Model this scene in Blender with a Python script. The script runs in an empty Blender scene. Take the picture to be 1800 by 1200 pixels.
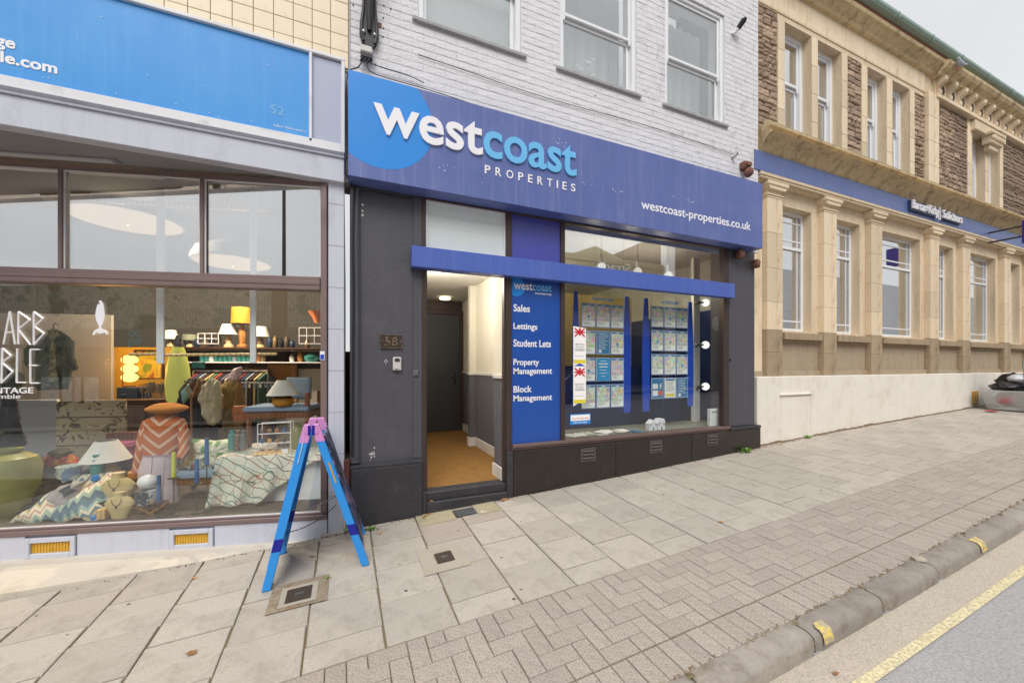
import bpy, math, random
from mathutils import Vector, Matrix, noise
random.seed(7)
SC = bpy.context.scene
COL = SC.collection
R = math.radians
PI = math.pi
# ---------------------------------------------------------------- camera
EYE = 1.5
F_PX, CX, HY = 682.0, 900.0, 643.0            # measured from the vanishing points
TH = math.atan(F_PX / 1600.0)                  # camera turned right of the facade normal
TS, TC = math.sin(TH), math.cos(TH)
cam = bpy.data.cameras.new('camera')
cam.sensor_width = 36.0
cam.lens = F_PX / 1800 * 36
cam.shift_y = (HY - 600) / 1800
cam.clip_start = 0.05
cam.clip_end = 600
cam_o = bpy.data.objects.new('camera', cam)
COL.objects.link(cam_o)
cam_o.location = (0, 0, EYE)
cam_o.rotation_euler = (R(90), 0, -TH)
SC.camera = cam_o
# ---------------------------------------------------------------- sky (overcast) and sun
W = bpy.data.worlds.new('World')
SC.world = W
W.use_nodes = True
wn = W.node_tree.nodes
wl = W.node_tree.links
wn.clear()
SUN_EL, SUN_AZ = R(52), R(205)                 # behind the camera, to its left
sky = wn.new('ShaderNodeTexSky')
sky.sky_type = 'NISHITA'
sky.sun_disc = False
sky.sun_elevation = SUN_EL
sky.sun_rotation = SUN_AZ
bg1 = wn.new('ShaderNodeBackground')
bg1.inputs[1].default_value = 0.05
wl.new(sky.outputs[0], bg1.inputs[0])
wtc = wn.new('ShaderNodeTexCoord')
wno = wn.new('ShaderNodeTexNoise')
wno.inputs['Scale'].default_value = 2.2
wno.inputs['Detail'].default_value = 5
wl.new(wtc.outputs['Generated'], wno.inputs['Vector'])
wcr = wn.new('ShaderNodeValToRGB')
wcr.color_ramp.elements[0].position = .3
wcr.color_ramp.elements[0].color = (.46, .464, .475, 1)
wcr.color_ramp.elements[1].position = .75
wcr.color_ramp.elements[1].color = (.58, .582, .588, 1)
wl.new(wno.outputs['Fac'], wcr.inputs[0])
bg2 = wn.new('ShaderNodeBackground')
wl.new(wcr.outputs[0], bg2.inputs[0])
wsx = wn.new('ShaderNodeSeparateXYZ')          # standard overcast sky: zenith brighter than the horizon
wl.new(wtc.outputs['Generated'], wsx.inputs[0])
wmm = wn.new('ShaderNodeMath')
wmm.operation = 'MAXIMUM'
wl.new(wsx.outputs[2], wmm.inputs[0])
wma = wn.new('ShaderNodeMath')
wma.operation = 'MULTIPLY_ADD'
wl.new(wmm.outputs[0], wma.inputs[0])
wma.inputs[1].default_value = .95
wma.inputs[2].default_value = .50
wl.new(wma.outputs[0], bg2.inputs[1])
wad = wn.new('ShaderNodeMixShader')
wad.inputs[0].default_value = .88
wl.new(bg1.outputs[0], wad.inputs[1])
wl.new(bg2.outputs[0], wad.inputs[2])
wo = wn.new('ShaderNodeOutputWorld')
wl.new(wad.outputs[0], wo.inputs[0])
sun = bpy.data.lights.new('sun', 'SUN')
sun.energy = 1.5
sun.angle = R(35)
sun.color = (1, .97, .92)
sun_o = bpy.data.objects.new('sun', sun)
COL.objects.link(sun_o)
_sd = Vector((math.sin(SUN_AZ) * math.cos(SUN_EL), math.cos(SUN_AZ) * math.cos(SUN_EL), math.sin(SUN_EL)))
sun_o.rotation_euler = _sd.to_track_quat('Z', 'Y').to_euler()
SC.view_settings.view_transform = 'Standard'
SC.view_settings.look = 'None'
SC.view_settings.exposure = 0.76
SC.view_settings.gamma = 1
SC.view_settings.use_curve_mapping = False
SC.render.engine = 'CYCLES'
SC.cycles.use_denoising = True
SC.cycles.max_bounces = 7
SC.cycles.transparent_max_bounces = 16
SC.cycles.caustics_reflective = False
SC.cycles.caustics_refractive = False
SC.cycles.sample_clamp_indirect = 4

# ---------------------------------------------------------------- measuring helpers
def P(px, py, Y):
    """world (x, z) of a photo pixel on the vertical plane y = Y"""
    u = (px - CX) / F_PX
    t = Y / (TC - u * TS)
    return (TS + u * TC) * t, EYE + (HY - py) / F_PX * t
WA = R(14.3)
W0 = Vector((-.16, 3.98, 0))
TW = Matrix(((math.cos(WA), math.sin(WA), 0, W0.x), (-math.sin(WA), math.cos(WA), 0, W0.y), (0, 0, 1, 0), (0, 0, 0, 1)))
def L(px, py, d=0.0):
    """(x, d, z) in the angled shop window's own frame (x to the right along it, d metres behind the glass), and metres per pixel"""
    n = (math.sin(WA), math.cos(WA))
    u = (px - CX) / F_PX
    D = (TS + u * TC, TC - u * TS)
    k = (W0.x * n[0] + W0.y * n[1] + d) / (D[0] * n[0] + D[1] * n[1])
    x, y = D[0] * k - W0.x, D[1] * k - W0.y
    return x * math.cos(WA) - y * math.sin(WA), d, EYE + (HY - py) / F_PX * k, k / F_PX
_gx = [-9, -.5, .67, 1.66, 3.3, 5.8, 8.46, 13.5, 30]
_gz = [-.46, -.055, 0.0, .045, .115, .262, .385, .56, 1.1]
def _lin(x):
    for i in range(len(_gx) - 1):
        if x <= _gx[i + 1] or i == len(_gx) - 2:
            return _gz[i] + (_gz[i + 1] - _gz[i]) * (x - _gx[i]) / (_gx[i + 1] - _gx[i])
def zc(x):
    return sum(_lin(x + o) for o in (-.8, -.4, 0, .4, .8)) / 5
def G(x, y):
    """height of the sloping pavement"""
    return zc(x) - .03 * (4 - y)
KA = .015                                      # kerb lines turn 1.5 % away from the facade

# ---------------------------------------------------------------- colours and materials
def C(h):
    h = h.lstrip('#')
    v = [int(h[i:i + 2], 16) / 255 for i in (0, 2, 4)]
    return tuple(a / 12.92 if a <= .04045 else ((a + .055) / 1.055) ** 2.4 for a in v)
class NT:
    def __init__(s, name):
        s.m = bpy.data.materials.new(name)
        s.m.use_nodes = True
        s.t = s.m.node_tree
        s.t.nodes.clear()
        s.out = s.n('OutputMaterial')
        s.tc = s.n('TexCoord').outputs['Object']
    def n(s, t, **kw):
        o = s.t.nodes.new('ShaderNode' + t)
        for k, v in kw.items():
            setattr(o, k, v)
        return o
    def l(s, a, b):
        s.t.links.new(a, b)
    def set(s, inp, v):
        if hasattr(v, 'links') or hasattr(v, 'is_linked') and not isinstance(v, (int, float)):
            s.l(v, inp)
        else:
            inp.default_value = v
    def noise(s, scale, detail=4, rough=.6, vec=None, out='Fac', dist=0):
        o = s.n('TexNoise')
        o.inputs['Scale'].default_value = scale
        o.inputs['Detail'].default_value = detail
        o.inputs['Roughness'].default_value = rough
        o.inputs['Distortion'].default_value = dist
        s.l(vec or s.tc, o.inputs['Vector'])
        return o.outputs[out]
    def ramp(s, v, stops, interp='LINEAR'):
        o = s.n('ValToRGB')
        cr = o.color_ramp
        cr.interpolation = interp
        while len(cr.elements) < len(stops):
            cr.elements.new(.5)
        for e, (p, c) in zip(cr.elements, stops):
            e.position = p
            e.color = (c[0], c[1], c[2], 1) if hasattr(c, '__len__') else (c, c, c, 1)
        s.l(v, o.inputs[0])
        return o.outputs[0]
    def mix(s, fac, a, b, mode='MIX'):
        o = s.n('MixRGB', blend_type=mode)
        for i, v in enumerate((fac, a, b)):
            if isinstance(v, tuple):
                o.inputs[i].default_value = (*v[:3], 1)
            elif isinstance(v, (int, float)):
                o.inputs[i].default_value = v if i == 0 else (v, v, v, 1)
            else:
                s.l(v, o.inputs[i])
        return o.outputs[0]
    def math(s, op, a, b=0.0, c=None):
        o = s.n('Math', operation=op)
        for i, v in enumerate((a, b, c)):
            if v is None:
                continue
            if isinstance(v, (int, float)):
                o.inputs[i].default_value = v
            else:
                s.l(v, o.inputs[i])
        return o.outputs[0]
    def mapping(s, scale=(1, 1, 1), rot=(0, 0, 0), loc=(0, 0, 0), vec=None):
        o = s.n('Mapping')
        o.inputs['Scale'].default_value = scale
        o.inputs['Rotation'].default_value = rot
        o.inputs['Location'].default_value = loc
        s.l(vec or s.tc, o.inputs['Vector'])
        return o.outputs[0]
    def sep(s, vec=None):
        o = s.n('SeparateXYZ')
        s.l(vec or s.tc, o.inputs[0])
        return o.outputs
    def rand(s):
        return s.n('ObjectInfo').outputs['Random']
    def bump(s, h, strength=.3, dist=.01, nrm=None):
        o = s.n('Bump')
        o.inputs['Strength'].default_value = strength
        o.inputs['Distance'].default_value = dist
        s.l(h, o.inputs['Height'])
        if nrm is not None:
            s.l(nrm, o.inputs['Normal'])
        return o.outputs[0]
    def bsdf(s, col, rough=.6, metal=0, nrm=None, spec=.5, **kw):
        o = s.n('BsdfPrincipled')
        if isinstance(col, tuple):
            o.inputs['Base Color'].default_value = (*col[:3], 1)
        else:
            s.l(col, o.inputs['Base Color'])
        for k, v in (('Roughness', rough), ('Metallic', metal), ('Specular IOR Level', spec)):
            if isinstance(v, (int, float)):
                o.inputs[k].default_value = v
            else:
                s.l(v, o.inputs[k])
        for k, v in kw.items():
            o.inputs[k.replace('_', ' ')].default_value = v
        if nrm is not None:
            s.l(nrm, o.inputs['Normal'])
        s.l(o.outputs[0], s.out.inputs[0])
        return o
def mul(c, k):
    return tuple(min(1, a * k) for a in c)
MATS = {}
def pm(name, col, rough=.6, metal=0, var=.12, scale=5, bump=.15, bscale=80, rnd=0, dirt=None, dscale=2, spec=.5, bd=.004, dlo=.55, dhi=.75, streak=None, sk=.5):
    """general painted or plain material: noise-varied base colour, optional shaped dirt, fine relief"""
    if isinstance(col, str):
        col = C(col)
    t = NT(name)
    c = t.mix(t.noise(scale), mul(col, 1 - var), mul(col, 1 + var))
    if rnd:
        k = t.math('ADD', t.math('MULTIPLY', t.rand(), 2 * rnd), 1 - rnd)
        o = t.n('CombineColor')
        for i in range(3):
            t.l(k, o.inputs[i])
        c = t.mix(1.0, c, o.outputs[0], 'MULTIPLY')
    if dirt:
        dc = C(dirt) if isinstance(dirt, str) else dirt
        c = t.mix(t.ramp(t.noise(dscale, 8, .7), [(dlo, 0.0), (dhi, .8)]), c, dc)
    if streak:
        sc_ = t.ramp(t.noise(1.0, 8, .75, t.mapping((14, 14, .55))), [(.5, 0.0), (.72, sk)])
        c = t.mix(sc_, c, C(streak))
    rn = t.math('MULTIPLY_ADD', t.noise(scale * 3), .2, rough - .1)
    nr = t.bump(t.noise(bscale, 3), bump, bd) if bump else None
    t.bsdf(c, rn, metal, nr, spec)
    MATS[name] = t.m
    return t.m

# ---------------------------------------------------------------- objects
def tag(o, label=None, cat=None, group=None, kind=None):
    if label:
        o['label'] = label
    if cat:
        o['category'] = cat
    if group:
        o['group'] = group
    if kind:
        o['kind'] = kind
    return o
def empty(name, loc=(0, 0, 0), label=None, cat=None, group=None, kind=None):
    o = bpy.data.objects.new(name, None)
    o.empty_display_size = .1
    o.location = loc
    COL.objects.link(o)
    return tag(o, label, cat, group, kind)
def copy_tree(o, parent=None):
    c = o.copy()
    COL.objects.link(c)
    if parent:
        c.parent = parent
        c.matrix_parent_inverse = o.matrix_parent_inverse.copy()
    for ch in list(o.children):
        copy_tree(ch, c)
    return c
DEF_T = [None]
class MB:
    """collects simple shapes and links them as one mesh object"""
    def __init__(s, T=None):
        s.v, s.f, s.mi, s.mats, s.cur = [], [], [], [], 0
        s.T = T if T is not None else DEF_T[0]
    def mat(s, m):
        if m not in s.mats:
            s.mats.append(m)
        s.cur = s.mats.index(m)
        return s
    def add(s, vs, fs):
        b = len(s.v)
        s.v += [tuple(s.T @ Vector(v)) for v in vs] if s.T is not None else [tuple(v) for v in vs]
        s.f += [tuple(b + i for i in f) for f in fs]
        s.mi += [s.cur] * len(fs)
        return s
    def box(s, x0, x1, y0, y1, z0, z1, ch=0):
        if x0 > x1: x0, x1 = x1, x0
        if y0 > y1: y0, y1 = y1, y0
        if z0 > z1: z0, z1 = z1, z0
        ch = min(ch, (x1 - x0) * .45, (y1 - y0) * .45, (z1 - z0) * .45)
        if ch <= 0:
            v = [(x, y, z) for x in (x0, x1) for y in (y0, y1) for z in (z0, z1)]
            return s.add(v, [(0, 1, 3, 2), (4, 6, 7, 5), (0, 4, 5, 1), (2, 3, 7, 6), (0, 2, 6, 4), (1, 5, 7, 3)])
        X, Y, Z = (x0, x1), (y0, y1), (z0, z1)
        sg = (1, -1)
        v = []
        for i in (0, 1):
            for j in (0, 1):
                for k in (0, 1):
                    v += [(X[i], Y[j] + sg[j] * ch, Z[k] + sg[k] * ch), (X[i] + sg[i] * ch, Y[j], Z[k] + sg[k] * ch), (X[i] + sg[i] * ch, Y[j] + sg[j] * ch, Z[k])]
        I = lambda i, j, k, a: (i * 4 + j * 2 + k) * 3 + a
        fs = []
        for i in (0, 1):
            a = [I(i, 0, 0, 0), I(i, 0, 1, 0), I(i, 1, 1, 0), I(i, 1, 0, 0)]
            fs.append(tuple(a if i == 0 else a[::-1]))
            a = [I(0, i, 0, 1), I(1, i, 0, 1), I(1, i, 1, 1), I(0, i, 1, 1)]
            fs.append(tuple(a if i == 0 else a[::-1]))
            a = [I(0, 0, i, 2), I(0, 1, i, 2), I(1, 1, i, 2), I(1, 0, i, 2)]
            fs.append(tuple(a if i == 0 else a[::-1]))
        for a in (0, 1):
            for b in (0, 1):
                q = [I(a, b, 0, 0), I(a, b, 0, 1), I(a, b, 1, 1), I(a, b, 1, 0)]
                fs.append(tuple(q if (a + b) % 2 == 1 else q[::-1]))
                q = [I(a, 0, b, 0), I(a, 0, b, 2), I(a, 1, b, 2), I(a, 1, b, 0)]
                fs.append(tuple(q if (a + b) % 2 == 0 else q[::-1]))
                q = [I(0, a, b, 1), I(0, a, b, 2), I(1, a, b, 2), I(1, a, b, 1)]
                fs.append(tuple(q if (a + b) % 2 == 1 else q[::-1]))
        for i in (0, 1):
            for j in (0, 1):
                for k in (0, 1):
                    q = [I(i, j, k, 0), I(i, j, k, 1), I(i, j, k, 2)]
                    fs.append(tuple(q if (i + j + k) % 2 == 0 else q[::-1]))
        return s.add(v, fs)
    def prism(s, pts, axis, a0, a1):
        """pts: outline in the plane across axis ('x': (y,z), 'y': (x,z), 'z': (x,y)), extruded a0..a1"""
        def q(p, a):
            return {'x': (a, p[0], p[1]), 'y': (p[0], a, p[1]), 'z': (p[0], p[1], a)}[axis]
        n = len(pts)
        v = [q(p, a0) for p in pts] + [q(p, a1) for p in pts]
        fs = [tuple(range(n)), tuple(range(2 * n - 1, n - 1, -1))]
        fs += [(i, i + n, (i + 1) % n + n, (i + 1) % n) for i in range(n)]
        return s.add(v, fs)
    def tube(s, pts, r, n=8, cap=True):
        pts = [Vector(p) for p in pts]
        rs = r if hasattr(r, '__len__') else [r] * len(pts)
        v, fs = [], []
        up = None
        for i, p in enumerate(pts):
            d = (pts[min(i + 1, len(pts) - 1)] - pts[max(i - 1, 0)])
            d = d.normalized() if d.length > 1e-9 else Vector((0, 0, 1))
            if up is None:
                up = Vector((0, 0, 1)) if abs(d.z) < .9 else Vector((1, 0, 0))
            a = d.cross(up)
            if a.length < 1e-6:
                a = d.orthogonal()
            a.normalize()
            b = a.cross(d)
            up = b
            for k in range(n):
                t = 2 * PI * k / n
                v.append(p + a * math.cos(t) * rs[i] + b * math.sin(t) * rs[i])
        for i in range(len(pts) - 1):
            for k in range(n):
                k2 = (k + 1) % n
                fs.append((i * n + k, i * n + k2, (i + 1) * n + k2, (i + 1) * n + k))
        if cap:
            fs.append(tuple(range(n))[::-1])
            m = (len(pts) - 1) * n
            fs.append(tuple(range(m, m + n)))
        return s.add(v, fs)
    def lathe(s, c, prof, n=20, sx=1, sy=1):
        v, fs = [], []
        for r, z in prof:
            for k in range(n):
                t = 2 * PI * k / n
                v.append((c[0] + r * sx * math.cos(t), c[1] + r * sy * math.sin(t), c[2] + z))
        for i in range(len(prof) - 1):
            for k in range(n):
                k2 = (k + 1) % n
                fs.append((i * n + k, i * n + k2, (i + 1) * n + k2, (i + 1) * n + k))
        if prof[0][0] > 1e-5:
            fs.append(tuple(range(n))[::-1])
        if prof[-1][0] > 1e-5:
            m = (len(prof) - 1) * n
            fs.append(tuple(range(m, m + n)))
        return s.add(v, fs)
    def ball(s, c, r, n=14, m=8, jit=0):
        rx, ry, rz = r if hasattr(r, '__len__') else (r, r, r)
        v, fs = [], []
        for i in range(m + 1):
            a = PI * i / m
            for k in range(n):
                t = 2 * PI * k / n
                j = 1 + (random.uniform(-jit, jit) if jit else 0)
                v.append((c[0] + rx * j * math.sin(a) * math.cos(t), c[1] + ry * j * math.sin(a) * math.sin(t), c[2] - rz * j * math.cos(a)))
        for i in range(m):
            for k in range(n):
                k2 = (k + 1) % n
                fs.append((i * n + k, i * n + k2, (i + 1) * n + k2, (i + 1) * n + k))
        return s.add(v, fs)
    def grid(s, fn, nu, nv, thick=0):
        v = [fn(i / nu, j / nv) for j in range(nv + 1) for i in range(nu + 1)]
        w = nu + 1
        fs = [(j * w + i, j * w + i + 1, (j + 1) * w + i + 1, (j + 1) * w + i) for j in range(nv) for i in range(nu)]
        return s.add(v, fs)
    def build(s, name, m=None, parent=None, smooth=False, sub=0, solid=0, bev=0):
        me = bpy.data.meshes.new(name)
        vs = s.v
        loc = Vector((0, 0, 0))
        if parent is None and vs:
            xs = [p[0] for p in vs]; ys = [p[1] for p in vs]; zs = [p[2] for p in vs]
            loc = Vector(((min(xs) + max(xs)) / 2, (min(ys) + max(ys)) / 2, min(zs)))
            vs = [(p[0] - loc.x, p[1] - loc.y, p[2] - loc.z) for p in vs]
        me.from_pydata(vs, [], s.f)
        if s.mats:
            for q in s.mats:
                me.materials.append(q)
            me.polygons.foreach_set('material_index', s.mi)
        elif m:
            me.materials.append(m)
        if smooth:
            me.polygons.foreach_set('use_smooth', [True] * len(me.polygons))
        me.update()
        if smooth and smooth != 2:
            me.set_sharp_from_angle(angle=R(40))
        o = bpy.data.objects.new(name, me)
        o.location = loc
        COL.objects.link(o)
        if parent is not None:
            o.parent = parent
            p = parent
            off = Vector((0, 0, 0))
            while p is not None:
                off += p.location + (p.matrix_parent_inverse.translation if p.parent is not None else Vector((0, 0, 0)))
                p = p.parent
            o.matrix_parent_inverse = Matrix.Translation(-off)
        if sub:
            q = o.modifiers.new('smooth', 'SUBSURF'); q.levels = q.render_levels = sub
        if solid:
            q = o.modifiers.new('thickness', 'SOLIDIFY'); q.thickness = solid; q.offset = 0
        if bev:
            q = o.modifiers.new('edges', 'BEVEL'); q.width = bev; q.segments = 2; q.limit_method = 'ANGLE'
        return o
def inst(o0, name, loc, parent, rot=None, off=(0, 0, 0)):
    """another object on the same mesh, placed at loc"""
    o = bpy.data.objects.new(name, o0)
    o.location = loc
    if rot:
        o.rotation_euler = rot
    COL.objects.link(o)
    o.parent = parent
    o.matrix_parent_inverse = Matrix.Translation(-Vector(off))
    return o
def holes(mb, x0, x1, z0, z1, y0, y1, hs):
    """wall slab with rectangular openings hs = [(xa, xb, za, zb)]"""
    xs = sorted({x0, x1, *[h[0] for h in hs], *[h[1] for h in hs]})
    xs = [x for x in xs if x0 <= x <= x1]
    for a, b in zip(xs, xs[1:]):
        m = (a + b) / 2
        cuts = sorted([(h[2], h[3]) for h in hs if h[0] < m < h[1]])
        z = z0
        for c, d in cuts:
            if c > z:
                mb.box(a, b, y0, y1, z, c)
            z = max(z, d)
        if z < z1:
            mb.box(a, b, y0, y1, z, z1)
    return mb
_tcache = {}
def text_mb(mb, s, x, y, z, w, h, depth=.004, bold=0, flip=False):
    """lettering standing in the x-z plane facing -y, its bounding box fitted to w x h with its lower left at (x, z)"""
    key = (s, bold)
    if key not in _tcache:
        cu = bpy.data.curves.new('lettering', 'FONT')
        cu.body = s
        cu.extrude = .5
        cu.offset = bold
        cu.resolution_u = 4
        o = bpy.data.objects.new('lettering', cu)
        COL.objects.link(o)
        dg = bpy.context.evaluated_depsgraph_get()
        me = bpy.data.meshes.new_from_object(o.evaluated_get(dg))
        vs = [tuple(v.co) for v in me.vertices]
        fs = [tuple(p.vertices) for p in me.polygons]
        COL.objects.unlink(o)
        bpy.data.objects.remove(o)
        bpy.data.meshes.remove(me)
        _tcache[key] = (vs, fs)
    vs, fs = _tcache[key]
    xa, xb = min(v[0] for v in vs), max(v[0] for v in vs)
    ya, yb = min(v[1] for v in vs), max(v[1] for v in vs)
    out = []
    for v in vs:
        k = (v[0] - xa) / (xb - xa)
        if flip:
            k = 1 - k
        out.append((x + k * w, y - (v[2] + .5) * depth, z + (v[1] - ya) / (yb - ya) * h))
    mb.add(out, fs)
    return mb

# ---------------------------------------------------------------- materials
def glass(name, a=1.0, b=.0, tint=(.96, .98, .97), rough=.0, refl=(1, 1, 1)):
    t = NT(name)
    lw = t.n('LayerWeight')
    lw.inputs[0].default_value = .5
    fr = t.math('MULTIPLY_ADD', t.math('POWER', lw.outputs['Facing'], 5.0), .9, .045)
    fac = t.math('MULTIPLY_ADD', fr, a, b)
    tr = t.n('BsdfTransparent')
    tr.inputs[0].default_value = (*tint, 1)
    gl = t.n('BsdfGlossy')
    gl.inputs['Roughness'].default_value = rough
    gl.inputs['Color'].default_value = (*refl, 1)
    mx = t.n('MixShader')
    t.l(fac, mx.inputs[0])
    t.l(tr.outputs[0], mx.inputs[1])
    t.l(gl.outputs[0], mx.inputs[2])
    t.l(mx.outputs[0], t.out.inputs[0])
    MATS[name] = t.m
    return t.m
def emis(name, col, st):
    t = NT(name)
    e = t.n('Emission')
    e.inputs[0].default_value = (*(C(col) if isinstance(col, str) else col), 1)
    e.inputs[1].default_value = st
    t.l(e.outputs[0], t.out.inputs[0])
    return t.m
GL_SHOP = glass('display_glass', .85, .045)
GL_TRANS = glass('transom_glass', 1.2, .42)
GL_EST = glass('office_display_glass', .7, .022)
GL_EST_T = glass('office_transom_glass', 1.2, .34)
GL_UP = glass('upper_window_glass', 1.3, .16)

# pavement
def m_flag():
    t = NT('concrete_flag')
    big = t.noise(1.3, 6, .7)
    fine = t.noise(60, 4, .7)
    spk = t.noise(230, 2, .5)
    c = t.mix(big, C('#aea69c'), C('#c6beb3'))
    c = t.mix(t.math('MULTIPLY', t.rand(), .42), c, C('#9a928a'))
    c = t.mix(t.ramp(t.noise(3.5, 9, .75), [(.5, 0.0), (.66, .6)]), c, C('#8f877b'))
    c = t.mix(t.ramp(t.noise(11, 6, .8), [(.55, 0.0), (.7, .45)]), c, C('#857a66'))
    c = t.mix(t.ramp(fine, [(.35, .25), (.6, 0.0)]), c, C('#7e776e'))
    c = t.mix(t.ramp(spk, [(.62, 0.0), (.72, .6)]), c, C('#cfc9bf'))
    v = t.n('TexVoronoi')
    v.inputs['Scale'].default_value = 1.7
    t.l(t.tc, v.inputs['Vector'])
    c = t.mix(t.ramp(v.outputs['Distance'], [(.025, .55), (.04, 0.0)]), c, C('#5f5a54'))
    t.bsdf(c, .88, 0, t.bump(fine, .25, .004), .3)
    return t.m
def m_paver():
    t = NT('block_paver')
    fine = t.noise(70, 4, .75)
    c = t.mix(t.noise(2, 5), C('#a69b92'), C('#bab0a6'))
    c = t.mix(t.math('MULTIPLY', t.rand(), .35), c, C('#8f847c'))
    c = t.mix(t.ramp(fine, [(.38, .6), (.52, 0.0)]), c, C('#6c625b'))
    c = t.mix(t.ramp(t.noise(160, 2), [(.62, 0.0), (.7, .8)]), c, C('#d2cac0'))
    c = t.mix(t.ramp(t.noise(4, 8, .7), [(.55, 0.0), (.75, .4)]), c, C('#7f766d'))
    t.bsdf(c, .9, 0, t.bump(fine, .5, .006), .3)
    return t.m
def m_road():
    t = NT('asphalt')
    fine = t.noise(75, 4, .8)
    mp = t.mapping((.15, 1.2, 1))
    c = t.mix(t.noise(2, 5), C('#a3a1a2'), C('#b3b0b0'))
    c = t.mix(t.ramp(fine, [(.4, .7), (.55, 0.0)]), c, C('#858385'))
    c = t.mix(t.ramp(t.noise(170, 2), [(.6, 0.0), (.68, .8)]), c, C('#b5b0aa'))
    t.bsdf(c, .9, 0, t.bump(fine, .6, .008), .3)
    return t.m
def m_gutter():
    t = NT('dusty_gutter')
    fine = t.noise(85, 4, .8)
    c = t.mix(t.noise(1.6, 7, .7), C('#b3a898'), C('#c6bcae'))
    c = t.mix(t.ramp(fine, [(.4, .6), (.54, 0.0)]), c, C('#8d8376'))
    c = t.mix(t.ramp(t.noise(190, 2), [(.6, 0.0), (.68, .8)]), c, C('#dcd4c8'))
    t.bsdf(c, .93, 0, t.bump(fine, .5, .007), .2)
    return t.m
def m_yellow():
    t = NT('worn_yellow_paint')
    fine = t.noise(60, 5, .8)
    c = t.mix(t.noise(3, 6), C('#d8cb9c'), C('#e2d8b4'))
    c = t.mix(t.ramp(fine, [(.46, 0.0), (.56, .85)]), c, C('#a89d86'))
    t.bsdf(c, .8, 0, t.bump(fine, .4, .004), .3)
    return t.m
FLAG, PAVER, ROAD, GUTTER, YELLOW = m_flag(), m_paver(), m_road(), m_gutter(), m_yellow()
JOINT = pm('sandy_joint', '#7f7259', .95, var=.25, scale=9, bump=.6, dirt='#5f5a3c', dscale=2.5, dlo=.58)
KERB = pm('granite_kerb', '#948c84', .85, var=.35, scale=9, bump=.8, bscale=26, rnd=.12, dirt='#776c60', dscale=6, bd=.012, dlo=.5, dhi=.66)
KYEL = pm('kerb_yellow_paint', '#d8bf62', .75, var=.2, scale=30, bump=.3, dirt='#a39a90', dscale=25, dlo=.44, dhi=.5)
FORE = pm('pale_terrazzo_step', '#cfc6b8', .7, var=.08, scale=30, bump=.1, dirt='#a79c8a', dscale=3)
MORTAR = pm('rough_mortar', '#978a76', .95, var=.35, scale=22, bump=1.0, bscale=40, bd=.02, dirt='#8c6a4e', dscale=12, dlo=.5, dhi=.65)
CONC = pm('cover_concrete', '#aba293', .9, var=.15, scale=14, bump=.4, dirt='#8a8170', dscale=7)
STAIN = pm('mossy_concrete', '#a39a80', .9, var=.2, scale=8, bump=.3, dirt='#857a52', dscale=5)
IRON = pm('cast_iron', '#5c5148', .6, .5, var=.3, scale=40, bump=.4, dirt='#7a5f48', dscale=20)
IRON2 = pm('black_cast_iron', '#45454a', .55, .3, var=.25, scale=40, bump=.4)
LEAF = pm('dry_leaf', '#b08050', .8, var=.4, scale=12, bump=.2, rnd=.35)
WEED = pm('weed_green', '#6f9a3a', .6, var=.3, scale=30, bump=.1)
DUST = pm('litter_dirt', '#6e5a44', .95, var=.4, scale=30, bump=.8)

# estate agent
BRICK = pm('painted_brick', '#dddcdf', .75, var=.1, streak='#b9b8ba', sk=.3, scale=6, bump=.7, bscale=28, rnd=.035, dirt='#a3a2a2', dscale=5, bd=.012, dlo=.52, dhi=.72)
BRICKJ = pm('painted_mortar', '#d8d7d9', .85, var=.08, scale=12, bump=.5, dirt='#a8a6a5', dscale=6)
SILLM = pm('grey_stone_sill', '#a3a1a2', .8, var=.25, scale=9, bump=.4, dirt='#5f5d5d', dscale=6)
UPVC = pm('white_window_paint', '#e6e7ea', .35, var=.02, scale=4, bump=0)
NAVY1 = pm('purple_blue_board', '#5464a2', .42, var=.06, scale=1.2, bump=.03, bscale=6, streak='#868cb6', dirt='#6a79ae', dscale=1.1, dlo=.45, dhi=.8, spec=.6)
BANDB = pm('blue_metal_band', '#4a62b2', .42, var=.05, streak='#6f84c6', sk=.35, scale=2, bump=.02, bscale=10, spec=.6)
SKYB = pm('azure_print', '#2388dd', .36, var=.05, scale=1.4, bump=.02, bscale=6, spec=.5)
LETW = pm('white_acrylic', '#ecebf0', .4, var=.02, bump=0)
LETB = pm('light_blue_acrylic', '#6ab8ea', .4, var=.03, bump=0)
CHAR = pm('charcoal_paint', '#4d4c53', .5, var=.12, streak='#66656c', sk=.35, scale=3, bump=.35, bscale=16, dirt='#5a5960', dscale=2.2, bd=.01)
CHARP = pm('charcoal_plinth', '#333237', .55, var=.25, scale=9, bump=.6, bscale=22, dirt='#4b494c', dscale=6, bd=.01)
GRAN = pm('black_polished_slab', '#2d2826', .25, var=.25, scale=40, bump=.06, bscale=200, dirt='#443c37', dscale=3)
BRONZE = pm('bronze_frame', '#4a3c38', .45, .3, var=.15, scale=6, bump=.1)
BRONZL = pm('faded_bronze_frame', '#735f5b', .5, .2, var=.15, scale=5, bump=.15, dirt='#5b4a44', dscale=4)
PANELB = pm('royal_blue_board', '#1f4fa4', .32, var=.05, scale=1.3, bump=.02, bscale=8, spec=.6)
PANELV = pm('indigo_board', '#4a50a6', .34, var=.05, scale=1.3, bump=.02, bscale=8, spec=.6)
VENTM = pm('terracotta_vent', '#4f4744', .7, var=.2, scale=14, bump=.3)
RUSTY = pm('weathered_terracotta', '#7a5544', .85, var=.35, scale=14, bump=.6, bscale=30, dirt='#4a3c34', dscale=9, bd=.01)
GREYP = pm('grey_plastic', '#c8c6c2', .4, var=.05, bump=.05)
DARKM = pm('dark_iron', '#3b3a3e', .5, .4, var=.2, scale=8, bump=.25, dirt='#5a4a42', dscale=6)
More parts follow.
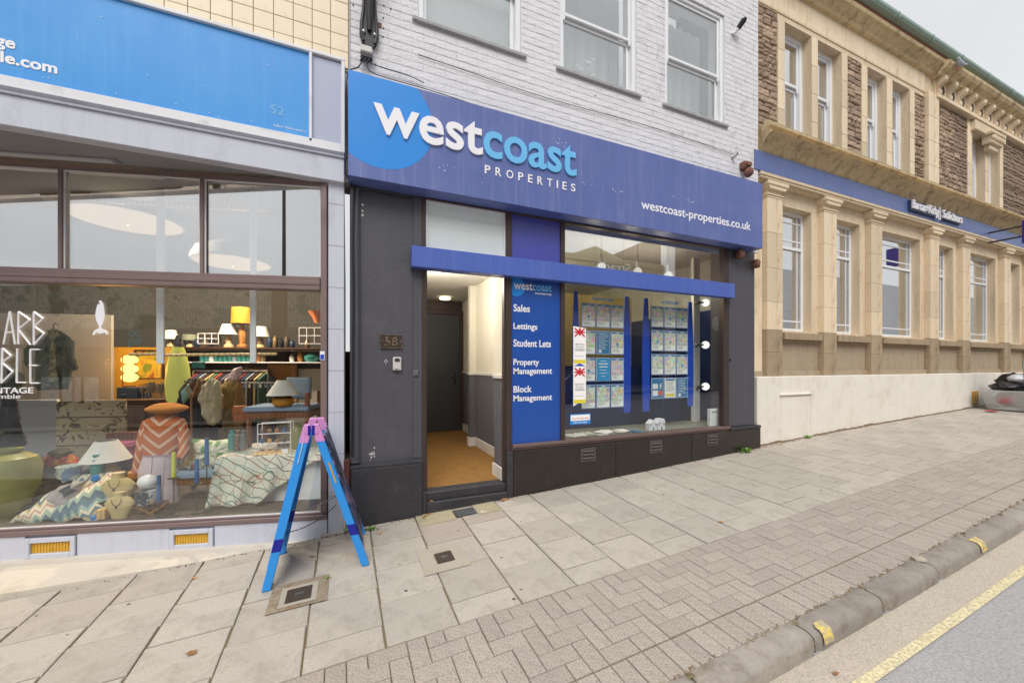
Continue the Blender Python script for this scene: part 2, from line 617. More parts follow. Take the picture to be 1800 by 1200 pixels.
BLACK = pm('black_rubber', '#1e1e20', .5, var=.1, bump=.1)
CHROME = pm('worn_chrome', '#b8b8ba', .25, 1, var=.05, bump=0)
PLATE = pm('enamel_plate', '#4a403e', .3, .3, var=.25, scale=14, bump=.3)
GOLD = pm('aged_gilding', '#9a8468', .4, .5, var=.5, scale=45, bump=.3, dirt='#4a3a32', dscale=40, dlo=.48, dhi=.55)
WALLC = pm('cream_plaster', '#e0dacb', .8, var=.04, scale=3, bump=.08)
WALLG = pm('grey_wainscot', '#66676e', .55, var=.06, scale=3, bump=.05)
WHITEP = pm('white_gloss_paint', '#dddbd8', .35, var=.03, bump=0)
DOORM = pm('dark_grey_door', '#3f3f43', .5, var=.06, scale=3, bump=.04)
CARPET = pm('ochre_carpet', '#8c6630', .98, var=.4, scale=16, bump=1.0, bscale=260, dirt='#6b4f2c', dscale=5, bd=.006)
CEIL = pm('white_ceiling', '#d6d3cc', .9, var=.03, bump=.03)
OLIVE = pm('olive_wall', '#8f7c46', .8, var=.06, scale=2, bump=.05)
OFFW = pm('office_wall', '#c9c6bd', .8, var=.05, scale=2, bump=.05)
DKFLOOR = pm('dark_office_carpet', '#30333c', .95, var=.15, scale=6, bump=.4)
ROYAL = pm('royal_blue_vinyl', '#1f49b8', .4, var=.05, bump=.02)

# left shop
TILE = pm('cream_tile', '#e2d3b6', .35, var=.04, scale=3, bump=.05, bscale=9, rnd=.03, dirt='#c2ae8b', dscale=2.5)
TGROUT = pm('tile_grout', '#b3a488', .9, var=.2, bump=.2)
BLUES = pm('sky_blue_board', '#3190dc', .45, var=.05, streak='#62aee6', sk=.35, scale=2.0, bump=.02, bscale=6, dirt='#4a9ee0', dscale=1.2, dlo=.5, dhi=.8)
LILAC = pm('pale_lilac_paint', '#c3c6d2', .6, var=.05, streak='#9a9ca8', sk=.3, scale=2.5, bump=.12, bscale=20, dirt='#a5a6ae', dscale=2.5)
LILAC2 = pm('pale_lilac_board', '#a9b0c6', .5, var=.04, scale=2, bump=.05)
SOFF = pm('grey_soffit', '#8f8f94', .7, var=.05, scale=3, bump=.08)
WTRIM = pm('white_trim', '#dcdce0', .5, var=.04, scale=3, bump=.08, dirt='#b0aeac', dscale=4)
BRWN = pm('mauve_brown_frame', '#7d6a68', .45, .1, var=.08, scale=3, bump=.08, dirt='#5e4e4a', dscale=2.5)
YGRIL = pm('yellow_grille', '#d3a63a', .5, var=.15, scale=12, bump=.15, dirt='#8a6a2c', dscale=12)
AFB = pm('bright_blue_gloss', '#2e92e4', .35, var=.05, scale=6, bump=.15, bscale=30)
AFD = pm('ultramarine_gloss', '#131f92', .3, var=.08, bump=.05)
AFP = pm('pink_gloss', '#d08fcb', .35, var=.15, scale=20, bump=.1)
AFC = pm('rubbed_timber_edge', '#b9c6d4', .7, var=.3, scale=30, bump=.4)
GREENP = pm('sage_green_post', '#8f9c8a', .7, var=.1, scale=8, bump=.2)

# right building
def m_bath(name, a, b, dirt, rnd=.06, lo=.55, grey=0):
    t = NT(name)
    c = t.mix(t.noise(2.2, 6, .7), C(a), C(b))
    k = t.math('ADD', t.math('MULTIPLY', t.rand(), 2 * rnd), 1 - rnd)
    o = t.n('CombineColor')
    for i in range(3):
        t.l(k, o.inputs[i])
    c = t.mix(1.0, c, o.outputs[0], 'MULTIPLY')
    c = t.mix(t.ramp(t.noise(3, 9, .75, t.mapping((2, 2, .7))), [(lo, 0.0), (lo + .2, .8)]), c, C(dirt))
    c = t.mix(t.ramp(t.noise(1.0, 8, .75, t.mapping((7, 7, .5))), [(.52, 0.0), (.7, .45)]), c, mul(C(dirt), .9))
    f = t.noise(50, 4, .7)
    c = t.mix(t.ramp(f, [(.35, .2), (.55, 0.0)]), c, C('#7a6a50'))
    t.bsdf(c, .85, 0, t.bump(t.noise(22, 6, .7), .45, .012), .3)
    return t.m
BATH = m_bath('bath_stone', '#dbc5a4', '#eadac2', '#b08d5c', lo=.55, rnd=.13)
BATHD = m_bath('stained_stone', '#a08c72', '#b5a288', '#6a5a48', lo=.52)
BATHP = m_bath('pale_brown_dado', '#a6957e', '#b5a48e', '#84735f', lo=.55)
CORN = m_bath('weathered_cornice', '#c6ac82', '#dcc8a2', '#463d30', lo=.5)
RUB = pm('brown_rubble', '#a8917c', .9, var=.25, scale=8, bump=1.0, bscale=18, rnd=.32, dirt='#7a6658', dscale=6, bd=.03)
RUBJ = pm('rubble_mortar', '#b09a84', .95, var=.2, scale=12, bump=.8)
RENDR = pm('white_render', '#e6e0d6', .85, var=.07, streak='#c6bcac', sk=.22, scale=2.5, bump=.5, bscale=12, dirt='#c4b7a4', dscale=2.4, bd=.012, dlo=.5, dhi=.8)
NAVY2 = pm('slate_blue_board', '#596a9e', .4, var=.05, streak='#7a80b0', sk=.4, scale=1.2, bump=.02, bscale=6)
GUTR = pm('verdigris_gutter', '#8aa098', .6, .2, var=.2, scale=6, bump=.2)
SLATE = pm('slate_roof', '#4a4c52', .7, var=.2, scale=6, bump=.3)
BRKRED = pm('eaves_brick', '#8a5a48', .9, var=.3, scale=14, bump=.5)
BLIND = pm('pale_blind', '#bfc2c6', .7, var=.03, bump=0)
NET = pm('light_curtain', '#c9cbcf', .9, var=.04, scale=3, bump=.05)
ROOMW = pm('pale_room_wall', '#d3d5d6', .85, var=.05, bump=0)
MET = pm('brushed_metal', '#8d8d90', .35, .8, var=.05, bump=.05)

# ================================================================ THE SETTING
def sheet(name, mat, y0, y1, x0, x1, nx, ny, dz, parent=None, kind='structure', label=None, slope=KA):
    m = MB()
    def fn(u, v):
        x = x0 + (x1 - x0) * u
        y = (y0 + slope * x) * (1 - v) + (y1 + (slope if y1 < 3 else 0) * x) * v
        return (x, y, G(x, y) + dz - (.12 if name == 'pavement' and x < -.15 and y > 3.93 else 0))
    m.grid(fn, nx, ny)
    o = m.build(name, mat, parent, smooth=2)
    if parent is None:
        tag(o, label, None, None, kind)
    return o
road = sheet('road', ROAD, -7.3, 1.30, -40, 70, 220, 24, -.105, label='grey asphalt carriageway running uphill past the shops')
gut = sheet('dusty_gutter_strip', GUTTER, 1.09, 1.285, -12, 40, 120, 2, -.100, road)
yel = sheet('yellow_line', YELLOW, 1.052, 1.102, -12, 40, 120, 1, -.096, road)
wl2 = MB()
wl2.box(5.32, 5.9, 1.235, 1.265, G(5.5, 1.2) - .11, G(5.5, 1.2) - .082)
wl2.build('white_paint_dash', LETW, road)
# far side: verge pavement and land to the horizon
fp = sheet('opposite_pavement', FLAG, -9.6, -7.3, -40, 70, 110, 4, .02, label='opposite pavement across the road')
gm = MB()
gm.grid(lambda u, v: (-300 + 600 * u, -300 + 600 * v, -5.0), 6, 6)
tag(gm.build('ground', JOINT), 'open ground beneath and beyond the street', kind='structure')

pave = sheet('pavement', JOINT, 1.40, 4.04, -6, 30, 180, 12, -.012, label='sloping pavement of grey flags and block pavers')
off = tuple(pave.location)
def tilt(x, y):
    e = .15
    sx = (G(x + e, y) - G(x - e, y)) / (2 * e)
    sy = .03
    return (math.atan(sy), -math.atan(sx), KA)
def piece_mesh(name, lx, ly, h, ch, mat):
    """slab with chamfered top, centred, top at z=0"""
    a, b = lx / 2, ly / 2
    v = [(-a, -b, -h), (a, -b, -h), (a, b, -h), (-a, b, -h), (-a, -b, -ch), (a, -b, -ch), (a, b, -ch), (-a, b, -ch),
         (-a + ch, -b + ch, 0), (a - ch, -b + ch, 0), (a - ch, b - ch, 0), (-a + ch, b - ch, 0)]
    f = [(8, 9, 10, 11)]
    for i in range(4):
        j = (i + 1) % 4
        f += [(i, j, j + 4, i + 4), (i + 4, j + 4, j + 8, i + 8)]
    me = bpy.data.meshes.new(name)
    me.from_pydata(v, [], f)
    me.materials.append(mat)
    return me
# covers that interrupt the flags: (x0, x1, y0, y1)
CUT = []
XJ0, XS = .202, .4215
flag_mesh = {}
def flag(xa, xb, ya, yb, mat=FLAG):
    """flags between along-kerb positions, y measured off the kerb lines"""
    xm, ym = (xa + xb) / 2, (ya + yb) / 2
    for c in CUT:
        if xa < c[1] and xb > c[0] and ya + KA * xm < c[3] and yb + KA * xm > c[2]:
            c0, c1, c2, c3 = c[0], c[1], c[2] - KA * xm, c[3] - KA * xm
            g = .006
            if xa < c0 - .03: flag(xa, c0 - g + .006, ya, yb, mat)
            if xb > c1 + .03: flag(c1 + g - .006, xb, ya, yb, mat)
            a, b = max(xa, c0), min(xb, c1)
            if ya < c2 - .03: flag(a, b, ya, c2, mat)
            if yb > c3 + .03: flag(a, b, c3, yb, mat)
            return
    k = (round(xb - xa, 3), round(yb - ya, 3), mat.name)
    if k not in flag_mesh:
        flag_mesh[k] = piece_mesh('flagstone', xb - xa - .011, yb - ya - .011, .04, .004, mat)
    y = ym + KA * xm
    r = tilt(xm, y)
    o = inst(flag_mesh[k], 'flagstone', (xm, y, G(xm, y) + random.uniform(-.002, .002)), pave,
             (r[0] + random.uniform(-.003, .003), r[1] + random.uniform(-.003, .003), r[2]), off)
YB = 2.268
FL2 = pm('darker_new_flag', '#a59a90', .9, var=.1, scale=50, bump=.4, dirt='#8c8178', dscale=5)
nflag = 0
for i in range(-13, 62):
    xa = XJ0 + i * XS
    ys = [YB]
    if i % 2 == 1:      # a half flag starts this column
        ys.append(YB + .205)
    while ys[-1] < 4.3:
        ys.append(ys[-1] + .413)
    for ya, yb in zip(ys, ys[1:]):
        xm = xa + XS / 2
        lim = 3.905 if xm < -.25 else (4.0 if xm < 5.7 else 4.05)
        if ya + KA * xm > lim - .02:
            continue
        if yb + KA * xm > lim:
            yb = lim - KA * xm
        if i in (1, 2) and ya + KA * xm > 3.68:
            continue                          # mortared strip before the door
        flag(xa, xa + XS, ya, yb, FL2 if i in (1, 2) and 3.25 < ya + KA * xm < 3.6 and (ya + yb) / 2 > 3.2 else FLAG)
        nflag += 1
# strip of mossy concrete before the door and its pale patch
m = MB()
for a, b in ((.63, .99), (1.22, 1.46)):
    m.grid(lambda u, v, a=a, b=b: (a + (b - a) * u, 3.69 + .3 * v, G(a + (b - a) * u, 3.69 + .3 * v) + .0045), 6, 5)
m.grid(lambda u, v: (.99 + .23 * u, 3.69 + .02 * v, G(.99 + .23 * u, 3.69) + .001), 6, 1)
m.grid(lambda u, v: (.99 + .23 * u, 3.895 + .1 * v, G(.99 + .23 * u, 3.9 + .1 * v) + .001), 6, 2)
m.build('concrete_strip', STAIN, pave)
m = MB()
m.grid(lambda u, v: (1.25 + .18 * u + .02 * v, 3.72 + .14 * v, G(1.3, 3.75) + .0045 + .002 * (u - .5)), 2, 2)
m.build('pale_patch', FORE, pave)
# block pavers: herringbone between the flags and the course along the kerb
A = .1045
blocks = []
def zb(x, y):
    return y + KA * x
x_lo, x_hi = -1.3, 26
n0, n1 = int(x_lo / A), int(x_hi / A)
YA = 1.632
for i in range(n0, n1):
    for j in range(-1, 6):
        d = (i - j) % 4
        if d == 0 and j >= 0:
            blocks.append((i * A, (i + 2) * A, YA + j * A * 1.012, YA + (j + 1) * A * 1.012))
        elif d == 3:
            j0, j1 = max(j, 0), min(j + 2, 6)
            if j1 > j0:
                blocks.append((i * A, (i + 1) * A, YA + j0 * A * 1.012, YA + j1 * A * 1.012))
    blocks.append((i * A, (i + 1) * A, 1.425, YA - .006))
def bkey(b):
    x = (b[0] + b[1]) / 2
    y = (b[2] + b[3]) / 2 + KA * x
    dpt = x * TS + y * TC
    px = CX + F_PX * (x * TC - y * TS) / dpt if dpt > .3 else -9999
    py = HY - F_PX * (G(x, y) - EYE) / dpt if dpt > .3 else 9999
    vis = -40 < px < 1840 and py < 1240
    return (not vis, dpt)
blocks.sort(key=bkey)
pm_cache = {}
rest = MB()
for n, b in enumerate(blocks):
    lx, ly = b[1] - b[0] - .005, b[3] - b[2] - .005
    xm = (b[0] + b[1]) / 2
    y = (b[2] + b[3]) / 2 + KA * xm
    z = G(xm, y) + random.uniform(-.002, .002)
    if n < 298:
        k = (round(lx, 3), round(ly, 3))
        if k not in pm_cache:
            pm_cache[k] = piece_mesh('block_paver', lx, ly, .03, .0035, PAVER)
        r = tilt(xm, y)
        inst(pm_cache[k], 'block_paver', (xm, y, z), pave, (r[0] + random.uniform(-.008, .008), r[1] + random.uniform(-.008, .008), r[2]), off)
    else:
        e = .15
        sx = (G(xm + e, y) - G(xm - e, y)) / (2 * e)
        q = []
        for h in (-.025, 0):
            for (sa, sb) in ((-1, -1), (1, -1), (1, 1), (-1, 1)):
                dx, dy = sa * lx / 2, sb * ly / 2
                q.append((xm + dx, y + dy + KA * dx, z + sx * dx + .03 * dy + h))
        rest.add(q, [(4, 5, 6, 7), (0, 1, 5, 4), (1, 2, 6, 5), (2, 3, 7, 6), (3, 0, 4, 7)])
o = rest.build('distant_block_pavers', PAVER, pave)
o['kind'] = 'stuff'
# kerb
kerb = sheet('kerb', JOINT, 1.30, 1.42, -6, 30, 100, 1, -.06, label='worn stone kerb along the pavement edge')
koff = tuple(kerb.location)
kx = 2.43
ks = [kx]
random.seed(5)
while ks[-1] < 24:
    ks.append(ks[-1] + random.uniform(.66, .78))
while ks[0] > -2.5:
    ks.insert(0, ks[0] - random.uniform(.68, .85))
def kerb_stone(xa, xb):
    m = MB()
    prof = [(1.427, -.13), (1.427, -.004), (1.420, .000), (1.355, -.002), (1.318, -.004), (1.300, -.014), (1.289, -.036), (1.284, -.13)]
    nx = 22
    sd = random.random() * 100
    w = len(prof)
    v = []
    for i in range(nx + 1):
        x = xa + .005 + (xb - xa - .010) * i / nx
        e = (.02 if i in (0, nx) else .006 if i in (1, nx - 1) else 0)
        for j, (y, z) in enumerate(prof):
            q = noise.noise(Vector((x * 5, y * 20, sd))) * (.006 if 1 < j < 7 else .002) + noise.noise(Vector((x * 17, y * 30, sd))) * (.0045 if 1 < j < 7 else .001)
            yy = y + KA * x
            v.append((x, yy + q * .8 + (e if j > 3 else 0), G(x, y + KA * x) + z - e * (1 if j > 1 else .3) + q * .5))
    f = [(i * w + j, i * w + j + 1, (i + 1) * w + j + 1, (i + 1) * w + j) for i in range(nx) for j in range(w - 1)]
    f += [tuple(range(w)), tuple(range(nx * w + w - 1, nx * w - 1, -1))]
    m.add(v, f)
    return m.build('kerb_stone', KERB, kerb, smooth=True)
for a, b in zip(ks, ks[1:]):
    if b > -1:
        kerb_stone(a, b)
def kerb_mark(xa, xb):
    m = MB()
    prof = [(1.355, .001), (1.33, .0), (1.31, -.003), (1.296, -.014), (1.286, -.036), (1.281, -.07)]
    v = []
    for i in range(5):
        x = xa + (xb - xa) * i / 4
        for (y, z) in prof:
            v.append((x + (.03 if i in (0, 4) and y > 1.35 else 0) * random.uniform(-1, 1), y + KA * x - .004, G(x, y) + z + .004))
    w = len(prof)
    m.add(v, [(i * w + j, i * w + j + 1, (i + 1) * w + j + 1, (i + 1) * w + j) for i in range(4) for j in range(w - 1)])
    m.build('yellow_kerb_mark', KYEL, kerb)
kerb_mark(2.47, 2.56)
kerb_mark(4.56, 4.66)
m = MB()
m.ball((3.88, 1.455, G(3.88, 1.45) + .006), (.045, .04, .02), 10, 6, .15)
m.build('loose_cement_lump', CONC, kerb, smooth=True)
# crumbled mortar between the pavers and the kerb
m = MB()
for i in range(420):
    x = random.uniform(.5, 9)
    y = 1.422 + KA * x + random.uniform(-.008, .018)
    r = random.uniform(.004, .012)
    m.ball((x, y, G(x, y) + .001), (r, r, r * .6), 5, 3, .3)
o = m.build('crumbled_mortar', MORTAR, kerb)
o['kind'] = 'stuff'
random.seed(11)

# covers in the pavement
def cover(name, x0, x1, y0, y1, label, mat, slab=None, smat=None, logo=True, rim=None):
    root = empty(name, ((x0 + x1) / 2, (y0 + y1) / 2, G((x0 + x1) / 2, (y0 + y1) / 2)), label, 'drain cover')
    def z(x, y, h=0): return G(x, y) + h
    if slab:
        a, b, c, d = slab
        m = MB()
        m.mat(smat or CONC)
        for (p, q, r_, s_) in ((a, b, c, y0), (a, b, y1, d), (a, x0, y0, y1), (x1, b, y0, y1)):
            m.grid(lambda u, v: (p + (q - p) * u, r_ + (s_ - r_) * v, z(p + (q - p) * u, r_ + (s_ - r_) * v, .0065 + .0015 * noise.noise(Vector((p + u * 3, v * 3, a)) * 6))), 6, 6)
        m.build('surround', None, root)
    if rim:
        m = MB()
        k = .035
        for (p, q, r_, s_) in ((x0 - k, x1 + k, y0 - k, y0), (x0 - k, x1 + k, y1, y1 + k), (x0 - k, x0, y0, y1), (x1, x1 + k, y0, y1)):
            m.grid(lambda u, v: (p + (q - p) * u, r_ + (s_ - r_) * v, z(p + (q - p) * u, r_ + (s_ - r_) * v, .010)), 2, 2)
        m.build('frame', rim, root)
    m = MB()
    m.grid(lambda u, v: (x0 + (x1 - x0) * u, y0 + (y1 - y0) * v, z(x0 + (x1 - x0) * u, y0 + (y1 - y0) * v, .0095)), 2, 2)
    m.build('plate', mat, root)
    m = MB()
    n = 9
    w, h = x1 - x0, y1 - y0
    for i in range(-n, n):
        for sg in (1, -1):
            pts = []
            for t in (0, 1):
                xx = x0 + w * (i / n + (t * h / w if sg == 1 else (1 - t) * h / w))
                pts.append([xx, y0 + h * t])
            # clip to the plate
            (xa, ya), (xb, yb) = pts
            if xa == xb: continue
            lo, hi = 0, 1
            for bound, sgn in ((x0 + .006, 1), (x1 - .006, -1)):
                da, db = (xa - bound) * sgn, (xb - bound) * sgn
                if da < 0 and db < 0: lo, hi = 1, 0; break
                if da < 0: lo = max(lo, da / (da - db))
                if db < 0: hi = min(hi, da / (da - db))
            if hi - lo < .05: continue
            pa = (xa + (xb - xa) * lo, ya + (yb - ya) * lo)
            pb = (xa + (xb - xa) * hi, ya + (yb - ya) * hi)
            m.tube([(pa[0], pa[1], z(*pa, .011)), (pb[0], pb[1], z(*pb, .011))], .0018, 4)
    m.build('raised_tread', MET if mat is IRON2 else IRON, root)
    if logo:
        m = MB()
        cx_, cy_ = (x0 + x1) / 2, (y0 + y1) / 2
        m.box(cx_ - w * .18, cx_ + w * .18, cy_ - h * .1, cy_ + h * .1, z(cx_, cy_, .0), z(cx_, cy_, .0145))
        m.build('badge', MET, root)
    return root
cover('square_cover', 1.0, 1.21, 3.72, 3.885, 'black gridded drain cover in the concrete strip before the doorway', IRON2, logo=False)
cover('small_cover', .645, .785, 2.975, 3.13, 'small rusty cover in a square concrete slab below the doorstep', IRON, (.53, .88, 2.86, 3.24), CONC)
cover('hydrant_cover', -.38, -.222, 2.945, 3.11, 'small iron cover with crumbling mortar surround beside the blue board', IRON, (-.48, -.12, 2.88, 3.21), MORTAR, rim=CONC)

# ================================================================ ESTATE AGENT'S BUILDING (middle)
ea = empty('office_building', (2.9, 4.0, 0), 'painted brick building with charcoal ground floor and long purple fascia', 'building')
UW = [(.67, 1.82, 5.03, 6.63), (2.33, 3.47, 5.03, 6.63), (3.96, 5.09, 5.03, 6.63)]
m = MB().mat(BRICKJ)
holes(m, .03, 5.83, 3.24, 8.2, 4.012, 4.28, UW)
wall = m.build('wall', None, ea)
# painted bricks
def brick_mesh(name, lx, lz, dep, ch, mat, sd=0, jit=0.0):
    a, b = lx / 2, lz / 2
    rnd = random.Random(sd)
    J = lambda: rnd.uniform(-jit, jit)
    v = [(-a, 0, -b), (a, 0, -b), (a, 0, b), (-a, 0, b)]
    v += [(-a + J(), -dep * .5, -b + J()), (a + J(), -dep * .5, -b + J()), (a + J(), -dep * .5, b + J()), (-a + J(), -dep * .5, b + J())]
    v += [(-a + ch + J(), -dep + J() * .5, -b + ch + J()), (a - ch + J(), -dep + J() * .5, -b + ch + J()), (a - ch + J(), -dep + J() * .5, b - ch + J()), (-a + ch + J(), -dep + J() * .5, b - ch + J())]
    f = [(8, 9, 10, 11)]
    for i in range(4):
        j = (i + 1) % 4
        f += [(i, j, j + 4, i + 4), (i + 4, j + 4, j + 8, i + 8)]
    me = bpy.data.meshes.new(name)
    me.from_pydata(v, [], f)
    me.materials.append(mat)
    return me, v, f
def dist_key(x, z, Y):
    return (x * x + Y * Y + (z - EYE) ** 2)
bm = {}
def get_brick(lx, lz, dep, ch, mat, name, var, jit):
    k = (name, round(lx, 3), round(lz, 3), var)
    if k not in bm:
        bm[k] = brick_mesh(name, lx, lz, dep, ch, mat, hash(k[1:3]) % 1000 + var, jit)
    return bm[k]
cand = []
row = 0
z = 3.98
ROWH = .0755
while z < 7.15:
    x = .03 + (0 if row % 2 else -.115)
    k = 0
    while x < 5.83:
        hdr = (row % 6 == 3)
        lx = .118 if hdr else .232
        xa, xb = max(x, .03), min(x + lx, 5.83)
        segs = [(xa, xb)]
        for h in UW:
            if h[2] - .06 < z + ROWH / 2 < h[3] + .03:
                ns = []
                for a, b in segs:
                    if b <= h[0] or a >= h[1]: ns.append((a, b))
                    else:
                        if a < h[0]: ns.append((a, h[0]))
                        if b > h[1]: ns.append((h[1], b))
                segs = ns
        for a, b in segs:
            if b - a > .03:
                px = 900 + 682 * 0
                cand.append((a, b, z))
        x += lx
    z += ROWH
    row += 1
def on_screen(x, Y, z):
    dpt = x * TS + Y * TC
    px = CX + F_PX * (x * TC - Y * TS) / dpt
    py = HY - F_PX * (z - EYE) / dpt
    return -30 < px < 1830 and -30 < py < 1230
cand = [c for c in cand if on_screen((c[0] + c[1]) / 2, 4, c[2])] + [c for c in cand if not on_screen((c[0] + c[1]) / 2, 4, c[2])]
vis = [c for c in cand if on_screen((c[0] + c[1]) / 2, 4, c[2]) and c[2] > 4.05 - .04 * 0]
vis.sort(key=lambda c: dist_key(c[0], c[2], 4))
sel = set(id(c) for c in vis[:298])
rest = MB()
for c in cand:
    a, b, z = c
    var = random.randrange(5)
    me, v, f = get_brick(round(b - a - .0045, 3), ROWH - .0045, .0045, .0024, BRICK, 'brick', var, .0018)
    loc = ((a + b) / 2, 4.0125, z + ROWH / 2)
    dy = random.uniform(-.0015, .0015)
    if id(c) in sel:
        inst(me, 'brick', (loc[0], loc[1] + dy, loc[2]), wall)
    else:
        rest.add([(p[0] + loc[0], p[1] + loc[1] + dy, p[2] + loc[2]) for p in v], f)
o = rest.build('more_bricks', BRICK, wall)
o['kind'] = 'stuff'
# string course of thin crack line and party wall strip
m = MB()
m.box(-.02, .03, 4.0, 4.28, 3.24, 8.2)
m.build('corner_strip', BRICKJ, ea)

def sash(parent, x0, x1, z0, z1, yf, zm, fr=UPVC, gl=GL_UP, T=.055, horns=True, bars=()):
    """sliding sash window: outer frame, two sashes (upper one proud), glass"""
    fm = MB()
    for a, b, c, d in ((x0, x0 + T, z0, z1), (x1 - T, x1, z0, z1), (x0 + T, x1 - T, z1 - T, z1), (x0 + T, x1 - T, z0, z0 + T * .7)):
        fm.box(a, b, yf, yf + .10, c, d, .004)
    fo = fm.build('window', fr, parent)
    s = MB()
    q = T * .75
    a, b = x0 + T + .002, x1 - T - .002
    for (c, d, y) in ((zm - q * .2, z1 - T - .002, yf + .022), (z0 + T * .7 + .002, zm - q * .2, yf + .058)):
        s.box(a, a + q, y, y + .032, c, d, .004)
        s.box(b - q, b, y, y + .032, c, d, .004)
        s.box(a + q, b - q, y, y + .032, c, c + q, .004)
        s.box(a + q, b - q, y, y + .032, d - q, d, .004)
    if horns:
        for xx in (a + q / 2, b - q / 2):
            s.prism([(xx - q / 2, zm - q * .2), (xx + q / 2, zm - q * .2), (xx + q * .3, zm - q * 1.3), (xx, zm - q * 1.7), (xx - q * .3, zm - q * 1.3)], 'y', yf + .022, yf + .05)
    s.build('sash', fr, fo)
    g = MB()
    g.box(a + q, b - q, yf + .036, yf + .042, zm + q * .8, z1 - T - q)
    g.box(a + q, b - q, yf + .072, yf + .078, z0 + T * .7 + q, zm - q * 1.2)
    g.build('pane', gl, fo)
    return fo
for i, (a, b, c, d) in enumerate(UW):
    fo = sash(ea, a, b, c, d, 4.03, 5.73)
    m = MB()
    m.box(a - .06, b + .06, 3.975, 4.10, c - .042, c, .006)
    m.build('window_sill', SILLM, ea)
# things behind the upper glass
m = MB()
for i in range(46):
    zz = 5.1 + i * .034
    m.box(.72, 1.77, 4.20, 4.203, zz, zz + .028)
m.build('blind', BLIND, ea)
m = MB()
for a, b, c, d in UW[1:]:
    m.grid(lambda u, v: (a - .2 + (b - a + .4) * u, 4.62 + .02 * math.sin(u * 50), c - .3 + (d - c + .5) * v), 90, 1)
m.build('net_curtain', NET, ea, smooth=2)
m = MB()
m.box(.05, 5.8, 5.6, 5.65, 3.3, 8.1)
m.box(.05, 5.8, 4.3, 5.6, 4.80, 4.85)
m.build('upper_room', ROOMW, ea)
vz = empty('flower_vase', (2.95, 4.4, 5.05), 'white flowers in a pale vase on the middle upstairs sill', 'vase')
m = MB(); m.lathe((2.95, 4.4, 5.06), [(.03, 0), (.05, .06), (.045, .12), (.025, .2), (.035, .23)], 14); m.build('vase', LETW, vz, smooth=True)
m = MB()
for i in range(26):
    a, r, h = random.uniform(0, 6.3), random.uniform(.03, .16), random.uniform(.3, .55)
    p = (2.95 + r * math.cos(a), 4.4 + r * .5 * math.sin(a), 5.06 + h)
    m.tube([(2.95, 4.4, 5.26), p], .003, 4)
    m.ball(p, .022, 7, 5, .3)
m.build('flowers', LETW, vz)
orn = MB(); orn.ball((3.18, 4.4, 5.13), (.05, .04, .06), 10, 7); orn.ball((3.18, 4.4, 5.2), .033, 10, 7); orn.box(3.13, 3.23, 4.36, 4.44, 5.05, 5.08)
tag(orn.build('white_ornament', LETW, smooth=True), 'small rounded white ornament beside the vase on the upstairs sill', 'ornament')

# ---- ground floor structure
gz = lambda x: G(x, 4.0)
m = MB()
m.box(.03, .71, 4.0, 4.3, .555, 3.24)
m.box(5.16, 5.73, 4.0, 4.3, .61, 3.24)
m.box(.03, 5.73, 4.1, 4.3, 3.24, 3.245)
m.build('pilaster', CHAR, ea)
m = MB()
m.box(.033, .115, 3.962, 4.0, .57, 3.2, .01)
m.box(.62, .705, 3.985, 4.0, .57, 3.2, .004)
m.box(5.163, 5.2, 3.985, 4.0, .62, 3.2, .004)
m.build('pilaster_moulding', CHAR, ea)
m = MB()
m.box(.03, .705, 3.935, 4.3, -.15, .53, .012)
m.prism([(3.935, .53), (3.935, .545), (4.0, .572), (4.02, .572), (4.02, .53)], 'x', .03, .705)
m.build('plinth', CHARP, ea)
# door step
m = MB()
m.box(.745, 1.625, 3.945, 4.1, -.1, .118, .008)
m.box(.745, 1.625, 3.985, 4.15, .118, .205, .006)
m.build('step', CHARP, ea)
m = MB(); m.box(.705, .745, 3.95, 4.1, -.1, .23, .006); m.box(1.625, 1.70, 3.95, 4.1, -.1, .555, .006)
m.build('plinth', CHARP, ea)
# timber / metal frame
m = MB().mat(BRONZE)
for a, b, c, d in ((.705, .745, .23, 3.24), (1.625, 1.70, .555, 3.2), (.745, 5.16, 3.2, 3.24), (.745, 1.625, 2.49, 2.68), (2.33, 2.385, .62, 3.2),
                   (1.70, 2.33, 2.49, 2.68), (2.385, 5.05, 2.52, 2.68), (5.05, 5.16, .62, 3.2)):
    m.box(a, b, 3.985, 4.07, c, d, .004)
m.box(1.625, 1.655, 4.07, 4.09, .23, 2.49)
m.box(.745, .76, 4.0, 4.07, .23, 2.49, .003)
m.box(1.61, 1.625, 4.0, 4.07, .23, 2.49, .003)
fr = m.build('shop_frame', None, ea)
m = MB().mat(BRONZL)
m.box(1.70, 5.16, 3.955, 4.07, .585, .622, .005)
m.box(1.70, 5.16, 3.975, 4.07, .556, .585, .003)
m.build('sill_frame', None, ea)
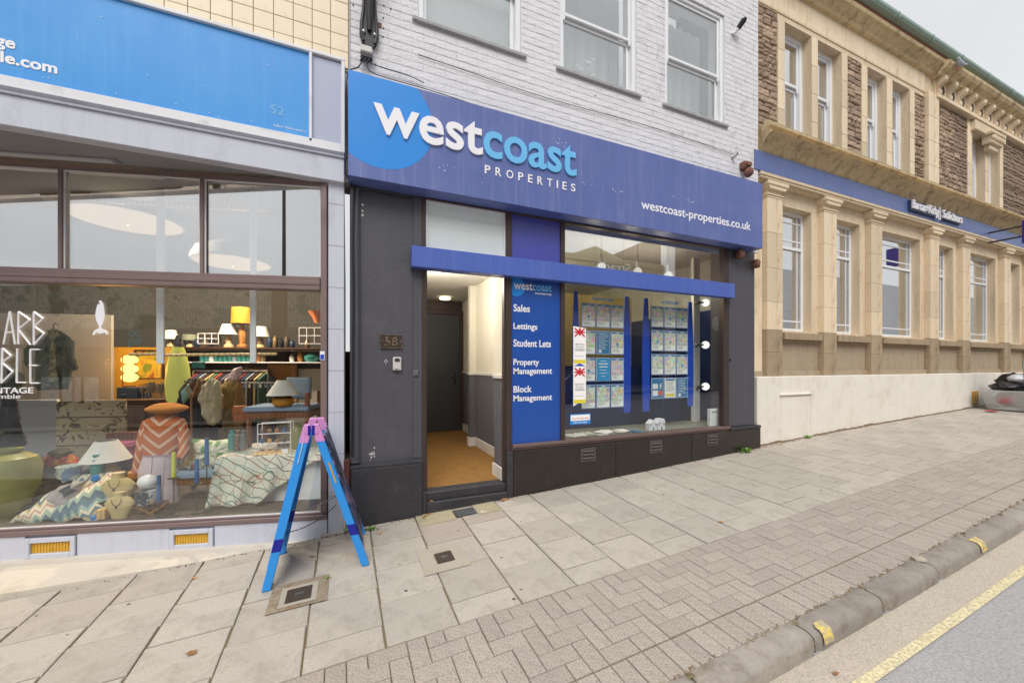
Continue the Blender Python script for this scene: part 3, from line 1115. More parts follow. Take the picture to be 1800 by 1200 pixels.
# polished black plinth slabs under the window with louvred vents
js = [1.70, 3.10, 4.385, 5.81]
for a, b in zip(js, js[1:]):
    m = MB(); m.box(a + .004, b - .004, 3.955, 4.0, gz(a) - .12, .552, .003)
    m.build('plinth_slab', GRAN, ea)
m = MB(); m.box(1.70, 5.81, 3.972, 4.05, -.1, .55); m.box(5.73, 5.81, 4.0, 4.05, .2, .60)
m.build('plinth_backing', CHARP, ea)
m = MB(); m.box(5.16, 5.815, 3.95, 4.02, .556, .60, .006); m.build('plinth_cap', CHARP, ea)
for i, (xa, zt) in enumerate(((2.577, .53), (3.634, .54), (4.673, .555))):
    v = empty('air_vent', (xa + .11, 3.95, zt - .18), ['three-slot terracotta vent nearest the blue services panel', 'middle three-slot vent in the black plinth below the display window', 'three-slot vent in the black plinth nearest the stone building'][i], 'vent', 'air vents in the black plinth')
    m = MB()
    W_, H_ = .215, .165
    for a, b, c, d in ((0, .03, 0, H_), (W_ - .03, W_, 0, H_), (.03, W_ - .03, H_ - .025, H_), (.03, W_ - .03, 0, .022)):
        m.box(xa + a, xa + b, 3.945, 3.962, zt - H_ + c - .02, zt - H_ + d - .02, .002)
    m.build('frame', VENTM, v)
    m = MB(); m.box(xa + .03, xa + W_ - .03, 3.956, 3.96, zt - H_, zt - .04); m.build('backing', BLACK, v)
    for k in range(3):
        zz = zt - H_ + .01 + k * .043
        m = MB(); m.prism([(3.938, zz), (3.958, zz + .028), (3.958, zz + .034), (3.934, zz + .008)], 'x', xa + .03, xa + W_ - .03)
        m.build('slat', VENTM, v)

# fascia sign
sg = empty('fascia_sign', (2.8, 3.8, 3.22), 'long purple and blue fascia sign with raised white and light blue lettering', 'shop sign')
m = MB().mat(NAVY1)
sj = [.013, 1.28, 2.62, 3.9, 5.616]
m.box(.013, 5.616, 3.802, 3.99, 3.22, 4.176)
m.box(.045, 5.6, 3.99, 4.02, 3.25, 4.14)
sb = m.build('box', None, sg)
for a, b in zip(sj, sj[1:]):
    m = MB(); m.box(a + .0006, b - .0006, 3.7995, 3.802, 3.223, 4.174); m.build('panel', NAVY1, sg)
# printed azure disc, clipped by the board's left and top edges
cxx, czz, rr = .377, 3.737, .402
def clip_disc(cx_, cz_, r_, xmin, zmax):
    pts = [(cx_ + r_ * math.cos(2 * PI * i / 120), cz_ + r_ * math.sin(2 * PI * i / 120)) for i in range(120)]
    for ax, lim, sg_ in ((0, xmin, 1), (1, zmax, -1)):
        out = []
        for i, p in enumerate(pts):
            q = pts[(i + 1) % len(pts)]
            ip, iq = (p[ax] - lim) * sg_ >= 0, (q[ax] - lim) * sg_ >= 0
            if ip: out.append(p)
            if ip != iq:
                t = (lim - p[ax]) / (q[ax] - p[ax])
                out.append((p[0] + (q[0] - p[0]) * t, p[1] + (q[1] - p[1]) * t))
        pts = out
    return pts
m = MB()
m.prism(clip_disc(.30, 3.814, .478, .0135, 4.1735)[::-1], 'y', 3.7985, 3.7996)
m.build('printed_disc', SKYB, sg)
m = MB()
text_mb(m, 'west', .226, 3.7995, 3.655, 1.062, .335, .018, .018)
m.build('lettering', LETW, sg)
m = MB()
text_mb(m, 'coast', 1.294, 3.7995, 3.655, 1.12, .34, .018, .018)
m.build('lettering', LETB, sg)
m = MB()
x = 1.313
for ch, w in zip('PROPERTIES', (.06, .066, .08, .06, .054, .066, .062, .017, .054, .058)):
    text_mb(m, ch, x, 3.7995, 3.487, w, .088, .006, .012)
    x += w + (2.405 - 1.313 - .577) / 9
m.build('lettering', LETW, sg)
m = MB()
text_mb(m, 'westcoast-properties.co.uk', 3.361, 3.7995, 3.415, 2.0, .15, .003, .012)
m.build('lettering', LETW, sg)
# peeled specks of old lettering
m = MB()
for i in range(40):
    c = random.choice([(.9, 3.47), (1.35, 3.36), (2.62, 3.6), (4.0, 3.68), (4.15, 3.68), (3.0, 3.6), (2.2, 4.0)])
    x, z = c[0] + random.gauss(0, .06), c[1] + random.gauss(0, .02)
    m.box(x, x + random.uniform(.003, .012), 3.798, 3.7995, z, z + random.uniform(.003, .012))
m.build('glue_specks', LETW, sg)
# blue band across the frontage
bd = MB()
bd.box(.588, 5.144, 3.88, 3.984, 2.478, 2.682, .003)
tag(bd.build('blue_canopy_band', BANDB), 'long blue metal band running above the door and display window', 'band')

# louvred transom over the door
m = MB()
for k in range(4):
    za = 2.69 + k * .125
    m.prism([(4.030, za), (4.036, za), (4.026, za + .121), (4.020, za + .121)], 'x', .76, 1.61)
m.build('louvre_glass', pm('frosted_louvre', '#dfe7e4', .12, var=.04, bump=0), ea)
m = MB()
for a, b, c, d in ((.745, .765, 2.68, 3.2), (1.605, 1.625, 2.68, 3.2), (.765, 1.605, 3.185, 3.2), (.765, 1.605, 2.68, 2.69)):
    m.box(a, b, 4.0, 4.05, c, d)
m.build('louvre_frame', WTRIM, ea)
m = MB()
m.box(.71, 1.63, 4.06, 4.07, 2.6, 3.24)
m.build('louvre_backing', DARKM, ea)
# panels
m = MB(); m.box(1.70, 2.33, 4.01, 4.04, 2.68, 3.2); m.build('upper_panel', PANELV, ea)
sp = empty('services_panel', (2.0, 4.0, .63), 'tall blue panel listing the services beside the open doorway', 'sign panel')
m = MB(); m.box(1.70, 2.33, 4.01, 4.04, .622, 2.50); m.build('board', PANELB, sp)
m = MB()
m.prism(clip_disc(1.765, 2.395, .108, 1.7005, 2.482)[::-1], 'y', 4.0085, 4.01)
m.build('printed_disc', SKYB, sp)
m = MB().mat(LETW)
text_mb(m, 'west', 1.73, 4.0083, 2.365, .235, .08, .001, .018)
x = 2.03
text_mb(m, 'PROPERTIES', 2.00, 4.0083, 2.325, .215, .02, .001, .015)
for s_, x0, x1, z0, z1, desc in (('Sales', 1.726, 1.931, 2.113, 2.196, 0), ('Lettings', 1.726, 2.026, 1.895, 1.985, 1), ('Student Lets', 1.726, 2.205, 1.717, 1.80, 0),
                                 ('Property', 1.726, 2.048, 1.487, 1.58, 1), ('Management', 1.726, 2.22, 1.387, 1.478, 1), ('Block', 1.726, 1.955, 1.2, 1.275, 0), ('Management', 1.726, 2.22, 1.08, 1.17, 1)):
    text_mb(m, s_, x0, 4.0083, z0, x1 - x0, z1 - z0, .001, .022)
m.mat(LETB)
text_mb(m, 'coast', 1.968, 4.0083, 2.365, .245, .082, .001, .018)
m.build('lettering', None, sp)

# display window glass
m = MB(); m.box(2.385, 5.05, 4.025, 4.031, .622, 2.52); m.build('pane', GL_EST, ea)
m = MB(); m.box(2.385, 5.05, 4.025, 4.031, 2.68, 3.2); m.build('pane', GL_EST_T, ea)

# door furniture and wall fittings
t = empty('number_plate', (.4, 3.99, 1.67), 'dark metal plate with the number 58 beside the doorway', 'house number')
m = MB(); m.box(.295, .511, 3.985, 4.0, 1.675, 1.808, .004); m.build('plate', PLATE, t)
m = MB()
for a, b, c, d in ((.295, .511, 1.675, 1.68), (.295, .511, 1.803, 1.808), (.295, .30, 1.68, 1.803), (.506, .511, 1.68, 1.803)):
    m.box(a, b, 3.981, 3.986, c, d)
text_mb(m, '5', .345, 3.985, 1.70, .05, .085, .003, .0)
text_mb(m, '8', .412, 3.985, 1.70, .052, .085, .003, .0)
m.build('raised_digits', GOLD, t)
for x in (.311, .495):
    m = MB(); m.ball((x, 3.984, 1.742), .006, 8, 5); m.build('screw', CHROME, t)
t = empty('key_safe', (.46, 3.97, 1.45), 'small pale grey key safe below the number plate', 'key safe')
m = MB(); m.box(.419, .50, 3.965, 4.0, 1.455, 1.588, .008); m.build('body', GREYP, t, smooth=False)
m = MB(); m.prism([(.436, 1.545), (.483, 1.545), (.483, 1.565), (.474, 1.575), (.445, 1.575), (.436, 1.565)], 'y', 3.960, 3.966); m.build('shutter', DARKM, t)
m = MB(); text_mb(m, 'Master', .437, 3.9645, 1.466, .045, .009, .001, .01); m.build('lettering', DARKM, t)
t = MB(); t.box(.615, .665, 3.97, 3.986, 1.40, 1.462, .003); t.ball((.642, 3.966, 1.435), .008, 8, 5)
tag(t.build('door_bracket', MET), 'small metal door bracket on the charcoal wall edge', 'bracket')
# filler marks on the pillar
m = MB()
for (x, z, r) in [(.343, 1.545, .007), (.365, 1.545, .007), (.354, 1.56, .007), (.354, 1.525, .007)] + [(.235 + random.gauss(0, .02), .66 + random.gauss(0, .03), random.uniform(.005, .011)) for i in range(14)] + [(.14, 3.05, .012), (.14, 2.95, .014), (.14, 2.99, .012)]:
    m.prism([(x + r * random.uniform(.6, 1.2) * math.cos(k * PI / 3.5), z + r * random.uniform(.6, 1.4) * math.sin(k * PI / 3.5)) for k in range(7)], 'y', 3.998, 3.9995)
m.build('chipped_filler', GREYP, ea)

# ---- hallway
hx0, hx1 = .76, 1.63
m = MB().mat(CARPET)
m.box(.70, 2.3, 4.1, 8.0, .10, .202)
m.build('hall_floor', None, ea)
m = MB().mat(WALLC)
m.box(.70, .76, 4.09, 7.7, .2, 2.82)                 # left wall (seen from other angles)
m.box(1.63, 1.70, 4.09, 4.36, 1.36, 2.82)
m.box(1.94, 2.0, 4.36, 6.05, 1.36, 2.82)
m.box(1.70, 2.0, 4.30, 4.36, .2, 2.82)
m.box(1.84, 2.0, 6.05, 6.16, 1.36, 2.82)
m.box(2.17, 2.23, 6.16, 7.7, 1.36, 2.82)
m.build('hall_wall', None, ea)
m = MB().mat(WALLG)
m.box(1.63, 1.70, 4.09, 4.36, .2, 1.36)
m.box(1.94, 2.0, 4.36, 6.05, .2, 1.36)
m.box(1.84, 2.0, 6.05, 6.16, .2, 1.36)
m.box(2.17, 2.23, 6.16, 7.7, .2, 1.36)
for k in range(19):
    yy = 4.40 + k * .087
    m.box(1.932, 1.94, yy, yy + .079, .36, 1.36, .002)
for k in range(3):
    yy = 4.10 + k * .087
    m.box(1.624, 1.63, yy, yy + .079, .36, 1.36, .002)
for k in range(16):
    yy = 6.2 + k * .087
    m.box(2.162, 2.17, yy, yy + .079, .36, 1.36, .002)
m.build('wainscot', None, ea)
m = MB().mat(WHITEP)
for x, a, b in ((1.63, 4.09, 4.36), (1.94, 4.36, 6.05), (1.84, 6.05, 6.16), (2.17, 6.16, 7.65)):
    m.box(x - .025, x, a, b, 1.355, 1.40, .004)
    m.box(x - .022, x, a, b, .202, .345, .004)
m.box(1.815, 1.97, 6.028, 6.05, .202, .345, .004)
m.box(1.815, 1.97, 6.028, 6.05, 1.355, 1.40, .004)
m.box(1.605, 1.66, 4.34, 4.38, .202, .345, .004)
m.build('skirting', None, ea)
m = MB(); m.box(.7, 2.3, 4.1, 7.8, 2.80, 2.86); m.build('hall_ceiling', CEIL, ea)
m = MB(); m.box(.7, 2.3, 7.66, 7.72, .2, 2.82); m.build('hall_end_wall', BRONZE, ea)
dr = empty('inner_door', (1.7, 7.6, .2), 'dark grey inner door closing the far end of the hallway', 'door')
m = MB(); m.box(1.30, 2.10, 7.61, 7.65, .205, 2.52, .004)
for a, b, c, d in ((1.42, 1.98, .45, 1.1), (1.42, 1.98, 1.25, 2.35)):
    m.box(a, b, 7.603, 7.61, c, d, .003)
m.build('leaf', DOORM, dr)
m = MB()
for a, b, c, d in ((1.22, 1.30, .2, 2.6), (2.10, 2.165, .2, 2.6), (1.30, 2.10, 2.52, 2.6)):
    m.box(a, b, 7.58, 7.66, c, d, .004)
m.build('door_frame', BRONZE, dr)
m = MB(); m.box(1.975, 2.015, 7.595, 7.603, 1.14, 1.36, .003); m.tube([(1.995, 7.6, 1.28), (1.995, 7.55, 1.28), (1.9, 7.55, 1.28)], .012, 8)
m.build('handle', BLACK, dr)
lp = empty('hall_light', (1.32, 4.95, 2.7), 'round lit ceiling light with a white rim in the hallway', 'ceiling light')
lx, lz = P(770, 494, 4.95)
m = MB(); m.lathe((lx, 4.95, 2.80), [(.02, 0), (.16, -.005), (.165, -.03), (.15, -.05), (.13, -.055)], 28); m.build('rim', WHITEP, lp, smooth=True)
m = MB(); m.lathe((lx, 4.95, 2.745), [(.128, .002), (.10, -.02), (.04, -.032), (.0, -.033)], 24); m.build('diffuser', emis('lit_opal', '#fff0d0', 4), lp, smooth=True)
def point(name, loc, e, col, r=.06, parent=None, kind='POINT'):
    l = bpy.data.lights.new(name, kind)
    l.energy = e
    l.color = C(col)
    if kind == 'POINT':
        l.shadow_soft_size = r
    o = bpy.data.objects.new(name, l)
    COL.objects.link(o)
    o.location = loc
    if parent is not None:
        o.parent = parent
        o.matrix_parent_inverse = Matrix.Translation(-parent.location)
    return o
point('hall_bulb', (lx, 4.95, 2.6), 26, '#fff8ee', .1, lp)
m = MB(); m.lathe((1.7, 7.2, 2.78), [(.1, 0), (.1, -.03), (0, -.05)], 20)
o = m.build('far_hall_light', emis('lit_opal_dim', '#fff0c8', 1.6), smooth=True); tag(o, 'dim oval ceiling light near the inner door', 'ceiling light')
lm = MB(); lm.box(.79, .87, 7.0, 7.2, .204, .212); lm.box(.80, .86, 4.75, 4.85, .204, .21)
tag(lm.build('post_on_floor', LETW), 'white letters lying on the ochre hallway carpet', 'letters')

# ---- office interior behind the display window
m = MB()
m.box(2.34, 5.72, 4.33, 8.6, .1, .16)
m.build('office_floor', DKFLOOR, ea)
m = MB(); m.box(2.34, 5.72, 4.07, 8.6, 3.3, 3.36); m.build('office_ceiling', CEIL, ea)
m = MB(); m.box(2.30, 2.36, 4.09, 8.6, .16, 3.3); m.box(5.70, 5.76, 4.09, 8.6, 2.45, 3.3); m.box(2.36, 5.7, 8.5, 8.6, .16, 3.3)
m.build('office_wall', OFFW, ea)
m = MB(); m.box(5.69, 5.76, 4.09, 8.6, .16, 2.45); m.box(4.75, 5.69, 5.1, 5.14, .16, 2.5); m.build('navy_reflection_wall', pm('painted_navy_reflection', '#1e3064', .6, var=.15, scale=3), ea)  # navy colour stands in for the navy shop reflected in the glass
m = MB(); m.box(2.9, 5.68, 5.75, 5.8, .16, 1.5); m.build('navy_reflection_panel', pm('painted_low_reflection', '#2a4288', .9, var=.2, scale=5), ea)  # panel added to paint the navy reflection low in the window
m = MB(); m.box(3.1, 4.75, 5.62, 5.66, 1.5, 2.72); m.build('olive_partition', OLIVE, ea)
m = MB(); m.box(2.95, 4.9, 8.44, 8.49, 1.0, 2.75); m.box(2.37, 2.42, 5.5, 8.4, 1.0, 2.9); m.build('feature_wall', OLIVE, ea)
m = MB(); m.box(2.365, 5.695, 4.07, 4.75, .56, .60); m.build('display_ledge', pm('dusty_ledge', '#86857c', .7, var=.1, dirt='#6c6a60'), ea)
m = MB(); m.box(2.365, 5.695, 4.75, 4.78, .16, .60); m.build('ledge_back', DKFLOOR, ea)
# desk and monitors deeper in
dk = empty('desk', (3.6, 6.6, .16), 'dark office desk standing behind the window displays', 'desk')
m = MB(); m.box(2.6, 4.6, 6.3, 7.1, .86, .90, .005); m.build('desk_top', BRONZE, dk)
for a in (2.62, 4.5):
    m = MB(); m.box(a, a + .07, 6.35, 7.05, .16, .86); m.build('leg', BLACK, dk)
mo = empty('monitor', (3.3, 6.6, .9), 'black monitor standing on the office desk', 'monitor')
m = MB(); m.box(3.05, 3.6, 6.6, 6.63, 1.0, 1.35, .006); m.build('screen', BLACK, mo)
m = MB(); m.box(3.28, 3.36, 6.6, 6.66, .9, 1.02); m.box(3.2, 3.44, 6.55, 6.72, .9, .912); m.build('stand', BLACK, mo)
tube = empty('strip_light', (2.75, 6.4, 2.7), 'lit fluorescent strip light on the office ceiling', 'ceiling light')
m = MB(); m.box(2.45, 2.62, 5.6, 7.4, 3.2, 3.29, .01); m.build('housing', WHITEP, tube)
m = MB(); m.box(2.47, 2.60, 5.65, 7.35, 3.17, 3.2, .01); m.build('lit_tube', emis('lit_tube', '#fff3cc', 3.0), tube)
point('strip_lamp', (2.9, 6.4, 3.0), 26, '#fff0cc', .2, tube)
# pendant bulbs hanging behind the glass
for i, (px, py) in enumerate(((1057, 458), (1121, 467), (1175, 474))):
    x, z = P(px, py, 4.5)
    t = empty('pendant_bulb', (x, 4.5, z), ['white pendant bulb on a black flex nearest the blue indigo panel', 'middle pendant bulb hanging behind the transom glass', 'pendant bulb hanging behind the transom nearest the right pillar'][i], 'pendant', 'pendant bulbs in the office window')
    m = MB(); m.tube([(x, 4.5, z + .08), (x, 4.5, 3.3)], .004, 6); m.build('flex', BLACK, t)
    m = MB(); m.lathe((x, 4.5, z - .03), [(.0, 0), (.026, 0), (.026, .11), (.01, .12)], 14); m.build('lampholder', LETW, t, smooth=True)
    point('pendant_light', (x, 4.62, z - .2), 5, '#fff0d4', .08, t)
    m = MB(); m.ball((x, 4.5, z - .09), .062, 16, 10); m.build('bulb', emis('lit_bulb', '#f4f2ea', .85) if i == 0 else bpy.data.materials['lit_bulb'], t, smooth=True)
for i, (px, py) in enumerate(((1240, 532), (1240, 606), (1240, 679))):
    x, z = P(px, py, 4.6)
    t = empty('globe_bulb', (x, 4.6, z), ['uppermost white globe lamp at the right of the office window', 'middle white globe lamp at the right of the office window', 'lowest white globe lamp at the right of the office window'][i], 'lamp', 'globe lamps at the side of the office window')
    m = MB(); m.ball((x, 4.6, z), .062, 16, 10); m.build('globe', bpy.data.materials['lit_bulb'], t, smooth=True)
    m = MB(); m.tube([(x - .19, 4.6, z - .01), (x - .05, 4.6, z)], .02, 8); m.ball((x - .2, 4.6, z - .01), .035, 10, 6); m.build('holder', MET, t, smooth=True)
m = MB(); x = P(1229, 600, 4.62)[0]; m.box(x - .14, x + .0, 4.6, 4.66, .6, 3.25, .004)  # solid post stands in for a white pillar reflected in the glass
tag(m.build('reflected_pillar_post', WHITEP), 'tall white post added as the reflected pillar in the office window', 'post')

# property cards on wires between tapered blue banners
def photo_mat(name, seed, sky_, mid, low):
    t = NT(name)
    s = t.sep()
    mp = t.mapping((1, 1, 1), (0, 0, 0), (seed * 3.7, seed * 1.3, seed * 2.1))
    r = t.math('MULTIPLY', t.rand(), 37.0)
    cv = t.n('CombineXYZ')
    for i in range(3): t.l(r, cv.inputs[i])
    va = t.n('VectorMath', operation='ADD')
    t.l(t.tc, va.inputs[0]); t.l(cv.outputs[0], va.inputs[1])
    v = t.n('TexVoronoi'); v.inputs['Scale'].default_value = 26; v.distance = 'MANHATTAN'
    t.l(va.outputs[0], v.inputs['Vector'])
    n = t.noise(22, 4, .7, va.outputs[0], 'Color')
    c = t.mix(.6, v.outputs['Color'], n)
    hs = t.n('HueSaturation'); hs.inputs['Saturation'].default_value = 1.1; hs.inputs['Value'].default_value = 1.4
    t.l(c, hs.inputs['Color'])
    c = t.mix(.3, hs.outputs[0], C(mid))
    t.bsdf(c, .35, spec=.4)
    return t.m
PHO = [photo_mat('house_photo_print', 1, '#cfe0ee', '#d8c8b4', '#8a9a60'), photo_mat('room_photo_print', 2, '#e8e2da', '#c9b59c', '#6b5a48'), photo_mat('street_photo_print', 3, '#bcd2ea', '#b0b8a8', '#6d7f4e')]
CARDW = pm('white_card', '#f8f7f4', .4, var=.02, bump=0)
CARDT = pm('printed_small_text', '#8f9096', .6, var=.1, bump=0)
ACRY = pm('blue_grey_holder', '#a5b6dc', .3, var=.05, bump=0)
CYAN = pm('cyan_card', '#3f9ad6', .4, var=.05, bump=0)
TEALC = pm('teal_blue_card', '#3f7fae', .4, var=.2, scale=20, bump=0)
REDP = pm('red_print', '#d02c3c', .5, var=.05, bump=0)
YELP = pm('yellow_print', '#e2d23c', .5, var=.05, bump=0)
ORNG = pm('salmon_print', '#e0705c', .5, var=.05, bump=0)
Yc = 4.25
def card(x0, z1, w, h, style, label, grp='property cards in the office window'):
    t = empty('property_card', (x0 + w / 2, Yc, z1 - h), label, 'card', grp)
    m = MB(); m.box(x0, x0 + w, Yc, Yc + .006, z1 - h, z1); m.build('holder', ACRY if style != 'cyan' else CARDW, t)
    m = MB().mat(CARDW)
    g = .012
    y = Yc - .0015
    if style == 'cyan':
        m.mat(CYAN); m.box(x0 + .004, x0 + w - .004, y - .001, y, z1 - h + .004, z1 - .004)
        m.mat(LETW)
        for k, (a, b) in enumerate(((.25, .5), (.15, .7), (.2, .6), (.25, .5), (.2, .6), (.35, .3))):
            zz = z1 - h * (.15 + .13 * k)
            m.box(x0 + w * a, x0 + w * (a + b), y - .002, y - .001, zz, zz + (.014 if k in (1, 2) else .006))
    elif style == 'teal':
        m.mat(TEALC); m.box(x0 + g, x0 + w - g, y - .001, y, z1 - h + g, z1 - g)
        m.mat(LETW)
        for k in range(9):
            zz = z1 - h * (.12 + .08 * k)
            m.box(x0 + w * .15, x0 + w * random.uniform(.6, .88), y - .002, y - .001, zz, zz + .006)
        m.box(x0 + w * .16, x0 + w * .36, y - .002, y - .001, z1 - h * .93, z1 - h * .8)
    elif style == 'social':
        m.mat(TEALC); m.box(x0 + g, x0 + w - g, y - .001, y, z1 - h + g, z1 - g)
        m.mat(LETW); m.box(x0 + .02, x0 + w * .52, y - .002, y - .001, z1 - h * .52, z1 - h * .28); m.box(x0 + .02, x0 + w * .52, y - .002, y - .001, z1 - h * .86, z1 - h * .6)
        text_mb(m, 'f', x0 + w * .66, y - .001, z1 - h * .54, w * .2, h * .26, .001, .02)
        m.mat(ORNG); m.box(x0 + w * .56, x0 + w * .9, y - .002, y - .001, z1 - h * .84, z1 - h * .62)
        m.mat(LETW); m.lathe((x0 + w * .73, y - .002, z1 - h * .73), [(.0, 0), (.014, 0)], 14)
    elif style == 'notice':
        m.box(x0 + g, x0 + w - g, y - .001, y, z1 - h + g, z1 - g)
        m.mat(CARDT)
        for k in range(10):
            zz = z1 - h * (.2 + .05 * k)
            m.box(x0 + w * .15, x0 + w * random.uniform(.6, .85), y - .002, y - .001, zz, zz + .004)
        m.mat(YELP); m.box(x0 + w * .12, x0 + w * .86, y - .002, y - .001, z1 - h * .9, z1 - h * .78)
        m.mat(TEALC); m.box(x0 + w * .1, x0 + w * .9, y - .002, y - .001, z1 - h * .14, z1 - h * .06)
    else:
        m.box(x0 + g, x0 + w - g, y - .001, y, z1 - h + g, z1 - g)
        m.mat(TEALC); m.box(x0 + g, x0 + w - g, y - .002, y - .001, z1 - .034, z1 - g)
        m.mat(LETW); m.box(x0 + w * .35, x0 + w * .62, y - .0026, y - .002, z1 - .028, z1 - .018)
        m.mat(PHO[style % 3]); m.box(x0 + g, x0 + w - g, y - .002, y - .001, z1 - h * .56, z1 - .036)
        m.mat(PHO[(style + 1) % 3])
        if style % 4 == 1:
            for k in range(2):
                m.box(x0 + g + k * (w - 2 * g) / 2 + .002, x0 + g + (k + 1) * (w - 2 * g) / 2 - .002, y - .002, y - .001, z1 - h * .75, z1 - h * .58)
        else:
            for k in range(3):
                m.box(x0 + g + k * (w - 2 * g) / 3 + .002, x0 + g + (k + 1) * (w - 2 * g) / 3 - .002, y - .002, y - .001, z1 - h * .72, z1 - h * .58)
        m.mat(CARDT)
        for k in range(3):
            zz = z1 - h * (.78 + .05 * k)
            m.box(x0 + w * .12, x0 + w * random.uniform(.45, .75), y - .002, y - .001, zz, zz + .005)
        m.mat(CYAN)
        if style % 2 == 0:
            cx0, cz0 = x0 + w * .5, z1 - h * .56
            m.prism([(cx0 + .02 * math.cos(k * PI / 6), cz0 + .02 * math.sin(k * PI / 6)) for k in range(12)][::-1], 'y', y - .003, y - .002)
    m.build('print', None, t)
rown = ['top', 'second', 'third', 'bottom']
coln = ['left', 'middle', 'right']
st = {(0, 1, 1): 'teal', (0, 2, 1): 'cyan', (1, 3, 0): 'social', (1, 3, 1): 'notice', (1, 3, 2): 'teal'}
desc = {'teal': 'blue text notice', 'cyan': 'plain cyan notice', 'social': 'blue card with a white letter f', 'notice': 'white notice with a yellow strip'}
for b, (xs, w, zt) in enumerate((((2.785, 3.017, 3.247), .215, 2.315), ((3.942, 4.178, 4.41), .222, 2.345))):
    for r_ in range(4):
        z1 = zt - r_ * (.353 if b == 0 else .338) - (.06 if b and r_ == 0 else 0) * 0
        for c_ in range(3):
            s_ = st.get((b, r_, c_), (b * 12 + r_ * 3 + c_ * 7) % 11)
            dd = desc.get(s_, 'photo card')
            card(xs[c_], z1, w, .31 if b == 0 else .295, s_, '%s, %s row, %s column, card rack %s' % (dd, rown[r_], coln[c_], 'nearer the doorway' if b == 0 else 'nearer the globes'))
    xa, xb = xs[0], xs[2] + w
    m = MB()
    for k in range(4):
        x = xa + (xb - xa) * k / 3
        m.tube([(x, Yc + .004, .95), (x, Yc + .004, 3.3 if k % 2 else 2.5)], .0022, 5)
    tag(m.build('hanging_wires', MET), 'thin steel wires carrying the %s rack of cards' % ('left-hand' if b == 0 else 'right-hand'), 'wires')
    m = MB(); text_mb(m, 'westcoast', (xa + xb) / 2 - .17, Yc, zt + .045, .34, .05, .004, .01)
    tag(m.build('small_header_lettering', SKYB), 'small blue header lettering above the %s rack of cards' % ('first' if b == 0 else 'second'), 'lettering')
for i, (xa, xb, z0, z1, tp) in enumerate(((2.665, 2.765, .98, 2.46, .4), (3.47, 3.60, .86, 2.45, .3), (3.80, 3.935, .86, 2.45, .3), (4.64, 4.77, .9, 2.45, .3))):
    m = MB()
    w = xb - xa
    m.prism([(xa + w * .1, z0), (xb - w * .1, z0), (xb, z0 + .3), (xb, z0 + .9), (xb - w * .25, z1), (xa + w * .25, z1), (xa, z0 + .9), (xa, z0 + .3)], 'y', Yc + .02, Yc + .032)
    tag(m.build('tapered_banner', ROYAL), ['royal blue tapered strip behind the white awards ribbon', 'royal blue tapered strip just right of the first card rack', 'royal blue tapered strip just left of the second card rack', 'royal blue tapered strip between second card rack and globe lamps'][i], 'banner', 'tapered blue strips in the office window')
# awards ribbon stuck on the glass
t = empty('awards_ribbon', (2.6, 4.02, 1.0), 'tall white awards sticker with two red and white flags on the window', 'sticker')
xa, z1 = P(1008, 573, 4.02)
xb, z0 = P(1030, 713, 4.02)
m = MB().mat(CARDW)
w = xb - xa
m.prism([(xa, z0 + .0), (xa + w * .5, z0 + .05), (xb, z0 + .06), (xb, z1 - .02), (xa, z1)], 'y', 4.0205, 4.0235)
m.build('sticker', None, t)
H = (z1 - z0)
for k in (0, 1):
    zt = z1 - .01 - k * H * .5
    m = MB().mat(REDP)
    for q in (-1, 1):
        m.prism([(xa + w * .5 + q * w * .05, zt - .075), (xa + w * .5 + q * w * .4, zt - .125), (xa + w * .5 + q * w * .4, zt - .1), (xa + w * .5 + q * w * .12, zt - .06)], 'y', 4.0185, 4.02)
        m.prism([(xa + w * .5 + q * w * .05, zt - .045), (xa + w * .5 + q * w * .4, zt - .005), (xa + w * .5 + q * w * .4, zt - .03), (xa + w * .5 + q * w * .12, zt - .06)], 'y', 4.0185, 4.02)
    m.box(xa + w * .08, xa + w * .92, 4.0185, 4.02, zt - .07, zt - .052)
    m.box(xa + w * .42, xa + w * .58, 4.0180, 4.0186, zt - .1, zt - .01)
    m.mat(CARDT)
    text_mb(m, 'BRITISH', xa + w * .16, 4.0195, zt - .22, w * .68, .022, .001, 0)
    text_mb(m, 'PROPERTY', xa + w * .16, 4.0195, zt - .25, w * .68, .016, .001, 0)
    text_mb(m, 'AWARDS', xa + w * .12, 4.0195, zt - .29, w * .76, .03, .001, .01)
    for q in range(5):
        m.box(xa + w * (.16 + .15 * q), xa + w * (.22 + .15 * q), 4.0185, 4.02, zt - .355, zt - .345)
    m.mat(YELP); m.box(xa + w * .03, xa + w * .97, 4.0185, 4.02, zt - .44, zt - .395)
    if k:
        m.mat(ROYAL); m.prism([(xa + .005, zt + .012), (xa + w * .5, zt + .045), (xb - .005, zt + .012)], 'y', 4.0185, 4.02)
    m.build('print', None, t)
t = empty('alarm_sticker', (2.5, 4.02, .72), 'small blue and white protected sticker low on the office window', 'sticker')
xa, z1 = P(1002, 728, 4.02); xb, z0 = P(1038, 744, 4.02)
m = MB().mat(SKYB); m.box(xa, xb, 4.0205, 4.0235, z0, z1)
m.mat(CARDW); m.box(xa + .01, xb - .01, 4.0185, 4.0205, z0 + .045, z1 - .012)
text_mb(m, 'PROTECTED', xa + .05, 4.0203, z0 + .014, xb - xa - .1, .016, .001, .01)
m.mat(REDP); text_mb(m, 'SYSTEMS', xa + .03, 4.0183, z0 + .06, xb - xa - .06, .018, .001, .0)
m.build('print', None, t)
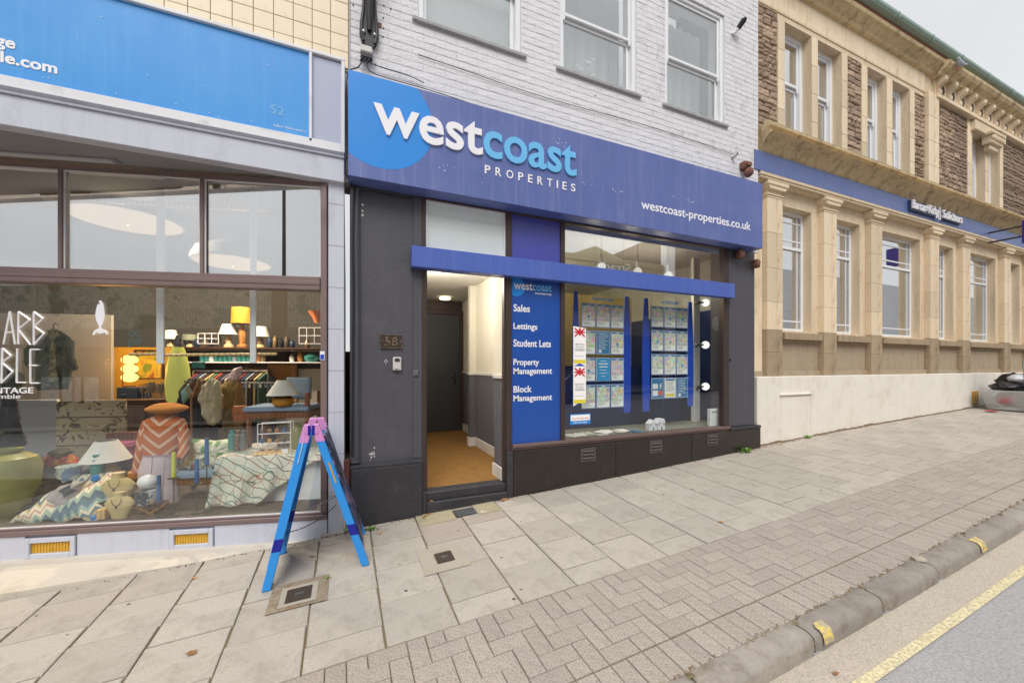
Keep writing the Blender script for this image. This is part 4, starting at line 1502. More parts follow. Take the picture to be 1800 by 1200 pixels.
# white sensor box and little houses on the ledge, leaflets
def on(px, py, Y, w=0):
    return P(px, py, Y)
xa, zt = P(1249, 719, 4.12); xb, zb_ = P(1264, 744, 4.12)
t = empty('sensor_box', (xa, 4.12, .6), 'small white box standing in the corner of the office window ledge', 'box')
m = MB(); m.box(xa, xb, 4.12, 4.18, .602, zt, .006); m.build('body', LETW, t)
m = MB(); m.box(xa + .03, xb - .03, 4.116, 4.12, zt - .05, zt - .035); m.build('grille', CARDT, t)
for i, (pa, pb, pt) in enumerate(((1142, 1155, 738), (1157, 1169, 736))):
    xa, _ = P(pa, 750, 4.2); xb, _ = P(pb, 750, 4.2)
    zt = P(pa, pt, 4.2)[1]
    t = empty('model_house', ((xa + xb) / 2, 4.2, .6), ['white model house with a pointed hip roof on the ledge', 'white model house with a flat-topped gable roof on the ledge'][i], 'ornament', 'little white model houses on the ledge')
    m = MB(); m.box(xa, xb, 4.2, 4.28, .602, zt - .055, .002)
    if i == 0: m.prism([(xa - .006, zt - .055), (xb + .006, zt - .055), ((xa + xb) / 2, zt)], 'y', 4.195, 4.285)
    else: m.prism([(xa - .004, zt - .055), (xb + .004, zt - .055), (xb - .02, zt), (xa + .02, zt)], 'y', 4.195, 4.285)
    m.build('house_body', LETW, t)
    m = MB(); m.box((xa + xb) / 2 - .012, (xa + xb) / 2 + .012, 4.197, 4.2, .602, .65)
    m.box(xa + .012, xa + .03, 4.197, 4.2, .665, .69); m.box(xb - .03, xb - .012, 4.197, 4.2, .665, .69)
    m.build('door_and_windows', CARDT, t)
random.seed(21)
LFL = ['%s leaflet flat on the office ledge, %s from the blue sticker' % (a, b) for a, b in zip(['first', 'second', 'third', 'fourth', 'fifth', 'sixth', 'seventh', 'eighth', 'ninth', 'tenth', 'last'], ['counting along'] * 11)]
for i in range(11):
    x, y, a = 2.45 + i * .12 + random.uniform(-.02, .02), random.uniform(4.12, 4.45), random.uniform(-.5, .5)
    w, h = .15, .21
    t = empty('leaflet', (x, y, .602 + i * .0012), LFL[i], 'leaflet', 'leaflets spread on the office window ledge')
    z0 = .602 + i * .0012
    q = [(x + (sa * w * math.cos(a) - sb * h * math.sin(a)), y + (sa * w * math.sin(a) + sb * h * math.cos(a)), z0 + hz) for hz in (0, .001) for sa, sb in ((-.5, -.5), (.5, -.5), (.5, .5), (-.5, .5))]
    m = MB(); m.add(q, [(3, 2, 1, 0), (4, 5, 6, 7), (0, 1, 5, 4), (1, 2, 6, 5), (2, 3, 7, 6), (3, 0, 4, 7)])
    m.build('sheet', random.choice([CARDW, CARDW, PHO[0], PHO[1], TEALC]), t)

# ---- fittings on the painted brick
br = empty('iron_bracket', (.2, 3.95, 4.6), 'dark cast iron bracket with two bolts at the top of the brick wall', 'bracket')
m = MB()
xc = (P(632, 60, 3.97)[0] + P(666, 60, 3.97)[0]) / 2
zs = [P(650, y, 3.97)[1] for y in (84, 76, 62, 45, 25, 0, -40, -120)]
ws = [.02, .065, .088, .085, .07, .06, .085, .08]
prof = list(zip(zs, ws))
out = [(xc - w, z) for z, w in prof] + [(xc + w, z) for z, w in reversed(prof)]
m.prism(out[::-1], 'y', 3.965, 4.005)
for sgn in (-1, 1):
    m.tube([(xc + sgn * w * .78, 3.962, z) for z, w in prof[1:]], .014, 8)
m.tube([(xc, 3.955, zs[2] + .03), (xc, 3.93, zs[4]), (xc, 3.86, zs[6]), (xc, 3.8, zs[7])], [.02, .03, .035, .035], 8)
m.build('casting', DARKM, br)
for sgn in (-1, 1):
    m = MB(); m.lathe((0, 0, 0), [(.018, 0), (.018, .006), (.012, .012), (0, .014)], 10)
    m.v = [(xc + sgn * .05 + v[0], 3.962 - v[2], zs[2] + .01 + v[1]) for v in m.v]
    m.build('bolt', MET, br)
jb = empty('junction_box', (.2, 3.95, 4.3), 'white cable junction box below the iron bracket', 'junction box')
xa, zt = P(633, 78, 3.96); xb, zb_ = P(655, 98, 3.96)
m = MB(); m.box(xa, xb, 3.94, 4.0, zb_, zt, .012); m.build('box', GREYP, jb)
m = MB(); m.box(xa + .005, xb - .002, 3.948, 3.998, zb_ - .035, zb_ - .001)
for k in range(3):
    m.tube([(xa + .025 + k * .03, 3.96, zb_ - .03), (xa + .02 + k * .03, 3.95, zb_ - .06), (xa + .0 + k * .03, 3.955, zb_ - .09)], .008, 6)
m.build('cable_glands', BLACK, jb)
cb = empty('cables', (.02, 3.96, 3.2), 'black cables drooping along the top edge and left end of the purple sign', 'cable')
def cable(pts, r=.006, mat=BLACK):
    q = [(*[P(a, b, Y)[0]], Y, P(a, b, Y)[1]) for a, b, Y in pts]
    # smooth through the points
    out = []
    for i in range(len(q) - 1):
        p0, p1, p2, p3 = q[max(i - 1, 0)], q[i], q[i + 1], q[min(i + 2, len(q) - 1)]
        for k in range(5):
            t = k / 5
            out.append(tuple(.5 * ((2 * b) + (c - a) * t + (2 * a - 5 * b + 4 * c - d) * t * t + (-a + 3 * b - 3 * c + d) * t ** 3) for a, b, c, d in zip(p0, p1, p2, p3)))
    out.append(q[-1])
    m = MB(); m.tube(out, r, 6); m.build('cable', mat, cb, smooth=True)
cable([(640, 100, 3.96), (630, 118, 3.95), (614, 125, 3.93), (609, 150, 3.9), (608, 200, 3.9), (611, 260, 3.9), (606, 300, 3.92), (617, 318, 3.93), (622, 330, 3.96)])
cable([(645, 101, 3.96), (650, 125, 3.97), (690, 140, 3.97), (760, 160, 3.98), (900, 205, 3.98), (1050, 245, 3.98)], .004)
cable([(650, 100, 3.96), (655, 113, 3.97), (720, 134, 3.98), (745, 146, 3.98)], .004)
cable([(735, 96, 3.995), (800, 118, 3.995), (960, 172, 3.995), (1150, 225, 3.995), (1290, 272, 3.995)], .0035, DARKM)
cable([(622, 330, 3.95), (620, 420, 3.955), (621, 520, 3.955), (620, 640, 3.955), (619, 800, 3.95)], .012)
cable([(628, 330, 3.95), (627, 430, 3.95), (628, 560, 3.95), (627, 700, 3.95), (628, 805, 3.95)], .009, CHAR)
cable([(634, 336, 3.995), (660, 338, 3.995), (700, 346, 3.995), (726, 349, 3.99)], .004)
# bullet camera, pipe, small fixings
cm = empty('bullet_camera', (5.4, 3.95, 6.5), 'small black and white security camera high on the brick wall', 'camera')
x, z = P(1293, 52, 3.98)
m = MB(); m.tube([(x - .03, 4.0, z - .07), (x, 3.94, z - .02)], .03, 12); m.build('body', LETW, cm, smooth=True)
m = MB(); m.tube([(x, 3.94, z - .02), (x + .03, 3.87, z + .06)], [.034, .04], 12); m.ball((x + .03, 3.86, z + .06), .03, 10, 6); m.build('hood', BLACK, cm, smooth=True)
x, z = P(1291, 273, 3.98)
m = MB().mat(GREYP); m.tube([(x - .02, 4.0, z - .03), (x, 3.93, z)], .022, 12); m.mat(BLACK); m.tube([(x, 3.93, z), (x + .002, 3.928, z + .001)], .02, 12)
tag(m.build('overflow_pipe', None, smooth=True), 'short white overflow pipe end at the right of the brick wall', 'pipe')
# terracotta corbel remains
def corbel(px, py, Y, kind, label):
    x, z = P(px, py, Y)
    t = empty('corbel_stub', (x, Y, z), label, 'corbel', 'weathered terracotta corbel stubs')
    m = MB()
    if kind == 0:
        m.box(x - .06, x + .06, Y - .02, 4.02, z + .02, z + .13, .012)
        m.box(x - .05, x + .05, Y - .05, Y - .02, z + .045, z + .11, .01)
        m.ball((x + .01, Y - .02, z - .04), (.06, .07, .07), 14, 10, .04)
    elif kind == 1:
        m.ball((x, Y, z), (.065, .07, .068), 14, 10, .06)
        m.ball((x - .05, Y - .04, z + .02), (.03, .03, .04), 8, 6, .15)
    else:
        m.box(x - .05, x + .04, Y - .02, 4.04, z - .06, z + .06, .012)
        m.ball((x - .05, Y - .02, z - .01), (.04, .05, .06), 10, 7, .12)
    m.build('stub', RUSTY, t, smooth=True)
corbel(1313, 299, 3.93, 0, 'upper terracotta stub with a round ball just above the purple sign')
corbel(1301, 447, 3.93, 1, 'round terracotta stub on the charcoal pillar just beneath the sign')
corbel(1332, 463, 3.93, 2, 'rusty terracotta stub beside the stone building just below the sign')
t = MB()
x, z = P(1283, 579, 3.99)
t.box(x - .02, x + .02, 3.992, 4.0, z - .035, z + .035)
o = t.build('small_sticker', YELP); tag(o, 'tiny yellow and blue sticker on the right window frame', 'sticker')
x, z = P(1283, 632, 3.99)
t = MB(); t.ball((x, 3.985, z), (.018, .02, .022), 10, 6); tag(t.build('wall_button', BLACK, smooth=True), 'small black knob on the right charcoal pillar', 'knob')
# drilled holes with rust at the top left of the brick
m = MB()
for (px, py) in ((674, 31), (674, 49), (673, 64), (687, 15), (675, 9), (621, 8), (1047, 168), (1306, 255), (700, 156), (660, 113)):
    x, z = P(px, py, 4.0)
    m.prism([(x + .008 * math.cos(k * PI / 4), z + .008 * math.sin(k * PI / 4)) for k in range(8)][::-1], 'y', 4.0035, 4.0065)
m.build('drilled_hole', BLACK, ea)
x, z = P(667, 44, 4.0)
m = MB(); m.box(x - .02, x + .02, 4.0, 4.006, z - .02, z + .025, .002); m.build('rust_patch', RUSTY, ea)

# ================================================================ STONE BUILDING (right)
sb_ = empty('stone_building', (11, 4.1, 0), 'bath stone building with column bays, rubble panels and slate blue fascia', 'building')
X0, X1 = 5.85, 30.0
CW = .37
cols = [6.106, 7.59, 9.06, 11.29, 12.76, 14.97, 16.45, 18.7, 20.2, 22.4]
SB_OFF = tuple(sb_.location)
# white rendered plinth
m = MB()
m.box(5.83, X1, 4.02, 4.6, -.2, 1.335, .01)
m.build('rendered_plinth', RENDR, sb_)
xa, za = P(1371, 692, 4.015); xb, _ = P(1427, 692, 4.015)
m = MB()
m.box(xa, xb, 3.985, 4.025, za - .03, za, .006)
m.box(xb - .05, xb - .02, 3.995, 4.025, G(xb, 4) - .02, za - .03, .006)
m.box(xa + .02, xb - .05, 4.008, 4.022, G(xb, 4) - .1, za - .05, .003)
m.build('blocked_hatch', RENDR, sb_)
# recessed wall behind the columns, with openings
ops = []
for a, b in zip(cols, cols[1:]):
    ops.append((a + CW + .165, b - .18, 2.085, 4.15))
m = MB().mat(BATH)
holes(m, 5.85, X1, 2.05, 4.42, 4.15, 4.29, ops)
m.build('wall', None, sb_)
m = MB().mat(BATHP)
m.box(5.85, X1, 4.15, 4.4, 1.335, 2.05)
for a, b in zip([5.5] + cols, cols + [X1]):
    m.box(max(a + CW + .003, 5.85), b - .003, 4.11, 4.15, 1.336, 1.42, .006)
m.build('dado', None, sb_)
m = MB()
for a, b in zip(cols, cols[1:]):
    m.box(a + CW + .06, b - .03, 4.045, 4.3, 1.93, 2.05, .008)
    m.box(a + CW + .10, b - .07, 4.10, 4.16, 1.895, 1.93, .004)
m.build('window_sill', BATHD, sb_)
# columns: stacked ashlar blocks, darker near the street, with moulded capitals
ashlar = {}
def block(x0, x1, y0, y1, z0, z1, mat, name='ashlar_block', ch=.004):
    k = (round(x1 - x0, 3), round(y1 - y0, 3), round(z1 - z0, 3), mat.name, ch)
    if k not in ashlar:
        T0 = MB(T=None)
        T0.box(0, x1 - x0, 0, y1 - y0, 0, z1 - z0, ch)
        me = bpy.data.meshes.new(name)
        me.from_pydata(T0.v, [], T0.f)
        me.materials.append(mat)
        ashlar[k] = me
    return inst(ashlar[k], name, (x0, y0, z0), sb_, None, SB_OFF)
cap_me = None
for i, cx0 in enumerate(cols):
    zs_ = [1.336, 1.72, 2.078]
    for a, b in zip(zs_, zs_[1:]):
        block(cx0, cx0 + CW, 4.05, 4.15, a, b - .002, BATHD)
    n = 4
    js_ = [2.078, 2.52, 3.06, 3.62, 4.17]
    for a, b in zip(js_, js_[1:]):
        block(cx0, cx0 + CW, 4.05, 4.15, a, b - .002, BATH)
    m = MB()
    m.box(cx0 - .005, cx0 + CW + .005, 4.045, 4.15, 4.17, 4.205, .003)
    m.box(cx0 - .02, cx0 + CW + .02, 4.03, 4.15, 4.205, 4.225, .004)
    m.box(cx0, cx0 + CW, 4.05, 4.15, 4.225, 4.29)
    m.prism([(cx0 - .0, 4.29), (cx0 + CW, 4.29), (cx0 + CW + .055, 4.345), (cx0 - .055, 4.345)], 'y', 4.0, 4.15)
    m.box(cx0 - .065, cx0 + CW + .065, 3.985, 4.15, 4.345, 4.405, .006)
    m.build('capital', BATH, sb_)
# entablature strips
m = MB()
m.box(5.87, X1, 4.0, 4.29, 4.42, 4.455, .004)
m.box(5.86, X1, 3.985, 4.29, 4.455, 4.505, .006)
m.box(5.88, X1, 4.045, 4.16, 4.405, 4.42)
m.build('architrave', BATH, sb_)
m = MB(); m.box(5.87, X1, 4.06, 4.4, 4.505, 5.2); m.build('frieze', BATH, sb_)
# plain stretch left of the first column
m = MB(); m.box(5.83, 6.1, 4.13, 4.15, 1.34, 4.42); m.build('end_pier', BATH, sb_)
# slate-blue fascia and lettering
fs = empty('blue_fascia', (10, 4.0, 4.5), 'long slate blue fascia over the stone columns with raised white lettering', 'shop sign')
js_ = [5.73, 8.0, 10.2, 12.6, 14.9, 17.2]
for a, b in zip(js_, js_[1:]):
    m = MB(); m.box(a + .001, b - .001, 3.995, 4.058, 4.51, 4.81, .003); m.build('panel', NAVY2, fs)
x0, _ = P(1604, 352, 3.94); x1, _ = P(1653, 370, 3.94)
m = MB()
x0, x1, x2, x3, x4 = 10.25, 11.30, 11.37, 11.47, 12.36
zt, zb_ = 4.79, 4.60
text_mb(m, 'Barcan+Kirby', x0, 3.95, zb_ - .045, x1 - x0, zt - zb_ + .03, .03, .01)
m.box(x2, x2 + .018, 3.93, 3.965, zb_ - .06, zt + .02)
text_mb(m, 'Solicitors', x3, 3.95, zb_, x4 - x3 - .02, zt - zb_ - .02, .03, .01)
m.build('lettering', LETW, fs)
m = MB(); m.box(x0 - .03, x1 + .02, 3.953, 3.995, zb_ - .02, zt - .02); m.box(x3 - .03, x4, 3.953, 3.995, zb_ - .01, zt - .04)
m.build('letter_tray', pm('dark_letter_tray', '#2b3f5c', .5), fs)
hs = empty('hanging_sign', (15.2, 3.4, 4.3), 'purple projecting sign on two dark rails beyond the blue fascia', 'sign')
xs_, zz1 = P(1797, 388, 3.5); _, zz0 = P(1797, 428, 3.5)
m = MB(); m.box(xs_ - .03, xs_ + .05, 2.75, 3.5, zz0, zz1, .004); m.build('board', pm('violet_board', '#3a2580', .4), hs)
for zq in (zz1 - .12, zz0 + .16):
    m = MB(); m.tube([(xs_, 3.5, zq), (xs_, 4.0, zq)], .02, 8); m.build('rail', DARKM, hs)
# lower windows with margin glazing
def margin_window(parent, x0, x1, z0, z1, yf):
    fm = MB()
    T = .06
    fm.box(x0, x0 + T, yf, yf + .07, z0, z1, .003); fm.box(x1 - T, x1, yf, yf + .07, z0, z1, .003)
    fm.box(x0 + T, x1 - T, yf, yf + .07, z1 - T, z1, .003); fm.box(x0 + T, x1 - T, yf, yf + .07, z0, z0 + T, .003)
    zt = z0 + (z1 - z0) * .685
    fm.box(x0 + T, x1 - T, yf - .01, yf + .06, zt, zt + .05, .003)
    fo = fm.build('window', UPVC, parent)
    g = MB()
    for x in (x0 + .15, x1 - .165):
        g.box(x, x + .024, yf + .01, yf + .04, z0 + T, z1 - T)
    for zq in (z0 + .175, zt + .15, z1 - .19):
        g.box(x0 + T, x1 - T, yf + .012, yf + .038, zq, zq + .024)
    g.build('glazing_bar', UPVC, fo)
    p = MB(); p.box(x0 + T, x1 - T, yf + .022, yf + .028, z0 + T, z1 - T); p.build('pane', GL_LOW, fo)
GL_LOW = glass('office_window_glass', 1.2, .5, (.95, .98, .99), 0, (1, 1, 1))
for a, b, c, d in ops:
    margin_window(sb_, a, b, c, d, 4.285)
m = MB()                                       # grimy crumbling fillet where the render meets the pavement
vv = []
for i in range(161):
    x = 5.84 + i * .06
    h = .018 + .03 * max(0, noise.noise(Vector((x * 2.3, 3, 1)))) + .012 * noise.noise(Vector((x * 11, 1, 1)))
    vv += [(x, 3.99 - .03 * max(0, noise.noise(Vector((x * 3, 9, 1)))), G(x, 4) + .002), (x, 4.016, G(x, 4) + max(h, .006))]
m.add(vv, [(2 * i, 2 * i + 2, 2 * i + 3, 2 * i + 1) for i in range(160)])
m.build('grimy_fillet', DUST, sb_)
m = MB(); m.box(6.2, X1, 4.62, 4.66, 1.0, 4.6); m.build('room_wall', pm('white_room_screen', '#e6eaec', .8, var=.03, bump=0), sb_)
m = MB(); m.box(6.2, X1, 4.30, 5.2, 1.9, 2.0); m.box(6.2, X1, 4.30, 5.2, 4.4, 4.45); m.build('room_floor', ROOMW, sb_)
m = MB()
for a, b, c, d in ops[2:3]:
    m.box(a + .05, b - .05, 4.36, 4.37, c + .03, c + .16)
m.build('green_film', WEED, sb_)
# big cornice with weathered mouldings, broken into stones
cp = [(4.06, 4.815), (4.02, 4.83), (4.00, 4.87), (3.96, 4.93), (3.90, 4.985), (3.79, 5.02), (3.875, 5.03), (3.87, 5.11), (3.835, 5.13), (3.83, 5.17), (3.87, 5.205), (4.18, 5.235), (4.18, 4.815)]
def moulding(x0, x1, prof, mat, name, mitre=0, step=1.1, jit=.003):
    x = x0
    first = True
    while x < x1 - .05:
        xe = min(x + step * random.uniform(.85, 1.15), x1)
        if x1 - xe < .3: xe = x1
        m = MB()
        n = len(prof)
        yb = prof[-1][0]
        v = []
        dy = random.uniform(-jit, jit)
        for xx, side in ((x + .002, 0), (xe - .002, 1)):
            for (y, z) in prof:
                e = (prof[0][0] - y) * mitre if (first and side == 0) else 0
                v.append((xx - max(e, 0), y + dy, z))
        m.add(v, [tuple(range(n))[::-1], tuple(range(n, 2 * n))] + [(i, (i + 1) % n, (i + 1) % n + n, i + n) for i in range(n)])
        m.build(name, mat, sb_)
        x = xe
        first = False
moulding(6.0, 18, cp, CORN, 'cornice_stone', 0.0)
m = MB(); n = len(cp)
v = [(5.9 - (4.06 - y) * .18 + .0, y, z) for y, z in cp] + [(5.999, y, z) for y, z in cp]
m.add(v, [tuple(range(n))[::-1], tuple(range(n, 2 * n))] + [(i, (i + 1) % n, (i + 1) % n + n, i + n) for i in range(n)])
m.build('cornice_stone', CORN, sb_)
m = MB()
m.prism([(4.0, 5.16), (3.868, 5.209), (4.17, 5.243)], 'x', 6.0, 18)
m.build('mossy_weathering', pm('dark_moss', '#4a5040', .95, var=.4, scale=9, bump=.8), sb_)

# upper storey
UO = [(6.685, 7.404, 5.3, 7.207), (7.581, 8.293, 5.3, 7.207), (9.125, 9.805, 5.3, 7.207), (10.015, 10.695, 5.3, 7.207), (13.506, 14.20, 5.3, 7.0), (14.40, 15.023, 5.3, 7.0)]
RP = [(6.024, 6.504, 7.28), (8.472, 8.933, 7.21), (10.878, 11.302, 7.21), (11.744, 13.274, 7.25), (15.224, 17.0, 7.25)]
m = MB()
holes(m, 5.904, 18, 5.2, 7.80, 4.15, 4.36, UO + [(a, b, 5.2, z1) for a, b, z1 in RP])
m.build('upper_wall', BATH, sb_)
m = MB()
for a, b, z1 in RP:
    m.box(a, b, 4.18, 4.36, 5.2, z1)
rub = m.build('rubble_wall', RUBJ, sb_)
m = MB()
for a, b in ((6.504, 6.685), (7.404, 7.581), (8.293, 8.472), (8.933, 9.125), (9.805, 10.015), (10.695, 10.878), (13.274, 13.506), (14.20, 14.40), (15.023, 15.224)):
    for zq in range(4):
        block(a + .002, b - .002, 4.14, 4.15, 5.24 + zq * .49, 5.24 + (zq + 1) * .49 - .003, BATH)
for zq in range(4):
    block(11.302, 11.744, 4.08, 4.15, 5.24 + zq * .52, 5.24 + (zq + 1) * .52 - .003, BATH)
    block(5.87, 6.024, 4.14, 4.15, 5.24 + zq * .64, 5.24 + (zq + 1) * .64 - .003, BATH)
# rubble stones
cand = []
random.seed(33)
for a, b, z1 in RP:
    z = 5.21
    while z < z1 - .03:
        h = random.uniform(.055, .125)
        h = min(h, z1 - z)
        x = a
        while x < b - .02:
            w = random.uniform(.10, .30)
            if b - x - w < .08: w = b - x
            cand.append((x, x + w, z, z + h))
            x += w
        z += h
cand.sort(key=lambda c: dist_key(c[0], c[2], 4.15) + (0 if on_screen(c[0], 4.15, c[2]) else 1e4))
restm = MB()
for n, (a, b, c, d) in enumerate(cand):
    w, h = b - a - .014, d - c - .012
    if h < .02: continue
    var = random.randrange(4)
    kq = (round(w / .03) * .03, round(h / .015) * .015)
    kq = (min(max(kq[0], .06), .3), max(kq[1], .03))
    me, v, f = get_brick(kq[0], kq[1], .03, .012, RUB, 'rubble_stone', var, .009)
    loc = ((a + b) / 2, 4.178 + random.uniform(-.012, .008), (c + d) / 2)
    rr_ = (random.uniform(-.06, .06), random.uniform(-.05, .05), random.uniform(-.04, .04))
    if n < 298:
        inst(me, 'rubble_stone', loc, rub, rr_)
    else:
        restm.add([(p[0] + loc[0], p[1] + loc[1], p[2] + loc[2]) for p in v], f)
o = restm.build('more_rubble_stones', RUB, rub); o['kind'] = 'stuff'
for a, b, c, d in UO:
    sash(sb_, a, b, c - .05, d, 4.29, 6.37, gl=GL_LOW, T=.075)
m = MB()
for a, b, c, d in UO:
    m.box(a, b, 4.52, 4.53, 5.2, 7.25)
m.build('net_curtain', NET, sb_)
m = MB()
for (a, b, c, d), half in zip(UO[:2], (1, 1)):
    for i in range(60):
        zz = 5.3 + i * .032
        m.box(a + .06, b - .06, 4.47, 4.472, zz, zz + .024)
m.build('venetian_blind', BLIND, sb_)
m = MB(); m.box(6.0, 18, 4.9, 4.95, 5.2, 7.7); m.box(6, 18, 4.36, 4.9, 5.15, 5.2); m.build('upper_room', ROOMW, sb_)
# string groove and upper cornice
m = MB(); m.box(5.9, 11.3, 4.135, 4.15, 7.30, 7.315); m.box(5.9, 11.3, 4.14, 4.15, 7.33, 7.72); m.build('string_course', BATH, sb_)
cp2 = [(4.14, 7.70), (4.08, 7.71), (4.06, 7.76), (4.0, 7.80), (3.98, 7.83), (3.93, 7.85), (3.91, 7.90), (3.96, 7.93), (4.2, 7.96), (4.2, 7.70)]
moulding(5.95, 11.55, cp2, CORN, 'upper_cornice_stone')
cp3 = [(4.06, 7.66), (4.0, 7.67), (3.98, 7.74), (3.90, 7.77), (3.86, 7.83), (3.85, 7.88), (3.90, 7.91), (4.2, 7.94), (4.2, 7.66)]
moulding(11.55, 18, cp3, CORN, 'upper_cornice_stone')
# corbel table with dark plates painted as the shade of its diamond holes
m = MB(); m.box(11.62, 18, 4.10, 4.15, 7.25, 7.66); m.build('corbel_table', BATH, sb_)
m = MB(); m.box(11.62, 18, 4.05, 4.10, 7.25, 7.33, .004); m.build('corbel_table_base', BATH, sb_)
sp_ = .47
for i in range(13):
    x = 11.66 + i * sp_
    m = MB()
    m.prism([(4.10, 7.34), (4.05, 7.34), (4.045, 7.42), (4.07, 7.47), (4.03, 7.52), (3.97, 7.56), (3.95, 7.655), (4.10, 7.655)], 'x', x, x + .13)
    m.ball((x + .065, 3.975, 7.60), (.07, .03, .05), 10, 6)
    m.build('bracket', BATH, sb_)
    m = MB()
    c = x + .13 + (sp_ - .13) / 2
    m.prism([(c, 7.36), (c + .075, 7.49), (c, 7.62), (c - .075, 7.49)], 'y', 4.092, 4.0995)
    m.build('diamond_shade_plate', pm('painted_void_shade', '#4a4238', .95, bump=0) if 'painted_void_shade' not in MATS else MATS['painted_void_shade'], sb_)
# carved hood over the paired far windows
m = MB()
m.box(13.42, 15.10, 4.06, 4.15, 7.0, 7.22, .01)
for a, b, c, d, e in ((14.0, 14.62, 6.78, 7.0, 3.98), (14.08, 14.54, 6.66, 6.78, 4.03), (13.95, 14.67, 6.97, 7.06, 3.94)):
    m.box(a, b, e, 4.15, c, d, .015)
for i in range(9):
    m.ball((14.03 + i * .07, 3.97, 6.9 + .02 * (i % 2)), (.04, .03, .06), 8, 6, .1)
m.build('carved_hood', BATH, sb_)
# eaves, gutter, roof
m = MB(); m.box(5.9, 18, 3.98, 4.2, 7.96, 8.085); m.build('eaves_course', BRKRED, sb_)
gt = MB()
gt.prism([(3.95, 8.18), (3.87, 8.18), (3.87, 8.13), (3.90, 8.09), (3.97, 8.08), (4.05, 8.09), (4.08, 8.18)], 'x', 5.9, 18)
for i in range(9):
    gt.box(7 + i * 1.3, 7.03 + i * 1.3, 3.862, 4.08, 8.075, 8.183)
gt.build('gutter', GUTR, sb_)
m = MB(); m.prism([(4.0, 8.19), (4.1, 8.28), (8.0, 11.0), (8.0, 8.19)], 'x', 5.9, 18); m.build('roof', SLATE, sb_)
# pigeon on the cornice
pg = empty('pigeon', (12.2, 3.95, 7.93), 'grey pigeon perched on the upper cornice below the gutter', 'pigeon')
x, z = P(1688, 112, 3.80)
m = MB()
m.ball((x, 3.80, z), (.13, .05, .055), 14, 8)
m.ball((x - .11, 3.79, z + .055), (.04, .03, .038), 10, 6)
m.tube([(x - .08, 3.79, z + .01), (x - .11, 3.79, z + .05)], [.045, .032], 10)
m.tube([(x - .14, 3.79, z + .05), (x - .17, 3.79, z + .045)], [.01, .003], 6)
m.prism([(x + .08, z - .01), (x + .27, z + .045), (x + .28, z + .065), (x + .08, z + .035)], 'y', 3.775, 3.825)
m.build('body', pm('pigeon_grey', '#9ea4b0', .7, var=.15, scale=20, bump=.1), pg, smooth=True)
m = MB(); m.tube([(x, 3.84, z - .05), (x, 3.86, z - .12)], .005, 5); m.tube([(x + .03, 3.84, z - .05), (x + .03, 3.86, z - .12)], .005, 5); m.build('legs', ORNG, pg)
# yellow box by the tub, tub, bags
gx = lambda x, y: G(x, y)
x, _ = P(1716, 700, 4.0)
t = MB(); t.box(x - .17, x + .12, 3.995, 4.02, gx(x, 4) + .08, gx(x, 4) + .38, .01)
o = t.build('amber_vent_box', pm('amber_plastic', '#b98a3c', .5, var=.3, scale=20)); tag(o, 'small amber vent box on the white wall beside the plastic tub', 'vent')
tub = empty('plastic_tub', (13.4, 3.6, .5), 'clear plastic storage tub on the pavement full of bags', 'tub')
TX, TY = 13.35, 3.52
zt0 = gx(TX, TY) + .01
CLEAR = glass('cloudy_plastic', .8, .3, (.86, .89, .92), .25)
def tubm(k, z0, z1, t=.012):
    m = MB()
    a0, b0 = .33 * k, .25 * k
    a1, b1 = .44, .34
    vs = []
    for (a, b, z) in ((a0, b0, z0), (a1, b1, z1), (a1 - t, b1 - t, z1), (a0 - t, b0 - t, z0 + t)):
        for sx, sy in ((-1, -1), (1, -1), (1, 1), (-1, 1)):
            vs.append((TX + sx * a, TY + sy * b, z))
    fs = [(3, 2, 1, 0)] + [(r * 4 + i, r * 4 + (i + 1) % 4, (r + 1) * 4 + (i + 1) % 4, (r + 1) * 4 + i) for r in range(3) for i in range(4)] + [(12, 13, 14, 15)]
    return m.add(vs, fs)
tubm(1, zt0, zt0 + .42).build('tub', CLEAR, tub)
m = MB(); m.box(TX - .46, TX + .46, TY - .36, TY - .335, zt0 + .40, zt0 + .425, .004); m.box(TX - .46, TX + .46, TY + .335, TY + .36, zt0 + .40, zt0 + .425); m.box(TX - .46, TX - .43, TY - .335, TY + .335, zt0 + .40, zt0 + .425); m.box(TX + .43, TX + .46, TY - .335, TY + .335, zt0 + .40, zt0 + .425)
m.build('rim', CLEAR, tub)
BAG = pm('black_bin_bag', '#17171a', .28, var=.1, bump=.3, bscale=14, bd=.03)
def bag(name, c, r, mat, label, sd, cat='bag'):
    m = MB()
    nv, nu = 14, 22
    def fn(u, v):
        a, b = 2 * PI * u, PI * v
        d = Vector((math.sin(b) * math.cos(a), math.sin(b) * math.sin(a), -math.cos(b)))
        k = 1 + .22 * noise.noise(d * 2.2 + Vector((sd, 0, 0))) + .12 * noise.noise(d * 6 + Vector((0, sd, 0)))
        return (c[0] + r[0] * d.x * k, c[1] + r[1] * d.y * k, c[2] + r[2] * d.z * k)
    m.grid(fn, nu, nv)
    return tag(m.build(name, mat, smooth=2), label, cat)
bag('clothes_bag', (TX - .05, TY, zt0 + .24), (.24, .2, .17), pm('dark_cloth_bag', '#9095a0', .9, bump=.4), 'dark cloth bundle filling the bottom of the clear tub', 2)
bag('black_bin_bag', (TX - .20, TY - .02, zt0 + .50), (.34, .26, .10), BAG, 'flat black bag lying over the left side of the tub', 5)
bag('black_bin_bag', (TX + .26, TY, zt0 + .58), (.34, .28, .20), BAG, 'large shiny black bag heaped on the right of the tub', 9)
bag('black_bin_bag', (TX + .85, TY - .08, zt0 + .17), (.26, .22, .19), BAG, 'black bag standing on the pavement right of the tub', 13)
bag('carrier_bag', (TX + .02, TY - .14, zt0 + .66), (.28, .18, .12), pm('white_carrier', '#d5d6da', .45, bump=.4, bscale=12), 'white carrier bag lying on top of the tub', 17)
